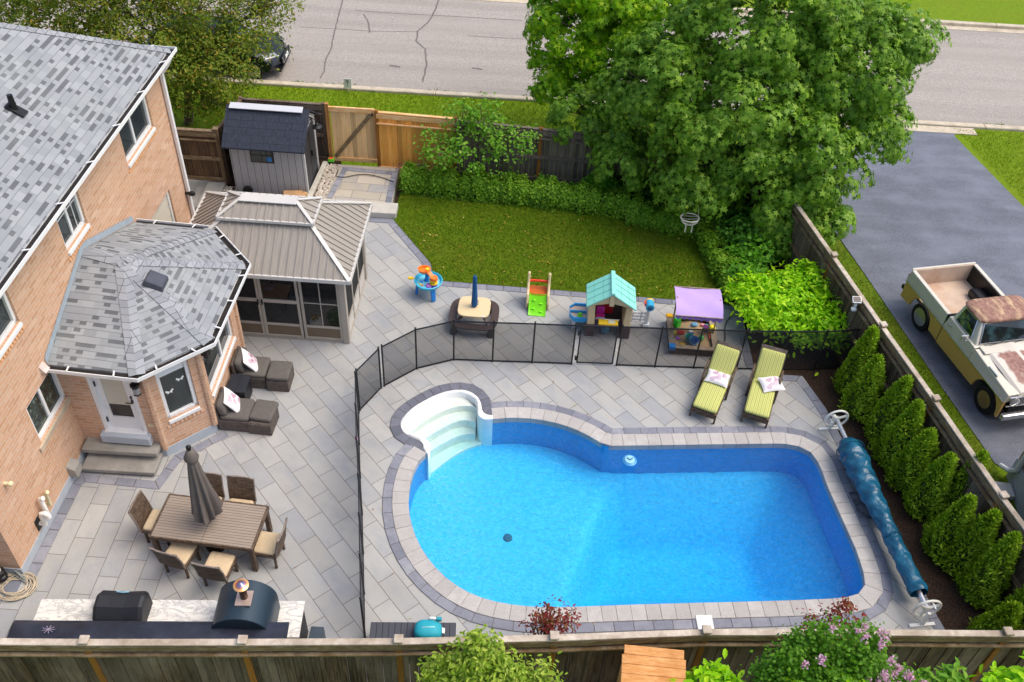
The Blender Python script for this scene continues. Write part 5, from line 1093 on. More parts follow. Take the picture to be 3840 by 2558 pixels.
# ------------------------------------------------------------------ sun loungers
M_STRIPE = Mt('striped_cushion', .9, 0, .2); _s = M_STRIPE.n('ShaderNodeSeparateXYZ'); M_STRIPE.L(M_STRIPE.co(), _s.inputs[0])
_f = M_STRIPE.math('FRACT', M_STRIPE.math('MULTIPLY', _s.outputs[1], 26.0)); _g = M_STRIPE.math('FRACT', M_STRIPE.math('MULTIPLY', _s.outputs[1], 13.0))
_c = M_STRIPE.mix(M_STRIPE.ramp(M_STRIPE.noise(6, detail=3), [(.4, 0), (.7, .25)]), M_STRIPE.mix(M_STRIPE.math('GREATER_THAN', _g, .5), lin((168, 172, 92)), lin((182, 186, 104))), lin((150, 156, 78)))
M_STRIPE.col(M_STRIPE.mix(M_STRIPE.math('GREATER_THAN', _f, .7), _c, lin((212, 212, 142)))); M_STRIPE = M_STRIPE.m
def make_lounger():
    t = thing('sun_lounger', 'x', 'sun lounger')
    b = MB(); b.box((.56, 0, .27), (1.14, .58, .06)); b.box((.02, 0, .22), (.04, .58, .14)); b.build('seat_frame', M_WICK, t, bevel=.008)
    for x in (.03, 1.12):
        for y in (-.27, .27): b = MB(); b.beam((x, y, 0), (x, y, .28), .04, .04); b.build('leg', M_WICK, t, bevel=.005)
    b = MB(); a = rad(46); Lb = .80; b.beam((1.1, 0, .28), (1.1+Lb*math.cos(a), 0, .28+Lb*math.sin(a)), .58, .04, up=(0, 0, 1)); b.beam((1.1+.74*math.cos(a), 0, .30+.74*math.sin(a)), (1.1+.84*math.cos(a), 0, .30+.84*math.sin(a)), .58, .05, up=(0, 0, 1)); b.build('backrest_frame', M_WICK2, t, bevel=.008)
    b = MB(); b.sq((.56, 0, .355), (1.13, .54, .11), .12, .5, 28, 10); b.build('seat_cushion', M_STRIPE, t, smooth=60)
    R = RM(0, 0, -a); b = MB(); b.sq((1.1+.36*math.cos(a)-.05*math.sin(a), 0, .31+.36*math.sin(a)+.05*math.cos(a)+.01), (.76, .54, .11), .12, .5, 28, 10, R); b.build('back_cushion', M_STRIPE, t, smooth=60)
    for y in (-.31, .31):
        b = MB(); P_ = [(.86, y, 0), (.86, y, .22), (.9, y, .42), (1.0, y, .53), (1.16, y, .57), (1.36, y, .56), (1.44, y, .46)]
        for p, q in zip(P_, P_[1:]): b.beam(p, q, .05, .05, up=(0, 1, 0))
        b.build('armrest', M_WICK, t, bevel=.008)
    return t
lg = make_lounger(); lg.location = (4.24, 13.98, .002); lg.rotation_euler.z = rad(67.5); lg['label'] = 'green striped sun lounger overlapping the corner of the sandbox'; lg['group'] = 'striped sun loungers by the pool'
l2 = dup(lg, (5.36, 13.92, .002), rad(71.5), 'green striped sun lounger standing clear of the sandbox, nearest the cedars')
pillow('white frond pillow on the lounger by the sandbox', (4.62, 14.86, .47), RM(rad(-22), rad(8)), .52, .38, .14, 3)
pillow('white frond pillow hanging over the edge of the lounger nearest the cedars', (5.80, 14.78, .47), RM(rad(14), rad(8)), .52, .42, .14, 4)
# ------------------------------------------------------------------ outdoor kitchen
M_MARB = Mt('marble', .2, 0, .5); _v = M_MARB.map(M_MARB.co(), sc=(1, 2.2, 1), rot=(0, 0, .35))
_n = M_MARB.noise(2.6, _v, 7, .62, 1.6); M_MARB.col(M_MARB.mix(M_MARB.ramp(_n, [(.44, 0), (.5, .5), (.56, 0)]), M_MARB.mix(M_MARB.ramp(M_MARB.noise(1.4, _v, 5, .6, 1), [(.5, 0), (.7, .55)]), lin((226, 222, 212)), lin((176, 176, 178))), lin((116, 116, 120)))); M_MARB = M_MARB.m
kt = thing('outdoor_kitchen', 'outdoor kitchen counter with white veined stone top along the front fence', 'counter', (-5.38, 7.95, 0), .06)
b = MB(); b.box((0, 0, .43), (4.3, .62, .86)); b.build('cabinet', simple('charcoal_cabinet', (48, 49, 53), .6), kt); b = MB(); b.box((.0, .02, .905), (4.36, .68, .035)); b.build('countertop', M_MARB, kt, bevel=.006)
M_TARP = Mt('black_vinyl', .35, 0, .5); M_TARP.col(M_TARP.mix(M_TARP.ramp(M_TARP.noise(2, detail=3), [(.4, 0), (.7, 1)]), lin((34, 36, 46)), lin((50, 54, 68)))); M_TARP.bump(M_TARP.noise(3, detail=4), .5, .05); M_TARP = M_TARP.m
cv = thing('covered_bar_shelf', 'long raised bar shelf under black vinyl behind the counter', 'bar shelf', (-5.42, 7.42, 0), .06)
b = MB(); b.box((0, 0, .7), (4.2, .1, 1.4)); b.build('panel', simple('bar_panel', (40, 40, 44), .6), cv); b = MB(); b.grid(lambda u, v: ((u-.5)*4.3, (v-.5)*.42, 1.44+.012*math.sin(u*31+v*5)*math.sin(u*9)-.06*(abs(v-.5)*2)**6), 60, 8); b.bx((-2.15, -.2, 1.37), (2.15, .2, 1.415)); b.build('vinyl_cover', M_TARP, cv, smooth=60)
b = MB()
for i in range(9): a = i*.7; b.tube([(-1.55, .02, 1.458), (-1.55+.1*math.cos(a), .02+.07*math.sin(a), 1.458)], .006, 4)
b.build('splash_mark', simple('pale_splash', (150, 140, 160), .8), cv)
gr = thing('covered_grill', 'grill under a black fabric cover on the stone counter', 'grill', (-6.12, 7.98, .925), .04)
sec = [(-.40, -.27, .0), (-.40, -.27, .24), (-.38, -.1, .40), (-.37, .12, .42), (-.38, .27, .30), (-.39, .28, .0)]
b = MB(); n = len(sec)
xs_ = [-.40, -.36, -.15, .1, .34, .40]; zz = [.86, 1.02, .97, .96, 1.03, .98]
v = [(x*(1 if 0 else 1), y*(1.0 if i not in (0, 5) else .9), z*zf) for i, (x, zf) in enumerate(zip(xs_, zz)) for (_, y, z) in sec]
b.add(v, [(i*n+j, (i+1)*n+j, (i+1)*n+j+1, i*n+j+1) for i in range(len(xs_)-1) for j in range(n-1)]+[tuple(range(n)), tuple(range((len(xs_)-1)*n+n-1, (len(xs_)-1)*n-1, -1))])
M_GCOV = simple('black_cover', (34, 36, 40), .55, .15, 6, bump=.4, bscale=8); b.build('cover', M_GCOV, gr, bevel=.03, seg=2)
b = MB(); b.tube([(-.1, .2, .37), (0, .18, .385), (.1, .2, .37)], .012, 6); b.build('cover_logo', simple('pale_blue_mark', (130, 180, 200), .4), gr)
ov = thing('pizza_oven', 'dark steel vaulted pizza oven with copper chimney on the counter', 'oven', (-4.06, 7.92, .925), .05)
b = MB(); prof = [(-.47, 0), (-.47, .34)]+[(.47*math.cos(a), .34+.47*math.sin(a)) for a in np.linspace(math.pi, 0, 17)[1:-1]]+[(.47, .34), (.47, 0)]
b.ext([(x, -.36, z) for x, z in prof], (0, .72, 0)); M_OVEN = simple('blue_steel', (46, 62, 74), .42, .08, 40, metal=.35); b.build('vault', M_OVEN, ov, smooth=35, bevel=.012, seg=2)
b = MB(); b.box((.06, .0, .825), (.25, .27, .03)); M_COP = simple('brushed_copper', (196, 172, 156), .35, .06, 6, metal=.5); b.build('flue_plate', M_COP, ov, bevel=.004)
b = MB(); b.lathe([(.06, .83), (.058, 1.14)], (.06, .02, 0), 16); b.build('flue', simple('burnt_flue', (62, 46, 38), .35, .3, 12, metal=.6), ov, smooth=40)
M_CAPC = Mt('heat_tinted_copper', .3, .7, .5); _g = M_CAPC.n('ShaderNodeVectorMath', operation='LENGTH'); M_CAPC.L(M_CAPC.map(M_CAPC.co(), (-.06, -.02, 0), sc=(1, 1, 0)), _g.inputs[0])
M_CAPC.col(M_CAPC.ramp(_g.outputs['Value'], [(.0, lin((150, 150, 166))), (.055, lin((140, 130, 168))), (.075, lin((206, 120, 96))), (.098, lin((252, 196, 130)))])); 
b = MB(); b.lathe([(.118, 1.16), (.122, 1.175), (.09, 1.19), (.03, 1.215), (.012, 1.235), (0, 1.237)], (.06, .02, 0), 24); b.build('chimney_cap', M_CAPC.m, ov, smooth=40)
b = MB(); b.bx((-3.12, 7.72, 0), (-2.9, 8.22, .5)); tag(b.build('planter_box', simple('slate_box', (64, 74, 84), .4), bevel=.008), 'small slate coloured box at the right end of the counter', 'box')
bn = thing('deck_box', 'dark slatted storage bench against the front fence', 'bench', (-1.38, 8.16, 0), .06)
b = MB(); b.box((0, 0, .21), (1.4, .5, .42)); b.build('body', simple('anthracite', (54, 56, 62), .6), bn)
for i in range(14): pass
M_BSL = Mt('bench_slats', .55, 0, .35); _b, _f = M_BSL.brick(M_BSL.map(M_BSL.co('UV'), (.0, 30, 0)), .104, 90, .006, 0); M_BSL.col(M_BSL.mix(_f, lin((72, 74, 82)), lin((24, 24, 28)))); M_BSL = M_BSL.m
b = MB(); b.box((0, 0, .44), (1.46, .54, .05)); b.build('lid', M_BSL, bn, bevel=.008)
bg_ = thing('swim_bag', 'turquoise float bag with white tags resting on the slatted bench', 'bag', (-1.12, 8.2, .465)); M_TEAL = simple('teal_fabric', (36, 160, 178), .6, .1, 8)
b = MB(); b.sq((0, 0, .14), (.48, .36, .3), .7, .7); b.build('body', M_TEAL, bg_, smooth=60); b = MB(); b.tube([(-.2, -.06, .12), (-.08, -.02, .28), (.1, .0, .285), (.22, -.03, .16)], .016, 6); b.build('piping', simple('pale_teal', (150, 208, 214), .6), bg_, smooth=60)
b = MB(); b.sq((.06, .16, .26), (.14, .05, .1), .6, .6); b.build('flap', M_WHT, bg_, smooth=60); b = MB(); b.box((.17, .17, .25), (.09, .06, .12), rx=.3); b.build('strap', M_TEAL, bg_, bevel=.01); b = MB(); b.box((.24, .04, .12), (.09, .1, .015), ry=.5); b.build('tag', M_WHT, bg_, bevel=.005)
# ------------------------------------------------------------------ solar cover reel
M_COVER = Mt('bubble_cover', .3, 0, .5); _n = M_COVER.noise(3.2, M_COVER.map(M_COVER.co(), sc=(1, 1, 1)), 4, .6, .8)
M_COVER.col(M_COVER.mix(M_COVER.ramp(_n, [(.4, 0), (.62, 1)]), lin((14, 78, 106)), lin((28, 100, 130)))); M_COVER.bump(M_COVER.noise(3.5, detail=3, rough=.5, dist=1.0), .7, .07); M_COVER = M_COVER.m
A_, B_ = Vector((7.05, 13.85, .46)), Vector((7.74, 9.35, .42)); dv = (B_-A_); rl = thing('cover_reel', 'pool cover reel with blue rolled cover and two white handwheels', 'cover reel', (0, 0, 0))
b = MB(); b.tube([A_, B_], .045, 12); b.build('tube', simple('aluminium_tube', (206, 208, 212), .3, metal=.7), rl, smooth=40)
sdv = dv.cross(Vector((0, 0, 1))).normalized(); upv = sdv.cross(dv).normalized()
def roll(u, v):
    a = u*2*math.pi; t = .13+.80*v; base = .285 if v < .1 else .285+(.165-.285)*min(1, (v-.1)/.5); 
    if v < .1: base = .12+.165*(v/.1)**.6
    if v > .95: base = .165+.02*math.sin((v-.95)*60)
    r = base*(1+.05*math.sin(3*a+v*40)+.04*math.sin(5*a-v*70)+.03*math.sin(v*130)); sag = -.03*math.sin(v*math.pi)
    return A_+dv*t+sdv*r*math.cos(a)+upv*(r*math.sin(a)*(.9)+sag-.02)
b = MB(); b.grid(roll, 40, 90)
for t in (.18, .26, .36, .66): b.tube([A_+dv*(t+.005*math.sin(i))+sdv*(.29 if t < .2 else .25 if t < .3 else .22 if t < .4 else .172)*math.cos(i/16*2*math.pi)+upv*((.27 if t < .2 else .23 if t < .3 else .2 if t < .4 else .165)*math.sin(i/16*2*math.pi)-.03) for i in range(17)], .012, 5)
p0 = A_+dv*.44
b.add([p0-sdv*.2+upv*-.05, p0+dv*.03-sdv*.34+Vector((0, 0, -.32)), p0+dv*.07-sdv*.3+Vector((0, 0, -.36)), p0+dv*.12-sdv*.16+Vector((0, 0, -.1))], [(0, 1, 2, 3)])
b.build('rolled_cover', M_COVER, rl, smooth=60)
dn = dv.normalized(); tq = Vector((0, 0, 1)).rotation_difference(dn).to_matrix()
for P_ in (A_, B_):
    b = MB(); b.tube([P_+tq @ Vector((.245*math.cos(a), .245*math.sin(a), 0)) for a in np.linspace(0, 2*math.pi, 33)], .024, 8, cap=False)
    for a in (.5, 2.6, 4.7): b.beam(P_, P_+tq @ Vector((.235*math.cos(a), .235*math.sin(a), 0)), .045, .03)
    b.tube([P_-dn*.03, P_+dn*.03], .06, 12); w_ = b.build('handwheel', simple('cream_plastic', (232, 230, 218), .4, .04), rl, smooth=40)
    b = MB(); fz = P_.copy(); q = P_-dn*.1*(1 if P_ is A_ else -1); b.beam((q.x, q.y, .0), q, .05, .05); b.beam(Vector((q.x, q.y, .02))-sdv*.24, Vector((q.x, q.y, .02))+sdv*.24, .06, .05); b.build('stand', M_WHT, rl)
    b = MB(); e = P_+tq @ Vector((.0, -.18 if P_ is A_ else .2, 0)); b.tube([e, e-dn*.14*(1 if P_ is A_ else -1)], .018, 8); b.build('crank_handle', M_WHT, rl, smooth=40)
# ================================================================== TOYS
def pl(rgb, r=.35): return simple('toy_plastic_%d_%d_%d' % rgb, rgb, r, .04, 3)
BLU, BLU2, ORG, YEL, GRN, TAN, BRN, RED, TEA, GRY = pl((64, 186, 220)), pl((30, 130, 214)), pl((250, 126, 40)), pl((250, 206, 40)), pl((126, 226, 20)), pl((222, 200, 156), .5), pl((72, 58, 54), .5), pl((236, 66, 40)), pl((142, 220, 202), .45), pl((222, 224, 226))
wt = thing('water_table', 'blue round water play table with orange and yellow tower', 'water table', (-2.13, 17.66, 0))
b = MB(); b.lathe([(.0, .30), (.24, .30), (.31, .36), (.345, .44), (.35, .46), (.33, .47), (.315, .45), (.27, .37), (.0, .345)], seg=32); b.build('basin', BLU, wt, smooth=40)
b = MB(); b.lathe([(0, .0), (.285, .0), (.0, .004)], (0, 0, .395), 32); b.build('water', simple('toy_water', (120, 206, 226), .06), wt)
for a in (-60, 60, 180): b = MB(); c, s = math.cos(rad(a)), math.sin(rad(a)); b.beam((.26*c, .26*s, .36), (.3*c, .3*s, .0), .13, .075, up=(c, s, 0), w2=.11, h2=.06); b.build('leg', BLU2, wt, bevel=.02)
b = MB(); b.lathe([(.1, .37), (.05, .45), (.045, .62), (.07, .66)], (-.04, .07, 0), 16); b.build('pillar', BLU2, wt, smooth=40)
b = MB(); b.lathe([(.03, .60), (.12, .68), (.14, .76), (.12, .76), (.1, .70), (.0, .68)], (-.1, .06, 0), 18, sx=1.15); b.beam((-.02, .02, .72), (.14, -.12, .62), .1, .05); b.build('chute', ORG, wt, smooth=40)
b = MB(); b.lathe([(.08, .56), (.1, .6), (.09, .66), (.06, .66)], (.15, -.12, 0), 14); b.build('scoop', ORG, wt, smooth=40); b = MB(); b.lathe([(.05, .44), (.1, .46), (.1, .48), (.05, .5), (.05, .54), (.11, .56), (.11, .58)], (.14, -.11, 0), 16); b.lathe([(.04, .70), (.05, .8), (.0, .82)], (-.02, .02, 0), 12); b.build('spinner', YEL, wt, smooth=40)
b = MB(); b.lathe([(.09, .39), (.085, .44), (.03, .45), (.03, .5)], (.15, -.14, 0), 16); b.build('post_foot', pl((90, 60, 170)), wt, smooth=40)
b = MB(); b.lathe([(.08, .38), (.075, .44), (.03, .455), (0, .455)], (.03, -.16, 0), 16); b.build('paddle', pl((190, 120, 200)), wt, smooth=40)
b = MB(); b.sq((-.44, .02, .47), (.12, .09, .06), .7, .6); b.beam((-.33, .02, .465), (-.4, .02, .47), .03, .02); b.build('cup', YEL, wt, smooth=60)
for dx, dy, m__ in ((-.16, -.02, BLU2), (-.13, -.16, ORG), (-.19, -.12, YEL)): b = MB(); b.sq((dx, dy, .41), (.06, .05, .04), .8, .8, 10, 6); b.build('float_toy', m__, wt, smooth=60)
def rsq(w, h, n=48, e=.45): return [(w/2*math.copysign(abs(math.cos(a))**e, math.cos(a)), h/2*math.copysign(abs(math.sin(a))**e, math.sin(a))) for a in np.linspace(0, 2*math.pi, n, endpoint=False)]
pt = thing('kids_picnic_table', 'children picnic table with tan top and brown bench ring', 'picnic table', (-.94, 16.72, 0), -.04)
b = MB(); b.prism(rsq(.76, .72), .47, .52); b.build('tabletop', TAN, pt, bevel=.015, seg=2)
o_, i_ = rsq(1.18, 1.12, e=.55), rsq(.80, .74, e=.5); b = MB(); n = len(o_)
v = [(*p, .25) for p in o_]+[(*p, .30) for p in o_]+[(*p, .30) for p in i_]+[(*p, .25) for p in i_]
b.add(v, [(r*n+i, r*n+(i+1) % n, ((r+1) % 4)*n+(i+1) % n, ((r+1) % 4)*n+i) for r in range(4) for i in range(n)]); b.build('bench', BRN, pt, bevel=.012)
for a in (45, 135, 225, 315):
    c, s = math.cos(rad(a)), math.sin(rad(a)); b = MB(); b.lathe([(.09, 0), (.085, .1), (.06, .16), (.055, .26)], (.62*c, .6*s, 0), 12); b.build('foot', pl((60, 52, 50), .5), pt, smooth=40)
    b = MB(); b.beam((.3*c, .28*s, .47), (.58*c, .56*s, .26), .07, .04); b.build('brace', BRN, pt, bevel=.006)
for q, a in enumerate((40, 50, 130, 140, 222, 228, 312, 318)): pass
b = MB(); b.box((.24, -.33, .523), (.09, .035, .006)); b.build('badge', simple('badge_white', (236, 226, 220), .4), pt, bevel=.004)
ku = thing('kids_umbrella', 'folded blue umbrella standing in the children picnic table', 'umbrella', (-.94, 16.72, 0)); M_KUMB = simple('blue_canvas', (24, 86, 140), .8, .14, 9)
b = MB(); b.tube([(0, 0, .3), (0, 0, 1.36)], .016, 8); b.build('pole', M_WHT, ku); b = MB(); folded(b, .54, 1.42, .065, .045, 6, .3, 36, 14); b.lathe([(.045, 1.42), (.03, 1.45), (0, 1.455)], seg=12); b.build('canopy', M_KUMB, ku, smooth=70)
b = MB(); b.tube([(.07, 0, .72), (.1, 0, .66), (.09, 0, .58), (.06, 0, .56)], .006, 5); b.build('tie', M_KUMB, ku)
sld = thing('toddler_slide', 'toddler climber with tan sides and lime green slide', 'slide', (.565, 17.45, 0), -.02)
for x in (-.25, .25):
    b = MB(); b.ext([(x-.03, -.12, 0), (x-.03, .34, 0), (x-.03, .36, .5), (x-.03, .34, .78), (x-.03, .3, .86), (x-.03, .24, .84), (x-.03, .2, .7), (x-.03, .16, .6), (x-.03, .05, .48), (x-.03, -.08, .42), (x-.03, -.16, .22)], (.06, 0, 0)); b.build('side_panel', TAN, sld, bevel=.02, seg=2)
b = MB(); b.box((0, .16, .36), (.44, .36, .05)); b.build('platform', pl((196, 100, 40)), sld); b = MB(); b.tube([(-.22, .32, .55), (-.1, .3, .58), (.1, .3, .58), (.22, .32, .55)], .03, 8); b.build('bar', RED, sld, smooth=50)
def ramp(u, v): y = .0-.36*v; z = .36*(1-v)**1.5+.03*(1-v)+.015; return ((u-.5)*.42, y, z+.025*(abs(2*u-1)**8))
b = MB(); b.grid(ramp, 14, 14); o_ = len(b.v); b.add([(p[0], p[1], max(0, p[2]-.08)) for p in b.v], [tuple(reversed(f)) for f in b.f]); 
for e in ([i for i in range(15)], [i*15 for i in range(15)], [i*15+14 for i in range(15)], [14*15+i for i in range(15)]): b.f += [(e[i], e[i+1], e[i+1]+o_, e[i]+o_) for i in range(14)]; b.mi += [0]*14
b.build('ramp', GRN, sld, smooth=40)
b = MB()
for x, v in ((-.09, .25), (.08, .38), (-.1, .62), (.09, .75)): p = ramp(.5+x/.42, v); b.sq((p[0], p[1], p[2]+.008), (.1, .06, .03), .8, .8, 10, 6)
b.build('grips', GRN, sld, smooth=60)
ph = thing('playhouse', 'toddler playhouse with mint green roof and tan walls behind the pool gate', 'playhouse', (2.25, 16.8, 0), -.02)
b = MB()
for x in (-.42, .42):
    b = MB(); b.ext([(x-.09, -.3, .36), (x+.09, -.3, .36), (x+.09*(1 if x > 0 else .6), -.3, .95), (x-.09*(1 if x < 0 else .6), -.3, .95)], (0, .6, 0)); b.build('side_wall', TAN, ph, bevel=.012)
    b = MB(); b.box((x, 0, .18), (.22, .64, .36)); b.build('base', pl((96, 70, 66), .5), ph, bevel=.012)
b = MB(); b.ext([(-.5, -.33, .93), (-.3, -.33, 1.0), (0, -.33, 1.07), (.3, -.33, 1.0), (.5, -.33, .93), (.5, -.33, 1.0), (0, -.33, 1.34), (-.5, -.33, 1.0)], (0, .05, 0)); b.box((0, -.36, 1.19), (.11, .05, .33)); b.build('gable', TAN, ph, bevel=.01)
b = MB(); b.box((0, .31, .55), (.9, .03, 1.0)); b.build('back_wall', pl((80, 62, 56), .5), ph); b = MB(); b.box((-.06, .28, .6), (.36, .03, .7)); b.build('door', RED if 0 else pl((206, 24, 30)), ph, bevel=.01)
for sg in (-1, 1):
    b = MB(); b.ext([(0, -.42, 1.38), (sg*.58, -.42, .96), (sg*.58, -.42, 1.01), (0, -.42, 1.43)], (0, .82, 0)); r_ = b.build('roof_panel', TEA, ph, bevel=.012)
    b = MB(); nn = Vector((sg*.42, 0, .58)).normalized()
    for y in (-.2, .02, .22): b.beam(Vector((sg*.05, y, 1.4))+nn*.003, Vector((sg*.56, y, 1.03))+nn*.003, .008, .006)
    for f in (.35, .68): b.beam(Vector((sg*.58*f, -.4, 1.43-.42*f))+nn*.003, Vector((sg*.58*f, .4, 1.43-.42*f))+nn*.003, .008, .006)
    b.build('shingle_lines', pl((104, 186, 172)), r_)
b = MB(); b.box((0, 0, 1.43), (.1, .86, .05)); b.build('ridge_cap', TEA, ph, bevel=.015)
b = MB(); b.box((-.02, -.35, .5), (.46, .16, .07)); b.build('counter', YEL, ph, bevel=.015); b = MB(); b.box((.06, -.36, .54), (.15, .1, .012)); b.build('keypad', pl((236, 232, 210)), ph)
b = MB(); b.ext([(-.52, -.2, .42), (-.52, .32, .42), (-.78, .34, .42), (-.92, .2, .42), (-.92, -.06, .42), (-.8, -.22, .42)], (0, 0, .05)); 
b = MB(); tp = [(-.5, -.22), (-.5, .34), (-.8, .34), (-.93, .2), (-.93, -.06), (-.82, -.22)]; n = 6; ti = [(p[0]*.94-.045+.0, p[1]*.86+.01) for p in tp]
v = [(*p, .33) for p in tp]+[(*p, .46) for p in tp]+[(*p, .46) for p in ti]+[(*p, .37) for p in ti]
b.add(v, [(r*n+i, r*n+(i+1) % n, (r+1)*n+(i+1) % n, (r+1)*n+i) for r in range(3) for i in range(n)]+[tuple(range(n-1, -1, -1))]); b.box((-.72, .06, .42), (.38, .03, .07)); tr_ = b.build('water_tray', pl((40, 160, 224)), ph, bevel=.008)
b = MB(); b.face([(*p, .385) for p in ti]); b.build('tray_bottom', pl((206, 180, 160), .3), tr_); b = MB(); b.box((-.8, .05, .17), (.08, .3, .34)); b.build('tray_leg', GRY, ph, bevel=.01)
b = MB(); b.sq((-.68, -.09, .43), (.12, .12, .1), 1, .6, 14, 8); b.sq((-.68, -.09, .49), (.08, .08, .08), 1, .7, 12, 6); tag(b.build('squirt_toy', GRN, smooth=60, loc=(2.25, 16.8, 0)), 'lime green squirt toy standing in the blue tray of the playhouse', 'toy')
b = MB()
for z in (.2, .3, .4): b.box((.72, .2, z), (.42, .03, .04))
for x in (.6, .8): b.box((x, .2, .28), (.03, .025, .34))
b.build('picket_fence', GRY, ph); b = MB(); b.beam((.95, .2, .05), (.95, .2, .62), .09, .07); b.box((.95, .19, .05), (.16, .14, .1)); b.build('mailbox_post', GRY, ph, bevel=.01)
b = MB(); b.lathe([(.1, -.12), (.1, .12)], (.95, .14, .72), 16, Matrix.Rotation(rad(90), 3, 'X')); mb_ = b.build('mailbox', pl((60, 170, 214)), ph, smooth=40); b = MB(); b.lathe([(.102, -.02), (.102, .02)], (.95, .25, .72), 16, Matrix.Rotation(rad(90), 3, 'X')); b.build('mailbox_band', YEL, mb_); b = MB(); b.box((.84, .16, .74), (.03, .1, .09)); b.build('flag', RED, mb_)
b = MB(); b.lathe([(.06, -.005), (.05, .005)], (.95, .015, .71), 14, Matrix.Rotation(rad(90), 3, 'X')); b.build('mail_slot', pl((30, 90, 130)), mb_)
hc = thing('doll_high_chair', 'pink doll chair with teal arms inside the playhouse', 'toy chair', (2.05, 16.72, .32)); b = MB(); b.sq((0, 0, .12), (.22, .2, .07), .4, .5); b.build('seat', pl((230, 60, 150)), hc, smooth=60); b = MB(); b.sq((0, .11, .24), (.2, .05, .24), .4, .5); b.build('backrest', pl((210, 50, 160)), hc, smooth=60)
for y in (-.1, .12): b = MB(); b.box((0, y, .26 if y > 0 else .16), (.2, .03, .025)); b.build('arm', TEA, hc, bevel=.006)
for x in (-.08, .08): b = MB(); b.beam((x, 0, -.32), (x, 0, .1), .02, .02); b.build('leg', pl((110, 80, 170)), hc)
b = MB(); b.sq((0, 0, .12), (.24, .24, .24), 1, 1, 20, 12); tag(b.build('play_ball', simple('pearl_blue', (70, 140, 172), .3, .05), smooth=60, loc=(2.2, 16.66, 0)), 'blue play ball on the paving in front of the playhouse counter', 'ball')
# sandbox
M_SWOOD = woodmat('sandbox_wood', (150, 132, 112), (182, 166, 146), (112, 94, 76), sc=(4, 4, 4)); M_SWOODD = woodmat('sandbox_side', (86, 70, 56), (112, 92, 74))
M_SAND = simple('play_sand', (190, 160, 120), .95, .1, 9, bump=.8, bscale=16)
sx = thing('sandbox', 'wooden sandbox under a lilac fabric canopy', 'sandbox', (4.26, 16.6, 0), -.02)
for (c, d) in (((0, -.54, .11), (1.1, .04, .2)), ((0, .54, .11), (1.1, .04, .2)), ((-.54, 0, .11), (.04, 1.04, .2)), ((.54, 0, .11), (.04, 1.04, .2))): b = MB(); b.box(c, d); b.build('side_board', M_SWOODD, sx)
for (c, d) in (((0, -.53, .22), (1.14, .12, .025)), ((0, .53, .22), (1.14, .12, .025)), ((-.51, 0, .221), (.14, .94, .025)), ((.51, 0, .221), (.14, .94, .025))): b = MB(); b.box(c, d); b.build('seat_board', M_SWOOD, sx, bevel=.005)
b = MB(); b.grid(lambda u, v: ((u-.5)*.98, (v-.5)*1.0, .13+.025*math.sin(u*9+v*3)*math.sin(v*8)), 16, 16); b.build('sand', M_SAND, sx, smooth=60)
for x, m__ in ((-.5, 0), (.5, 1)): b = MB(); b.beam((x, .02, .1), (x, .10, 1.2), .045, .03); b.build('canopy_pole', woodmat('pole_wood', (150, 124, 94), (180, 152, 118)), sx)
M_LILAC = simple('lilac_canvas', (188, 160, 220), .85, .06, 3, bump=.4, bscale=7)
def can(u, v): y = (v-.5)*.92; return ((u-.5)*1.08, .1+y, 1.2-.14*(2*v-1)**2*(1 if v < .5 else .7)+.05*(v-.5)-.015*math.sin(u*math.pi)+.012*math.sin(u*6+v*9))
b = MB(); b.grid(can, 20, 20); b.build('canopy', M_LILAC, sx, smooth=60); b = MB(); b.tube([can(0, 0), can(1, 0)], .014, 6); b.tube([can(0, 1), can(1, 1)], .014, 6); b.build('canopy_rod', M_SWOOD, sx)
b = MB(); n = 8
for i in range(n):
    a, c = can(i/n, 0), can((i+1)/n, 0); m_ = ((a[0]+c[0])/2, a[1]-.01, a[2]-.12); b.face([a, (a[0], a[1]-.006, a[2]-.05), m_, (c[0], c[1]-.006, c[2]-.05), c])
b.build('valance', simple('purple_canvas', (140, 108, 190), .85), sx)
for (x, y), m__ in (((-.51, -.53), BLU2), ((-.51, .53), pl((250, 190, 40)))): b = MB(); b.box((x, y, .245), (.15, .13, .03)); b.box((x, y-.07 if y < 0 else y+.06, .2), (.15, .012, .1)); b.build('corner_guard', m__, sx, bevel=.01)
SBX = lambda x, y, z=.15: (4.26+x, 16.6+y, z)
bk = thing('sand_bucket', 'blue sand bucket with handle in the sandbox', 'bucket', SBX(.0, -.34)); b = MB(); b.lathe([(.085, 0), (.115, .17), (.122, .175), (.108, .165), (.08, .02), (0, .02)], seg=20); b.build('pail', pl((74, 130, 190)), bk, smooth=40); b = MB(); b.tube([(.115*math.cos(a), -.10*math.sin(a)-.02, .16-.05*math.sin(a)) for a in np.linspace(0, math.pi, 12)], .008, 5); b.build('handle', pl((140, 190, 230)), bk, smooth=60)
bk2 = thing('sand_bucket', 'teal sand bucket tucked behind the blue one in the sandbox', 'bucket', SBX(-.1, -.22)); b = MB(); b.lathe([(.07, 0), (.1, .15), (.106, .155), (.09, .145), (.07, .02), (0, .02)], seg=18); b.build('pail', pl((60, 180, 160)), bk2, smooth=40)
cas = thing('sand_mould', 'lime castle mould in the far left corner of the sandbox', 'sand toy', SBX(-.34, .30)); b = MB(); b.lathe([(.11, 0), (.085, .2), (0, .2)], seg=4); b.build('body', pl((60, 214, 60)), cas)
def stoy(label, x, y, col, d=(.12, .1, .06), e=.7, cat='sand toy', nm='sand_toy', rz=0): b = MB(); b.sq((0, 0, d[2]/2), d, e, .6, 14, 8); tag(b.build(nm, pl(col), smooth=60, loc=SBX(x, y, .14), rz=rz), label, cat)
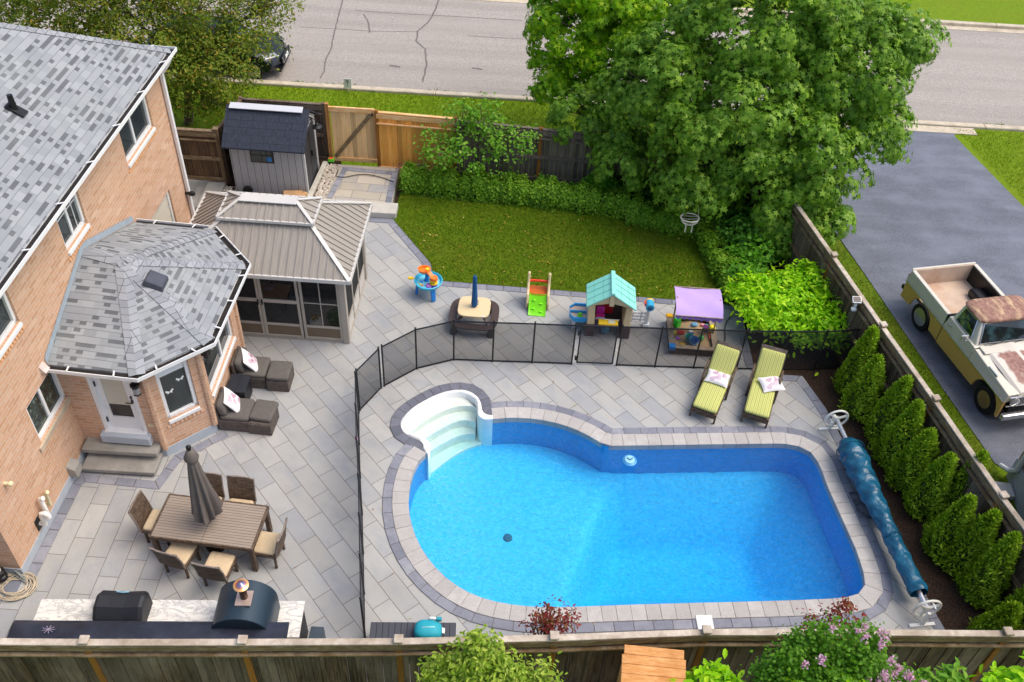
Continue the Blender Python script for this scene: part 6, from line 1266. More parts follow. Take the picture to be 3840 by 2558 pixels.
stoy('pale blue sand mould under the canopy', .1, .34, (120, 180, 220), (.16, .12, .07)); stoy('pink sand mould under the canopy edge', .3, .36, (236, 150, 160), (.1, .08, .05)); stoy('teal sand mould beside the pink one', .39, .34, (90, 190, 180), (.1, .08, .05))
stoy('red sand scoop in the left half of the sandbox', -.26, .03, (216, 50, 40), (.2, .12, .07)); stoy('yellow ball shaped sand toy beside the red scoop', -.42, -.02, (220, 210, 50), (.11, .11, .1), 1); stoy('dark blue sand shovel beside the red scoop', -.03, .0, (40, 90, 150), (.2, .1, .05), rz=.7)
stoy('purple sand mould on the left side of the sandbox', -.36, -.18, (176, 100, 190), (.12, .1, .06)); stoy('pale green sand mould near the left corner', -.46, -.25, (190, 214, 140), (.1, .1, .07), 1); stoy('yellow sand mould in front of the blue bucket', -.25, -.36, (240, 190, 40), (.14, .08, .04)); stoy('green upturned cup near the middle of the sandbox', .2, -.16, (70, 190, 100), (.13, .13, .13), 1)
stoy('orange sand rake lying at the front of the sandbox', .25, -.46, (236, 170, 50), (.26, .05, .03), rz=.1); stoy('dark purple sand mould at the front of the sandbox', .42, -.46, (90, 60, 90), (.14, .06, .03))
ex_ = thing('toy_digger', 'yellow and purple toy digger scoop on the right of the sandbox', 'toy', SBX(.42, .12)); b = MB(); b.sq((.06, 0, .13), (.16, .14, .16), .5, .5, 14, 8); b.build('bucket_scoop', pl((238, 226, 40)), ex_, smooth=60); b = MB(); b.lathe([(.07, 0), (.07, .12)], (-.1, 0, .06), 14); b.build('drum', pl((110, 50, 110)), ex_, smooth=40); b = MB(); b.beam((.02, -.06, .05), (0, -.26, .02), .04, .03); b.build('arm', pl((226, 90, 40)), ex_)
sv = thing('sand_shovel', 'white sand shovel standing in the sandbox', 'shovel', SBX(-.04, .1)); b = MB(); b.tube([(-.03, .08, .18), (.0, .03, .08)], .012, 6); b.build('handle', M_WHT, sv); b = MB(); b.sq((.02, -.01, .03), (.1, .12, .03), .6, .6, 12, 6); b.build('blade', M_WHT, sv, smooth=60)
b = MB(); P_ = chaikin([(4.9, 16.35), (5.02, 16.5), (5.1, 16.62), (5.12, 17.0), (5.2, 17.3), (5.42, 17.6)], 2); b.tube([(*p, .03) for p in P_], .013, 5); tag(b.build('power_cable', simple('brown_cable', (70, 56, 46), .6), smooth=60), 'thin dark cable running from the planting bed past the sandbox', 'cable')
# ------------------------------------------------------------------ little things in the beds
q = thing('solar_light', 'white solar spotlight on the right hand fence', 'light', (7.62, 16.22, 1.72)); b = MB(); b.box((0, 0, .12), (.2, .16, .025), rx=.5); sp_ = b.build('panel_frame', M_WHT, q, bevel=.006); b = MB(); b.box((0, -.006, .137), (.16, .12, .008), rx=.5); b.build('solar_cell', simple('solar_cell', (50, 40, 40), .1), sp_)
b = MB(); b.beam((0, 0, .1), (.02, .0, -.12), .05, .05); b.sq((.0, -.02, -.14), (.12, .1, .08), .5, .5); b.build('lamp_head', M_WHT, q, smooth=50)
hcx = thing('rope_hanging_seat', 'white rope seat hanging from the maple over the hedge', 'hanging seat', (4.38, 20.0, 1.13)); hcx.scale = (.75, .75, .8); M_ROPE = simple('white_rope', (220, 212, 196), .8); b = MB()
for i in range(9):
    a0 = i/8*math.pi; b.tube([(.3*math.cos(t), .26*math.sin(a0)*1.0*math.sin(t*0+a0)*0+.26*math.cos(a0)*abs(math.sin(t))**.6, -.26*math.sin(t)*math.sin(a0)) for t in np.linspace(0, math.pi, 9)], .011, 4)
b.build('net', M_ROPE, hcx); b = MB(); b.tube([(.32*math.cos(a), .26*math.sin(a), 0) for a in np.linspace(0, 2*math.pi, 24)], .022, 6, cap=False); b.build('ring', M_ROPE, hcx, smooth=60)
for x in (-.1, .12): b = MB(); b.tube([(x, -.1, -.24), (x, -.12, -.5)], .022, 6); b.build('tassel', M_ROPE, hcx)
b = MB()
for x, y in ((-.3, 0), (.3, 0)): b.tube([(x, y, 0), (x*.7, .05, .45)], .008, 4)
b.build('hanging_rope', M_ROPE, hcx)
for i, (x, y, lb) in enumerate((((-.05), 22.55, 'white plant label leaning behind the hedge by the small tree'), (2.0, 22.2, 'tilted white plant label in the bed beside the leafy perennials'))):
    q = thing('plant_label', lb, 'plant label', (x, y, 0), .2+i*.4); b = MB(); b.box((0, 0, .3), (.15, .012, .2), rx=-.4, ry=.15*i); b.build('card', M_WHT, q); b = MB(); b.beam((0, .02, 0), (0, .02, .24), .02, .01); b.build('stake', M_WHT, q)
    b = MB(); b.box((0, -.018, .3), (.09, .006, .06), rx=-.4); b.build('print', simple('label_print_%d' % i, (120, 170, 110), .6), q)
sg_ = thing('kerbside_sign', 'small white sign with a dark key shaped mark at the kerb', 'sign', (-5.82, 27.62, -.08)); b = MB(); b.box((0, 0, .3), (.24, .015, .34)); b.build('board', M_WHT, sg_); b = MB(); b.beam((0, .015, -.05), (0, .015, .2), .03, .012); b.build('stake', M_WHT, sg_)
b = MB(); b.tube([(.04*math.cos(a), -.012, .39+.04*math.sin(a)) for a in np.linspace(0, 2*math.pi, 14)], .01, 5, cap=False); b.beam((0, -.012, .35), (0, -.012, .2), .016, .008); b.build('symbol', M_BLACK, sg_)
# ================================================================== NEIGHBOUR'S HOUSE CORNER, orange box roof
nb = thing('neighbour_house', 'corner of the neighbouring brick house beside the driveway', 'house', (10.65, 13.0, 0), -.1); P_ = Pl((0, -4), (0, 0)); P2_ = Pl((0, 0), (6, 0)); M_BRK2 = m_brick('tan_brick', (150, 124, 104), (176, 152, 130), (190, 170, 150), (180, 170, 156))
b = MB()
b.add([(0, -4, .5), (0, 0, .5), (0, 0, 3.2), (0, -4, 3.2), (6, 0, .5), (6, 0, 3.2), (6, -4, .5), (6, -4, 3.2)], [(1, 0, 3, 2), (4, 1, 2, 5), (6, 4, 5, 7), (0, 6, 7, 3), (3, 7, 5, 2)])
b.build('wall', M_BRK2, nb); b = MB(); b.add([(-.35, -4.3, 3.1), (6.3, -4.3, 3.1), (6.3, .35, 3.1), (-.35, .35, 3.1), (2, -2, 4.4), (4.2, -2, 4.4)], [(0, 1, 5, 4), (1, 2, 5), (2, 3, 4, 5), (3, 0, 4), (3, 2, 1, 0)]); b.build('roof', M_SHING, nb); b = MB(); b.bx((-.02, -4, -.2), (6, .02, .5)); b.build('foundation', M_FOUND, nb); b = MB(); b.tube([(-.06, -.25, 3.0), (-.06, -.25, .4), (-.1, -.1, .2), (-.2, .1, .12)], .055, 8); b.build('downpipe', M_TRIM, nb, smooth=40)
b = MB(); b.box((10.2, 12.55, 0), (.7, .36, .12), rz=-.1); struct(b.build('garden_step_slab', M_SLABL, bevel=.01))
bxr = thing('wooden_box', 'orange cedar garden box with a sloping plank lid outside the front fence', 'box', (2.4, 6.8, -.5), -.04); M_ORW = woodmat('orange_plank', (206, 140, 78), (228, 172, 112), (176, 112, 58), sc=(2, 12, 12))
b = MB(); b.box((0, 0, 1.2), (.9, .7, 2.4)); b.build('body', M_ORW, bxr)
for i in range(6): b = MB(); y = .40-.125*i; b.box((0, y, 2.66-.055*i), (.96 if i else .9, .134, .03), rx=rad(24)+.05*(i % 2)); b.build('plank', M_ORW, bxr, bevel=.008)
# ================================================================== VEHICLES
def m_paint(name, base, rust, amt, sc=2.4, metal=0.1, rough=.38):
    M = Mt(name, rough, metal, .5); n = M.noise(sc, detail=7, rough=.68, dist=.6)
    f = M.ramp(n, [(amt-.12, 0), (amt+.14, 1)]); c = M.mix(M.ramp(M.noise(9, detail=4), [(.35, 0), (.7, 1)]), lin((128, 90, 78)), lin((166, 128, 114)))
    M.col(M.mix(f, lin(base), c)); M.rough(M.mix(f, rough, .85)); return M.m
M_CREAM = m_paint('aged_cream_paint', (212, 207, 192), None, .72); M_GOLD = m_paint('gold_paint', (224, 180, 104), None, .76, rough=.45)
M_RROOF = Mt('rusty_roof', .7, 0, .3); _n = M_RROOF.noise(3.0, M_RROOF.map(M_RROOF.co(), sc=(.7, 2.2, 1), rot=(0, 0, .25)), 6, .65, .4)
M_RROOF.col(M_RROOF.mix(M_RROOF.ramp(_n, [(.5, 0), (.72, .85)]), M_RROOF.mix(M_RROOF.ramp(M_RROOF.noise(12, detail=4), [(.35, 0), (.7, 1)]), lin((132, 96, 84)), lin((166, 128, 112))), lin((222, 196, 150)))); M_RROOF = M_RROOF.m
M_RHOOD = Mt('rusty_hood', .55, 0, .4); _sp = M_RHOOD.n('ShaderNodeSeparateXYZ'); M_RHOOD.L(M_RHOOD.co(), _sp.inputs[0]); _ay = M_RHOOD.math('ABSOLUTE', _sp.outputs[1])
_mk = M_RHOOD.math('MULTIPLY', M_RHOOD.ramp(_ay, [(.03, 0), (.06, 1), (.40, 1), (.58, 0)]), M_RHOOD.ramp(M_RHOOD.math('MULTIPLY', _sp.outputs[0], .5), [(.33, 0), (.42, 1), (.78, 1), (.9, .1)]))
_f = M_RHOOD.ramp(M_RHOOD.math('ADD', M_RHOOD.math('MULTIPLY', _mk, .55), M_RHOOD.noise(5, detail=7, rough=.7)), [(.74, 0), (.92, 1)])
M_RHOOD.col(M_RHOOD.mix(_f, lin((212, 206, 194)), M_RHOOD.mix(M_RHOOD.ramp(M_RHOOD.noise(14, detail=4), [(.35, 0), (.7, 1)]), lin((132, 92, 82)), lin((172, 134, 120))))); M_RHOOD = M_RHOOD.m
M_BEDP = simple('bed_floor', (198, 176, 156), .85, .1, 3, dirt=((176, 128, 88), .5)); M_CHR = simple('chrome', (205, 206, 208), .2, .05, 4, metal=.8); M_TYRE = simple('tyre', (30, 30, 32), .85, .15, 20)
M_WGL = Mt('vehicle_glass', .03, 0, .7); M_WGL.col(M_WGL.mix(M_WGL.ramp(M_WGL.noise(3, detail=3), [(.45, 0), (.6, 1)]), lin((26, 32, 36)), lin((52, 76, 82)))); M_WGL = M_WGL.m
def wheel(parent, x, y, r, w, rimm, hub, spokes=5, hr=.62):
    sg = 1 if y > 0 else -1; R = Matrix.Rotation(rad(-90*sg), 3, 'X')
    b = MB(); b.lathe([(r*hr, -w/2), (r*.93, -w/2), (r, -w*.32), (r, w*.32), (r*.93, w/2), (r*hr, w/2), (r*hr, w*.1)], (x, y, r), 28, R, cap=False); wl_ = b.build('wheel', M_TYRE, parent, smooth=40)
    b = MB(); b.lathe([(r*hr, w*.5), (r*hr*.92, w*.44), (r*hr*.8, w*.18), (r*.22, w*.2), (r*.2, w*.34), (0, w*.36)], (x, y, r), 24, R); b.build('rim', rimm, wl_, smooth=40)
    b = MB()
    for i in range(spokes): a = i*2*math.pi/spokes; b.beam((x+.16*r*math.cos(a), y+sg*w*.3, r+.16*r*math.sin(a)), (x+.56*r*math.cos(a), y+sg*w*.24, r+.56*r*math.sin(a)), .12*r, .03)
    b.build('spokes', hub, wl_)
TK = thing('pickup_truck', 'old cream and gold pickup truck with rusty roof and hood on the driveway', 'pickup', (11.13, 16.46, -.066), rad(-76)); TK.scale = (1.04, 1.04, 1.04)
wb_, zb0, zs_, zt_ = 1.35, .30, .80, 1.09
arch = lambda cx, r0: [(cx+r0*math.cos(a), .34+r0*math.sin(a)) for a in np.linspace(math.pi, 0, 11)]
for sg in (-1, 1):
    for nm, x0_, x1_, cx in (('bed_lower_side', -2.18, -.56, -wb_), ('front_lower_side', -.54, 1.86, wb_)):
        P_ = [(x0_, zb0)]+[(a, max(zb0, z)) for a, z in arch(cx, .44)]+[(x1_, zb0+.02), (x1_, zs_), (x0_, zs_)]
        b = MB(); b.ext([(x, sg*.83, z) for x, z in P_], (0, sg*.06, 0)); b.build(nm, M_GOLD, TK, bevel=.014, seg=2)
    b = MB(); b.add([(-2.2, sg*.905, zs_), (-.56, sg*.905, zs_), (-.56, sg*.86, zt_), (-2.17, sg*.86, zt_), (-2.2, sg*.79, zs_), (-.56, sg*.79, zs_), (-.56, sg*.76, zt_), (-2.17, sg*.76, zt_)], [(0, 1, 2, 3)[::1 if sg < 0 else -1], (3, 2, 6, 7)[::1 if sg < 0 else -1], (7, 6, 5, 4)[::1 if sg < 0 else -1], (1, 5, 6, 2)[::1 if sg < 0 else -1], (4, 0, 3, 7)[::1 if sg < 0 else -1]])
    b.build('bed_side', M_CREAM, TK, bevel=.014, seg=2)
    b = MB(); b.beam((-2.18, sg*.915, zs_), (1.84, sg*.915, zs_), .02, .03); b.build('side_trim', M_CHR, TK)
    b = MB(); b.box((-2.21, sg*.82, .86), (.03, .1, .2)); b.build('tail_light', pl((196, 20, 36)), TK, bevel=.01)
    wheel(TK, -wb_, sg*.73, .335, .24, M_CHR, M_CHR, 6, .66); wheel(TK, wb_, sg*.735, .335, .22, simple('gold_rim', (170, 140, 90), .4, metal=.5), M_CHR, 5, .6)
    # cab lower side (door) and front fender
    b = MB(); b.add([(-.54, sg*.905, zs_), (.52, sg*.905, zs_), (.5, sg*.85, zt_-.02), (-.52, sg*.85, zt_), (-.54, sg*.6, zs_), (.52, sg*.6, zs_), (.5, sg*.6, zt_-.02), (-.52, sg*.6, zt_)], [(0, 1, 2, 3)[::1 if sg < 0 else -1], (3, 2, 6, 7)[::1 if sg < 0 else -1], (1, 5, 6, 2)[::1 if sg < 0 else -1], (4, 0, 3, 7)[::1 if sg < 0 else -1]]); dr = b.build('door', M_CREAM, TK, bevel=.012, seg=2)
    b = MB(); b.box((-.38, sg*.895, .98), (.13, .03, .035)); b.build('door_handle', M_CHR, dr, bevel=.006)
    b = MB(); b.add([(.53, sg*.905, zs_), (1.86, sg*.90, zs_-.02), (1.84, sg*.84, .96), (.53, sg*.85, zt_-.03), (.53, sg*.6, zs_), (1.86, sg*.6, zs_), (1.84, sg*.6, .98), (.53, sg*.6, zt_-.02)], [(0, 1, 2, 3)[::1 if sg < 0 else -1], (3, 2, 6, 7)[::1 if sg < 0 else -1], (1, 5, 6, 2)[::1 if sg < 0 else -1], (4, 0, 3, 7)[::1 if sg < 0 else -1]]); b.build('fender', M_CREAM, TK, bevel=.014, seg=2)
    b = MB(); b.tube([(.28, sg*.88, 1.1), (.3, sg*1.0, 1.12), (.3, sg*1.02, 1.2)], .012, 6); b.box((.3, sg*1.04, 1.22), (.03, .17, .12)); b.build('mirror', M_CHR, TK, bevel=.006)
    b = MB(); b.lathe([(.11, 0), (.11, .03), (.09, .05), (.0, .06)], (1.88, sg*.66, .80), 18, Matrix.Rotation(rad(90), 3, 'Y')); b.build('headlight', M_CHR, TK, smooth=40)
    b = MB(); b.box((1.2, sg*.82, 1.03), (.3, .03, .04), rz=sg*-.02); b.build('fender_badge', M_CHR, TK)
b = MB(); b.bx((-2.15, -.78, .58), (-.56, .78, .62)); b.build('bed_floor', M_BEDP, TK); b = MB(); b.box((-2.18, 0, .83), (.06, 1.6, .52)); b.build('tailgate', M_BEDP, TK, bevel=.01); b = MB(); b.box((-2.2, 0, 1.09), (.05, 1.66, .03)); b.build('tailgate_cap', M_CREAM, TK)
b = MB(); b.box((-.58, 0, .83), (.05, 1.6, .5)); b.build('bed_front', M_CREAM, TK); b = MB(); b.box((-1.35, .752, .84), (1.56, .02, .44)); b.build('bed_liner', M_BLACK, TK); b = MB(); b.sq((-1.3, .6, .72), (.72, .34, .26), .3, .5); b.build('wheel_housing', M_BLACK, TK, smooth=50)
b = MB(); b.box((-2.3, 0, .48), (.1, 1.66, .12)); b.build('rear_bumper', M_BLACK, TK, bevel=.02); b = MB(); b.box((1.98, 0, .46), (.12, 1.8, .15)); b.build('front_bumper', M_CHR, TK, bevel=.035, seg=2)
b = MB(); b.box((-.55, 0, .74), (.03, 1.76, .76)); b.build('cab_gap', M_BLACK, TK)
b = MB(); b.bx((-2.1, -.6, .34), (1.8, .6, .56)); b.build('chassis', M_BLACK, TK)
b = MB(); b.box((1.86, 0, .8), (.04, 1.24, .2)); b.build('grille', simple('grille_grey', (90, 90, 92), .4, metal=.5), TK); b = MB()
for z in (.72, .76, .8, .84, .88): b.box((1.89, 0, z), (.02, 1.08, .014))
b.box((1.885, 0, .92), (.03, 1.62, .025)); b.box((1.885, 0, .68), (.03, 1.62, .025)); b.build('grille_bars', M_CHR, TK)
hd = [(.5, .66, 1.075), (1.2, .67, 1.08), (1.84, .62, .99), (1.88, .6, .93)]
b = MB(); v = []
for x, w_, z in hd: v += [(x, -w_, z-.03), (x, -w_*.9, z+.012), (x, -.06, z+.03), (x, 0, z+.045), (x, .06, z+.03), (x, w_*.9, z+.012), (x, w_, z-.03)]
b.add(v, [(i*7+j, (i+1)*7+j, (i+1)*7+j+1, i*7+j+1) for i in range(3) for j in range(6)]); b.f = [tuple(f) for f in b.f]; b.build('hood', M_RHOOD, TK, smooth=30)
b = MB(); b.box((.62, 0, 1.085), (.24, 1.5, .03)); b.build('cowl', M_CREAM, TK, bevel=.01)
# greenhouse
lo = [(-.5, -.80), (.46, -.80), (.46, .80), (-.5, .80)]; hi = [(-.44, -.66), (.16, -.64), (.16, .64), (-.44, .66)]; z0_, z1_ = zt_-.03, 1.50
b = MB(); b.add([(*p, z0_) for p in lo]+[(*p, z1_) for p in hi], [(0, 1, 5, 4), (1, 2, 6, 5), (2, 3, 7, 6), (3, 0, 4, 7), (4, 5, 6, 7)]); b.build('cab', M_CREAM, TK, bevel=.03, seg=2)
b = MB(); b.sq((-.14, 0, 1.52), (.76, 1.42, .17), .3, .7, 28, 10); b.build('cab_roof', M_RROOF, TK, smooth=60)
def lerp3(a, c, t): return Vector(a)+(Vector(c)-Vector(a))*t
def glass(i, j, u0, u1, v0, v1, nm, off=.012, inset=0):
    A, B_, C_, D_ = Vector((*lo[i], z0_)), Vector((*lo[j], z0_)), Vector((*hi[j], z1_)), Vector((*hi[i], z1_)); n_ = (B_-A).cross(D_-A).normalized(); q = []
    for u, v in ((u0, v0), (u1, v0), (u1, v1), (u0, v1)): q.append(lerp3(lerp3(A, B_, u), lerp3(D_, C_, u), v)+n_*off)
    b = MB(); b.face(q); g_ = b.build(nm, M_WGL, TK)
    b = MB()
    for s, e in zip(q, q[1:]+q[:1]): b.beam(s, e, .02, .02)
    b.build('window_trim', M_CHR, g_); return g_
glass(1, 2, .05, .95, .08, .92, 'windshield'); glass(0, 1, .14, .80, .1, .9, 'side_window'); glass(2, 3, .2, .86, .1, .9, 'side_window'); glass(3, 0, .1, .9, .15, .88, 'rear_window')
b = MB(); b.tube([(.52, -.5, 1.11), (.46, -.15, 1.13)], .008, 5); b.tube([(.52, .1, 1.11), (.46, .42, 1.13)], .008, 5); b.build('wiper', M_BLACK, TK)
bt = thing('cargo_box', 'dark box with red lid in the truck bed behind the cab', 'box', (10.45, 16.75, .57), rad(-76)); b = MB(); b.box((0, 0, .14), (.3, .34, .28)); b.build('body', M_BLACK, bt); b = MB(); b.box((0, 0, .295), (.3, .34, .03)); b.build('lid', pl((206, 120, 90)), bt)
# ------------------------------------------------------------------ parked car
M_CAR = simple('dark_blue_paint', (30, 34, 44), .18, .05, 2, metal=.3, spec=.6)
CR = thing('parked_car', 'dark hatchback parked at the kerb under the left tree', 'car', (-10.35, 28.95, -.075), 0)
side = [(-2.2, .3), (-1.75, .3)]+[(-1.35+.36*math.cos(a), .32+.36*math.sin(a)) for a in np.linspace(math.pi, 0, 9)]+[(-.9, .26), (.95, .26)]+[(1.38+.36*math.cos(a), .32+.36*math.sin(a)) for a in np.linspace(math.pi, 0, 9)]+[(1.85, .28), (2.2, .3), (2.27, .45), (2.2, .68), (2.02, .82), (1.4, .93), (.95, .98), (-2.1, .98), (-2.25, .8)]
def carbody():
    b = MB(); n = len(side); rows = [(-.80, .9), (-.88, 1.0), (-.90, 1.0), (-.86, 1.0)]
    ys = [-.9, -.84, -.55, 0, .55, .84, .9]; 
    v = []
    for y in ys:
        f = abs(y)/.9
        for x, z in side:
            xx = x-(.30*f**3 if x > 1.7 else 0)+(.12*f**3 if x < -1.9 else 0); zz = z-(.08*f**6 if z > .6 else 0)+(0.03*(1-f) if z > .85 and x > 1 else 0); v.append((xx, y, zz))
    fs = [(i*n+j, i*n+(j+1) % n, (i+1)*n+(j+1) % n, (i+1)*n+j) for i in range(len(ys)-1) for j in range(n)]
    b.add(v, fs+[tuple(range(n-1, -1, -1)), tuple(range((len(ys)-1)*n, len(ys)*n))]); return b
carbody().build('body', M_CAR, CR, smooth=35)
lo = [(-2.0, -.82), (1.0, -.82), (1.0, .82), (-2.0, .82)]; hi = [(-1.5, -.6), (.2, -.6), (.2, .6), (-1.5, .6)]; z0_, z1_ = .94, 1.42; TKs = TK; TK = CR
b = MB(); b.add([(*p, z0_) for p in lo]+[(*p, z1_) for p in hi], [(0, 1, 5, 4), (1, 2, 6, 5), (2, 3, 7, 6), (3, 0, 4, 7), (4, 5, 6, 7)]); b.build('cabin', M_CAR, CR, bevel=.06, seg=3)
glass(1, 2, .06, .94, .06, .94, 'windshield'); glass(0, 1, .08, .9, .1, .9, 'side_window'); glass(2, 3, .1, .92, .1, .9, 'side_window'); TK = TKs
for sg in (-1, 1):
    for x in (-1.35, 1.38): wheel(CR, x, sg*.82, .325, .2, M_CHR, M_CHR, 10, .72)
    b = MB(); b.add([(2.12, sg*.5, .70), (1.75, sg*.84, .74), (1.72, sg*.84, .84), (2.02, sg*.55, .83)], [(0, 1, 2, 3)]); b.v = [(p[0]+.03, p[1]+sg*.02, p[2]+.01) for p in b.v]; hl_ = b.build('headlight', simple('lamp_lens', (180, 186, 194), .1), CR)
    b = MB(); b.tube([(2.16, sg*.48, .69), (1.80, sg*.86, .72), (1.74, sg*.87, .83)], .02, 6); b.build('light_strip', M_WHT, hl_)
    b = MB(); b.sq((.85, sg*.96, 1.02), (.14, .2, .13), .5, .6); b.build('mirror', M_CAR, CR, smooth=50)
b = MB(); b.box((2.25, 0, .52), (.05, 1.0, .2)); b.build('grille', M_BLACK, CR, bevel=.02); b = MB(); b.tube([(2.28, -.5, .62), (2.28, -.45, .42), (2.29, .45, .42), (2.28, .5, .62)], .016, 6); b.build('grille_trim', M_CHR, CR, smooth=50)
b = MB(); b.box((2.295, 0, .5), (.02, .34, .11)); b.build('number_plate', M_WHT, CR); b = MB(); b.box((2.2, 0, .28), (.12, 1.5, .05)); b.build('front_lip', M_BLACK, CR)
# ================================================================== TREES AND PLANTS
M_BARK = simple('grey_bark', (96, 84, 72), .9, .3, 12, bump=.6, bscale=30); M_TWIG = simple('twig', (110, 92, 66), .9, .2, 10)
L_MAPLE = leafmat('maple_leaf', [(70, 110, 24), (106, 148, 44), (88, 130, 30), (144, 178, 62), (98, 140, 38)], .28, .42, .35, .9)
L_MAPLE2 = leafmat('golden_maple_leaf', [(88, 140, 12), (132, 182, 20), (108, 160, 16), (172, 204, 36), (72, 122, 14)], .35, .45, .4, .8)
L_OLIVE = leafmat('olive_leaf', [(76, 100, 22), (112, 134, 36), (92, 118, 30), (140, 146, 54), (80, 108, 26), (168, 140, 52)], .3, .5, .4, .9)
L_PLUM = leafmat('plum_leaf', [(80, 132, 30), (116, 164, 48), (96, 150, 36), (146, 184, 70)], .35, .45, .4, 1.5)
L_BOX = leafmat('boxwood_leaf', [(84, 128, 26), (118, 160, 40), (98, 146, 30), (144, 178, 58)], .25, .5, .4, 2)
L_LIME = leafmat('lime_leaf', [(124, 186, 12), (164, 216, 24), (142, 202, 16), (198, 230, 50), (106, 168, 14)], .35, .45, .3, 1.5)
L_DARK = leafmat('shade_leaf', [(46, 92, 22), (76, 126, 38), (60, 110, 28), (96, 142, 48)], .3, .5, .3, 1.5)
L_MID = leafmat('perennial_leaf', [(64, 122, 22), (102, 160, 38), (84, 142, 30)], .3, .5, .3, 2)
L_SAGE = leafmat('sage_leaf', [(96, 128, 76), (120, 148, 96), (84, 118, 60)], .25, .6, .3, 2)
L_CEDAR = leafmat('cedar_spray', [(112, 148, 24), (154, 184, 44), (130, 166, 30), (172, 196, 64)], .22, .6, .4, 1.6)
L_RED = leafmat('red_leaf', [(122, 34, 34), (154, 62, 52), (96, 26, 34), (150, 118, 60)], .3, .5, .2, 2)
L_BARB = leafmat('barberry_leaf', [(92, 52, 50), (122, 74, 66), (78, 46, 46)], .25, .6, .2, 2)
L_VAR = leafmat('variegated_leaf', [(96, 130, 30), (140, 168, 48), (176, 190, 84), (112, 146, 36)], .3, .45, .3, 2)
L_LILAC = leafmat('lilac_leaf', [(66, 112, 20), (100, 148, 34), (82, 130, 26)], .3, .5, .3, 2)
L_PINK = leafmat('pink_floret', [(214, 160, 206), (232, 190, 226), (200, 138, 188)], .3, .6, .1, 2); L_PURP = leafmat('purple_floret', [(96, 70, 120), (120, 92, 146)], .2)
def limb(b, p, q, r0, r1, sag=.0, seg=7, n=6):
    p, q = Vector(p), Vector(q); side = Vector((random.uniform(-1, 1), random.uniform(-1, 1), .2))*(q-p).length*.07; pts = []
    for i in range(n+1): t = i/n; pts.append(p+(q-p)*t+side*math.sin(t*math.pi)+Vector((0, 0, sag*math.sin(t*math.pi))))
    b.tube(pts, [r0+(r1-r0)*i/n for i in range(n+1)], seg); return pts
def tree(name, label, base, lobes, leafmat_, kind, nclump, per, cr, size, trunk_r, fork=.35, twigs=40, cat='tree', bark=None, flat=.55, group=None, low=-.6, shell=(.55, 1.02), dome=False):
    t = thing(name, label, cat, base, 0, group); L_ = [((c[0]-base[0], c[1]-base[1], c[2]-base[2]), r) for c, r in lobes]
    P, N = crown_pts(L_, nclump, per, cr, flat, shell, low, dome); keep = P[:, 2] > .02; P, N = P[keep], N[keep]
    sz = RNG.uniform(.75, 1.25, len(P))*size
    leaves('crown', P, N, sz, kind, leafmat_, t)
    b = MB(); cz = float(np.mean([l[0][2] for l in L_])); cx = float(np.mean([l[0][0] for l in L_])); cy = float(np.mean([l[0][1] for l in L_]))
    top = Vector((cx*.35, cy*.35, max(.12, cz*fork*2))); limb(b, (0, 0, -.05), top, trunk_r, trunk_r*.7, n=5)
    for c, r in L_:
        pts = limb(b, top, Vector(c), trunk_r*.5, trunk_r*.14)
        for j in range(max(2, twigs//len(L_))):
            d = Vector(rdir(1)[0]); d.z = abs(d.z)*.8; s = pts[random.randint(2, len(pts)-1)]
            limb(b, s, Vector(c)+Vector((d.x*r[0], d.y*r[1], d.z*r[2]))*.92, trunk_r*.12, .008, n=4, seg=5)
    b.build('trunk', bark or M_BARK, t, smooth=60); return t
tree('maple_tree', 'large dark green maple overhanging the right back corner of the yard', (5.4, 22.2, -.05),
     [(VY(1700, 270, 21.8), (2.3, 1.9, 2.0)), (VY(1950, 140, 22.5), (1.75, 1.6, 1.5)), (VY(1530, 190, 22.6), (1.35, 1.5, 1.5)), (VY(1850, 370, 21), (1.5, 1.3, 1.4)), (VY(1620, 400, 21.2), (1.25, 1.2, 1.1)), (VY(1790, 500, 20.3), (.85, .9, .75)), (VY(2075, 95, 22.8), (.8, .9, .7)), (VY(1780, 40, 23), (2.4, 1.9, 1.9)), (VY(1430, 380, 22), (.7, .7, .55)), (VY(2000, 300, 21.6), (.95, 1, .8)), (VY(1850, 465, 20.8), (1.05, .95, .85)), (VY(1800, 555, 20.1), (.65, .65, .5)), (VY(1885, 500, 20.3), (.75, .75, .65)), (VY(1470, 215, 22.8), (1.1, 1, 1.0)), (VY(1345, 270, 23.6), (.95, .9, .75)), (VY(1420, 320, 22.8), (.85, .8, .7))],
     L_MAPLE, 'maple', 1050, 62, .40, .128, .17, twigs=90, dome=True, shell=(.5, 1.03))
tree('golden_maple_tree', 'yellow green maple beyond the back fence by the road', (3.3, 26.3, -.09),
     [(VY(1310, 55, 25.8), (1.2, 1.3, 1.3)), (VY(1430, 90, 25.2), (1.2, 1.2, 1.4)), (VY(1275, 175, 25.4), (.75, .8, .65)), (VY(1380, -60, 26.2), (1.9, 1.6, 1.6)), (VY(1500, 20, 25.5), (1.2, 1.2, 1.2)), (VY(1350, 200, 25), (.8, .8, .6))],
     L_MAPLE2, 'maple', 370, 60, .40, .13, .15, twigs=60, dome=True, shell=(.5, 1.03))
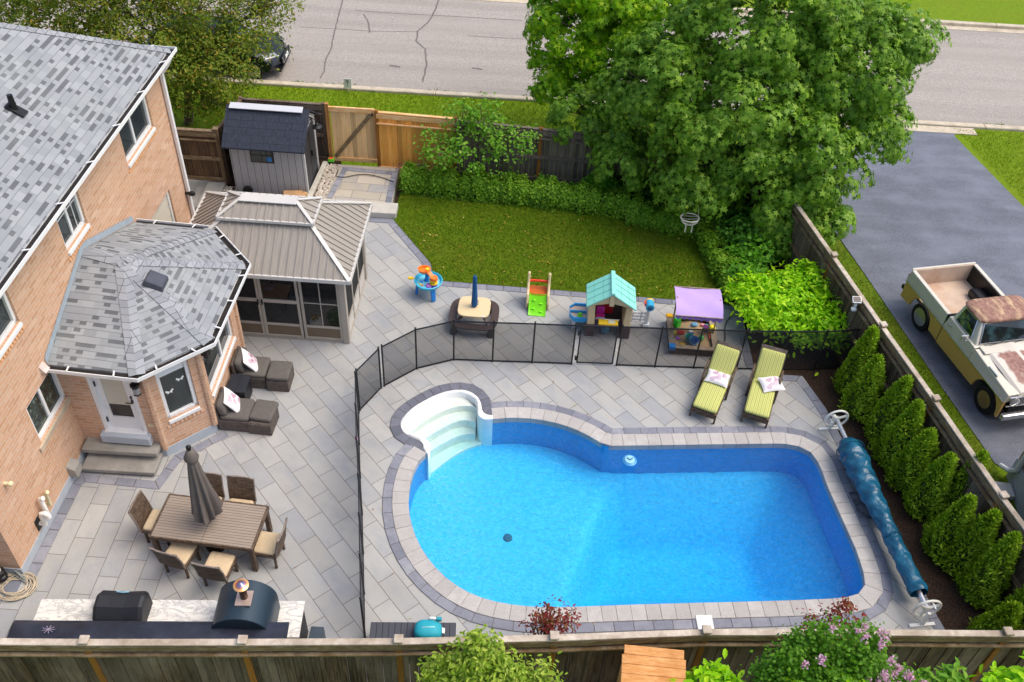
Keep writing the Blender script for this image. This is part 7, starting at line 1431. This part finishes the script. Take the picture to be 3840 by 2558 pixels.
tree('crab_apple_tree', 'olive leaved tree on the verge behind the house roof', (-10.3, 25.1, -.09),
     [(VY(330, 95, 25), (2.4, 2.0, 1.5)), (VY(490, 150, 24.7), (1.3, 1.3, 1.3)), (VY(565, 65, 25.7), (.95, 1.2, .85)), (VY(80, 20, 25.5), (2.4, 2.2, 1.4)), (VY(435, 225, 24.4), (.7, .8, .65)), (VY(200, -70, 25.5), (2.8, 2.2, 1.8)), (VY(480, -40, 26), (1.8, 1.8, 1.3)), (VY(640, 5, 26), (.6, .8, .5)), (VY(500, 240, 24.2), (.5, .5, .4))],
     L_OLIVE, 'oval', 1500, 32, .30, .11, .14, twigs=80, flat=.8)
tree('flowering_tree', 'small bright green tree between the cedar panel and the grey fence', (-1.5, 22.5, -.03), [(VY(1090, 335, 22.3), (1.25, .8, .8)), (VY(1010, 345, 22.2), (.65, .6, .55)), (VY(1175, 325, 22.3), (.75, .5, .5)), (VY(1060, 270, 22.5), (.5, .5, .5)), (VY(1120, 268, 22.5), (.5, .5, .5))], L_PLUM, 'round', 150, 15, .22, .095, .05, twigs=60, flat=.9)
def shrub(name, label, base, lobes, mat_, kind, n, per, cr, size, cat='shrub', group=None, stems=8, low=-.1, flat=.7):
    t = thing(name, label, cat, base, 0, group); P, N = crown_pts(lobes, n, per, cr, flat, (.5, 1.0), low); keep = P[:, 2] > .01; P, N = P[keep], N[keep]
    leaves('leaves', P, N, RNG.uniform(.7, 1.25, len(P))*size, kind, mat_, t); b = MB()
    for i in range(stems):
        c, r = random.choice(lobes); d = Vector(rdir(1)[0]); d.z = abs(d.z); limb(b, (random.uniform(-.08, .08), random.uniform(-.08, .08), -.03), Vector(c)+Vector((d.x*r[0], d.y*r[1], d.z*r[2]))*.8, .018, .005, n=4, seg=5)
    b.build('stems', M_TWIG, t, smooth=60); return t
shrub('dogwood_shrub', 'big bright lime green shrub beside the right hand fence', (6.7, 17.1, -.03), [((-.1, .15, .6), (1.35, 1.0, .7)), ((.75, -.45, .55), (.85, .6, .6)), ((-.85, .6, .55), (.65, .65, .5)), ((.35, .8, .75), (.9, .65, .65))], L_LIME, 'oval', 560, 16, .24, .145, stems=20)
shrub('leafy_shrub', 'mid green leafy shrub at the end of the hedge', (5.75, 18.7, -.03), [((0, 0, .4), (.55, .6, .4)), ((.3, .8, .5), (.6, .6, .5))], L_MID, 'round', 120, 14, .2, .13)
shrub('shade_shrub', 'dark green shrub under the maple behind the hedge', (6.0, 20.2, -.03), [((0, 0, .6), (.8, .9, .6)), ((-.3, .9, .5), (.7, .6, .5))], L_DARK, 'round', 200, 14, .22, .12)
shrub('shade_shrub', 'dark green shrub against the grey fence beneath the maple', (3.9, 22.2, -.03), [((0, 0, .4), (.9, .45, .45)), ((.9, -.3, .4), (.6, .4, .4))], L_DARK, 'oval', 160, 14, .2, .12)
bedp = [('sage_plant', 'grey green sage plant in the bed by the cedar panel', (-2.95, 22.6), (.3, .3, .35), L_SAGE, 'oval', .07, 40), ('leafy_perennial', 'pale green perennial left of the small tree', (-2.35, 22.62), (.28, .25, .33), L_SAGE, 'oval', .07, 36),
        ('leafy_perennial', 'green perennial just left of the small tree trunk', (-1.95, 22.45), (.2, .2, .3), L_MID, 'oval', .07, 26), ('leafy_perennial', 'green perennial to the right of the small tree', (-.35, 22.5), (.42, .3, .3), L_MID, 'oval', .09, 50),
        ('leafy_perennial', 'lone small green perennial against the grey fence', (.62, 22.5), (.2, .18, .32), L_MID, 'oval', .08, 26), ('leafy_perennial', 'low grey green perennial behind the hedge', (.15, 22.1), (.28, .2, .2), L_SAGE, 'oval', .07, 28),
        ('leafy_perennial', 'round leaved perennial next to the tilted plant label', (1.45, 22.25), (.3, .25, .25), L_MID, 'round', .11, 30), ('leafy_perennial', 'large round leaved perennial in the middle of the bed', (2.35, 22.35), (.6, .4, .45), L_MID, 'round', .12, 90),
        ('leafy_perennial', 'dark perennial near the maple in the bed', (3.05, 21.95), (.4, .3, .3), L_DARK, 'round', .1, 44)]
for nm, lb, (x, y), r, mt, kd, sz, n in bedp: shrub(nm, lb, (x, y, -.03), [((0, 0, r[2]*.8), r)], mt, kd, n, 12, .14, sz, 'plant', 'perennials in the back bed', 5)
lv = thing('lavender', 'purple flower spikes at the corner of the gate pad', 'plant', (-3.42, 22.75, 0)); n = 160; P_ = np.column_stack([RNG.normal(0, .12, n), RNG.normal(0, .08, n), RNG.uniform(.1, .5, n)]); leaves('flower_spikes', P_, rdir(n), .06, 'blade', L_PURP, lv)
# hedges
def hedge(label, path, w, h, n):
    P0 = np.array(resample(path, .05)); t = thing('boxwood_hedge', label, 'hedge', (*P0[0], -.02), 0, 'clipped boxwood hedges round the lawn'); i = RNG.integers(0, len(P0), n); th = RNG.uniform(-.15, math.pi+.15, n)
    d = np.gradient(P0, axis=0); d /= np.linalg.norm(d, axis=1, keepdims=True); nr = np.column_stack([-d[:, 1], d[:, 0]])
    e = .55; c, s = np.cos(th), np.sin(th); lump = 1+.13*np.sin(i*.31+1)+.09*np.sin(i*.77)+.06*np.sin(i*1.9)
    off = np.sign(c)*np.abs(c)**e*w/2*lump*RNG.uniform(.82, 1.06, n); zz = np.maximum(.02, np.sign(s)*np.abs(s)**e*h*lump*RNG.uniform(.85, 1.05, n))
    P = np.column_stack([P0[i]+nr[i]*off[:, None]+RNG.normal(size=(n, 2))*.03, zz])-np.array([*P0[0], 0]); N = np.column_stack([nr[i]*c[:, None], np.maximum(s, 0)+.3])+RNG.normal(size=(n, 3))*.5
    leaves('leaves', P, N, RNG.uniform(.05, .085, n), 'round', L_BOX, t)
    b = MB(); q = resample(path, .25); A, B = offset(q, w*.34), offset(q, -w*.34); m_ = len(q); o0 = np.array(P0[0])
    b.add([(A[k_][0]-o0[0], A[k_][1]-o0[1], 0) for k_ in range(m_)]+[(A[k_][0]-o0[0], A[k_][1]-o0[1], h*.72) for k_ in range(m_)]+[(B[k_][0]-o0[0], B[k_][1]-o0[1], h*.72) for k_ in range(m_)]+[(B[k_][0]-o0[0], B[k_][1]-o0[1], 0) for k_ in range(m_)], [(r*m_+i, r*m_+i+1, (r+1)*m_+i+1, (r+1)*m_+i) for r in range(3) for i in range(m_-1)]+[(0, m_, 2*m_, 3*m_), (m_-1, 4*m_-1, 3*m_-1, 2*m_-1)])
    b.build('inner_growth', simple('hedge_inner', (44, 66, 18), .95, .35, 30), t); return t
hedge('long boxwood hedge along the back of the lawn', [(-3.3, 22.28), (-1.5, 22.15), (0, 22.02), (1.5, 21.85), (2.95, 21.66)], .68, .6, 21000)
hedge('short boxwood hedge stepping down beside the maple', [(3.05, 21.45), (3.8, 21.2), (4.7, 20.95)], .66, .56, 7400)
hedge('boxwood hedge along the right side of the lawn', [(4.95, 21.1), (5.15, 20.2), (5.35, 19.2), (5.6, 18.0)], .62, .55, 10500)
# cedars
ced = [(7.75, 15.2, 1.95, 'cedar nearest the lime shrub, at the end of the mesh fence'), (7.78, 14.5, 1.75, 'second cedar from the lime shrub, the shorter of the first pair'), (8.12, 13.85, 1.85, 'third cedar from the lime shrub, behind the upper handwheel'), (8.17, 13.1, 1.85, 'fourth cedar from the lime shrub, beside the thick end of the cover roll'), (8.33, 12.5, 1.7, 'fifth cedar from the lime shrub, crowded between its neighbours'),
       (8.48, 11.9, 1.75, 'sixth cedar from the lime shrub, before the gap'), (8.9, 11.75, 2.0, 'tallest pointed cedar leaning on the right fence'), (8.55, 10.95, 1.65, 'cedar just after the gap, four from the front fence'), (8.85, 10.6, 1.75, 'thin topped cedar, third row from the front fence'), (8.98, 9.95, 1.9, 'broad cedar beside the thin end of the cover roll'), (9.3, 9.15, 1.8, 'cedar in the corner of the front and right fences'), (8.8, 8.95, 1.35, 'low cedar against the front fence')]
for x, y, h, lb in ced:
    t = thing('cedar', lb, 'cedar', (x, y, -.03), 0, 'row of cedars along the right fence'); n = 4600; f = RNG.uniform(0, 1, n)**1.25; a = RNG.uniform(0, 2*math.pi, n); ph_ = random.random()*6
    R_ = random.uniform(.36, .43)*(1-f)**.72*np.minimum(1, .55+f*4)*(1+.16*np.sin(3*a+ph_+f*5)+.12*np.sin(5*a-ph_*2+f*11)+.08*np.sin(9*a+f*23))*RNG.uniform(.72, 1.05, n)+.02
    z = f*h; lean = .05*math.sin(ph_); P_ = np.column_stack([R_*np.cos(a)+lean*f, R_*np.sin(a)+.04*math.cos(ph_)*f, z]); out = np.column_stack([np.cos(a), np.sin(a), np.full(n, .35)])
    nn = np.cross(out, np.array([0, 0, 1.]))+RNG.normal(size=(n, 3))*.55+out*.5; tg = out*.7+np.array([0, 0, 1.1])+RNG.normal(size=(n, 3))*.35
    leaves('foliage', P_, nn, RNG.uniform(.05, .105, n), 'spray', L_CEDAR, t, tang=tg)
    b = MB(); b.tube([(0, 0, 0), (lean*.5, 0, h*.5), (lean, 0, h*.92)], [.05, .035, .01], 7); b.build('trunk', M_BARK, t)
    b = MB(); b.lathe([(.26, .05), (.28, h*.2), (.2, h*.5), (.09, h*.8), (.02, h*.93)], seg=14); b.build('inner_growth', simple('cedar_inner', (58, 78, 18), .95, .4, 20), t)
# plants in the neighbour's yard in front of the fence, and two red shrubs
shrub('variegated_bush', 'tall bush of pale pointed leaves in front of the front fence', (-.15, 6.75, 0), [((-.05, .0, 1.9), (.72, .36, .75)), ((-.1, .1, 2.5), (.32, .25, .42)), ((.55, .0, 1.7), (.4, .3, .6)), ((-.55, 0, 1.75), (.35, .3, .55)), ((.95, .05, 1.75), (.2, .2, .5))], L_VAR, 'oval', 330, 18, .16, .085, 'bush', stems=22, low=-.7)
t = shrub('lilac_bush', 'large lilac bush with pink flower clusters before the front fence', (4.85, 6.7, 0), [((.0, .05, 2.45), (.95, .42, .85)), ((-.55, .1, 2.4), (.65, .4, .8)), ((.6, .0, 2.15), (.8, .4, .75)), ((.0, .25, 3.2), (.55, .3, .5)), ((-.5, .2, 2.9), (.35, .3, .5))], L_LILAC, 'round', 560, 24, .17, .06, 'bush', stems=26, low=-.7); t.location.x += .12
LB = [((.0, .05, 2.45), (.95, .42, .85)), ((.6, .0, 2.15), (.8, .4, .75)), ((.6, .0, 2.15), (.8, .4, .75)), ((.0, .25, 3.2), (.55, .3, .5))]
for i in range(34):
    c, r = LB[i % 4]; a = random.uniform(-.5, 1.15); d = Vector((math.sin(a), -random.uniform(.1, .6), random.uniform(.45, 1))).normalized(); cc = np.array(c)+np.array([d.x*r[0], d.y*r[1], d.z*r[2]])*1.1
    n = random.randint(26, 70); sz_ = random.uniform(.05, .085); P_ = cc+rdir(n)*np.array([sz_, sz_, sz_*1.5])*RNG.uniform(.1, 1, (n, 1)); leaves('flower_cluster', P_, rdir(n), .036, 'round', L_PINK, t)
shrub('lime_bush', 'lime green large leaved shoots in front of the lilac', (4.55, 6.25, 0), [((.0, .0, 2.55), (.45, .25, .35)), ((.45, .1, 2.8), (.25, .2, .25))], L_LIME, 'oval', 34, 9, .2, .2, 'bush', stems=10)
shrub('hydrangea', 'bright green hydrangea leaves beside the orange box', (3.1, 6.75, 0), [((0, 0, 1.75), (.5, .35, .4)), ((.3, .1, 2.0), (.25, .2, .25))], L_LIME, 'oval', 60, 12, .16, .16, 'bush', stems=10)
shrub('leafy_bush', 'mid green leafy bush to the right of the lilac', (6.4, 6.75, 0), [((0, 0, 2.1), (.65, .35, .5)), ((.3, .1, 2.35), (.3, .2, .25))], L_PLUM, 'oval', 90, 12, .18, .14, 'bush', stems=10)
shrub('leafy_bush', 'bright leafy bush in the front right corner', (7.45, 6.5, 0), [((0, 0, 2.6), (.6, .4, .55)), ((.4, .1, 2.9), (.5, .3, .4))], L_LIME, 'oval', 90, 12, .18, .17, 'bush', stems=10)
shrub('red_shrub', 'red leaved shrub rising behind the front fence at the pool edge', (.93, 8.15, 0), [((.05, 0, 1.25), (.38, .25, .5)), ((-.15, 0, .9), (.3, .25, .4))], L_RED, 'oval', 70, 10, .13, .07, 'shrub', stems=16)
shrub('red_shrub', 'red leaved shrub above the lilac by the pool corner', (5.6, 8.3, 0), [((.05, 0, 1.45), (.35, .25, .6)), ((-.3, 0, 1.1), (.3, .25, .45))], L_RED, 'oval', 70, 10, .13, .07, 'shrub', stems=16)
shrub('barberry', 'reddish brown shrub outside the right fence by the drive', (7.55, 20.3, -.08), [((0, 0, .45), (.4, .55, .5))], L_BARB, 'round', 60, 14, .16, .07, 'shrub')
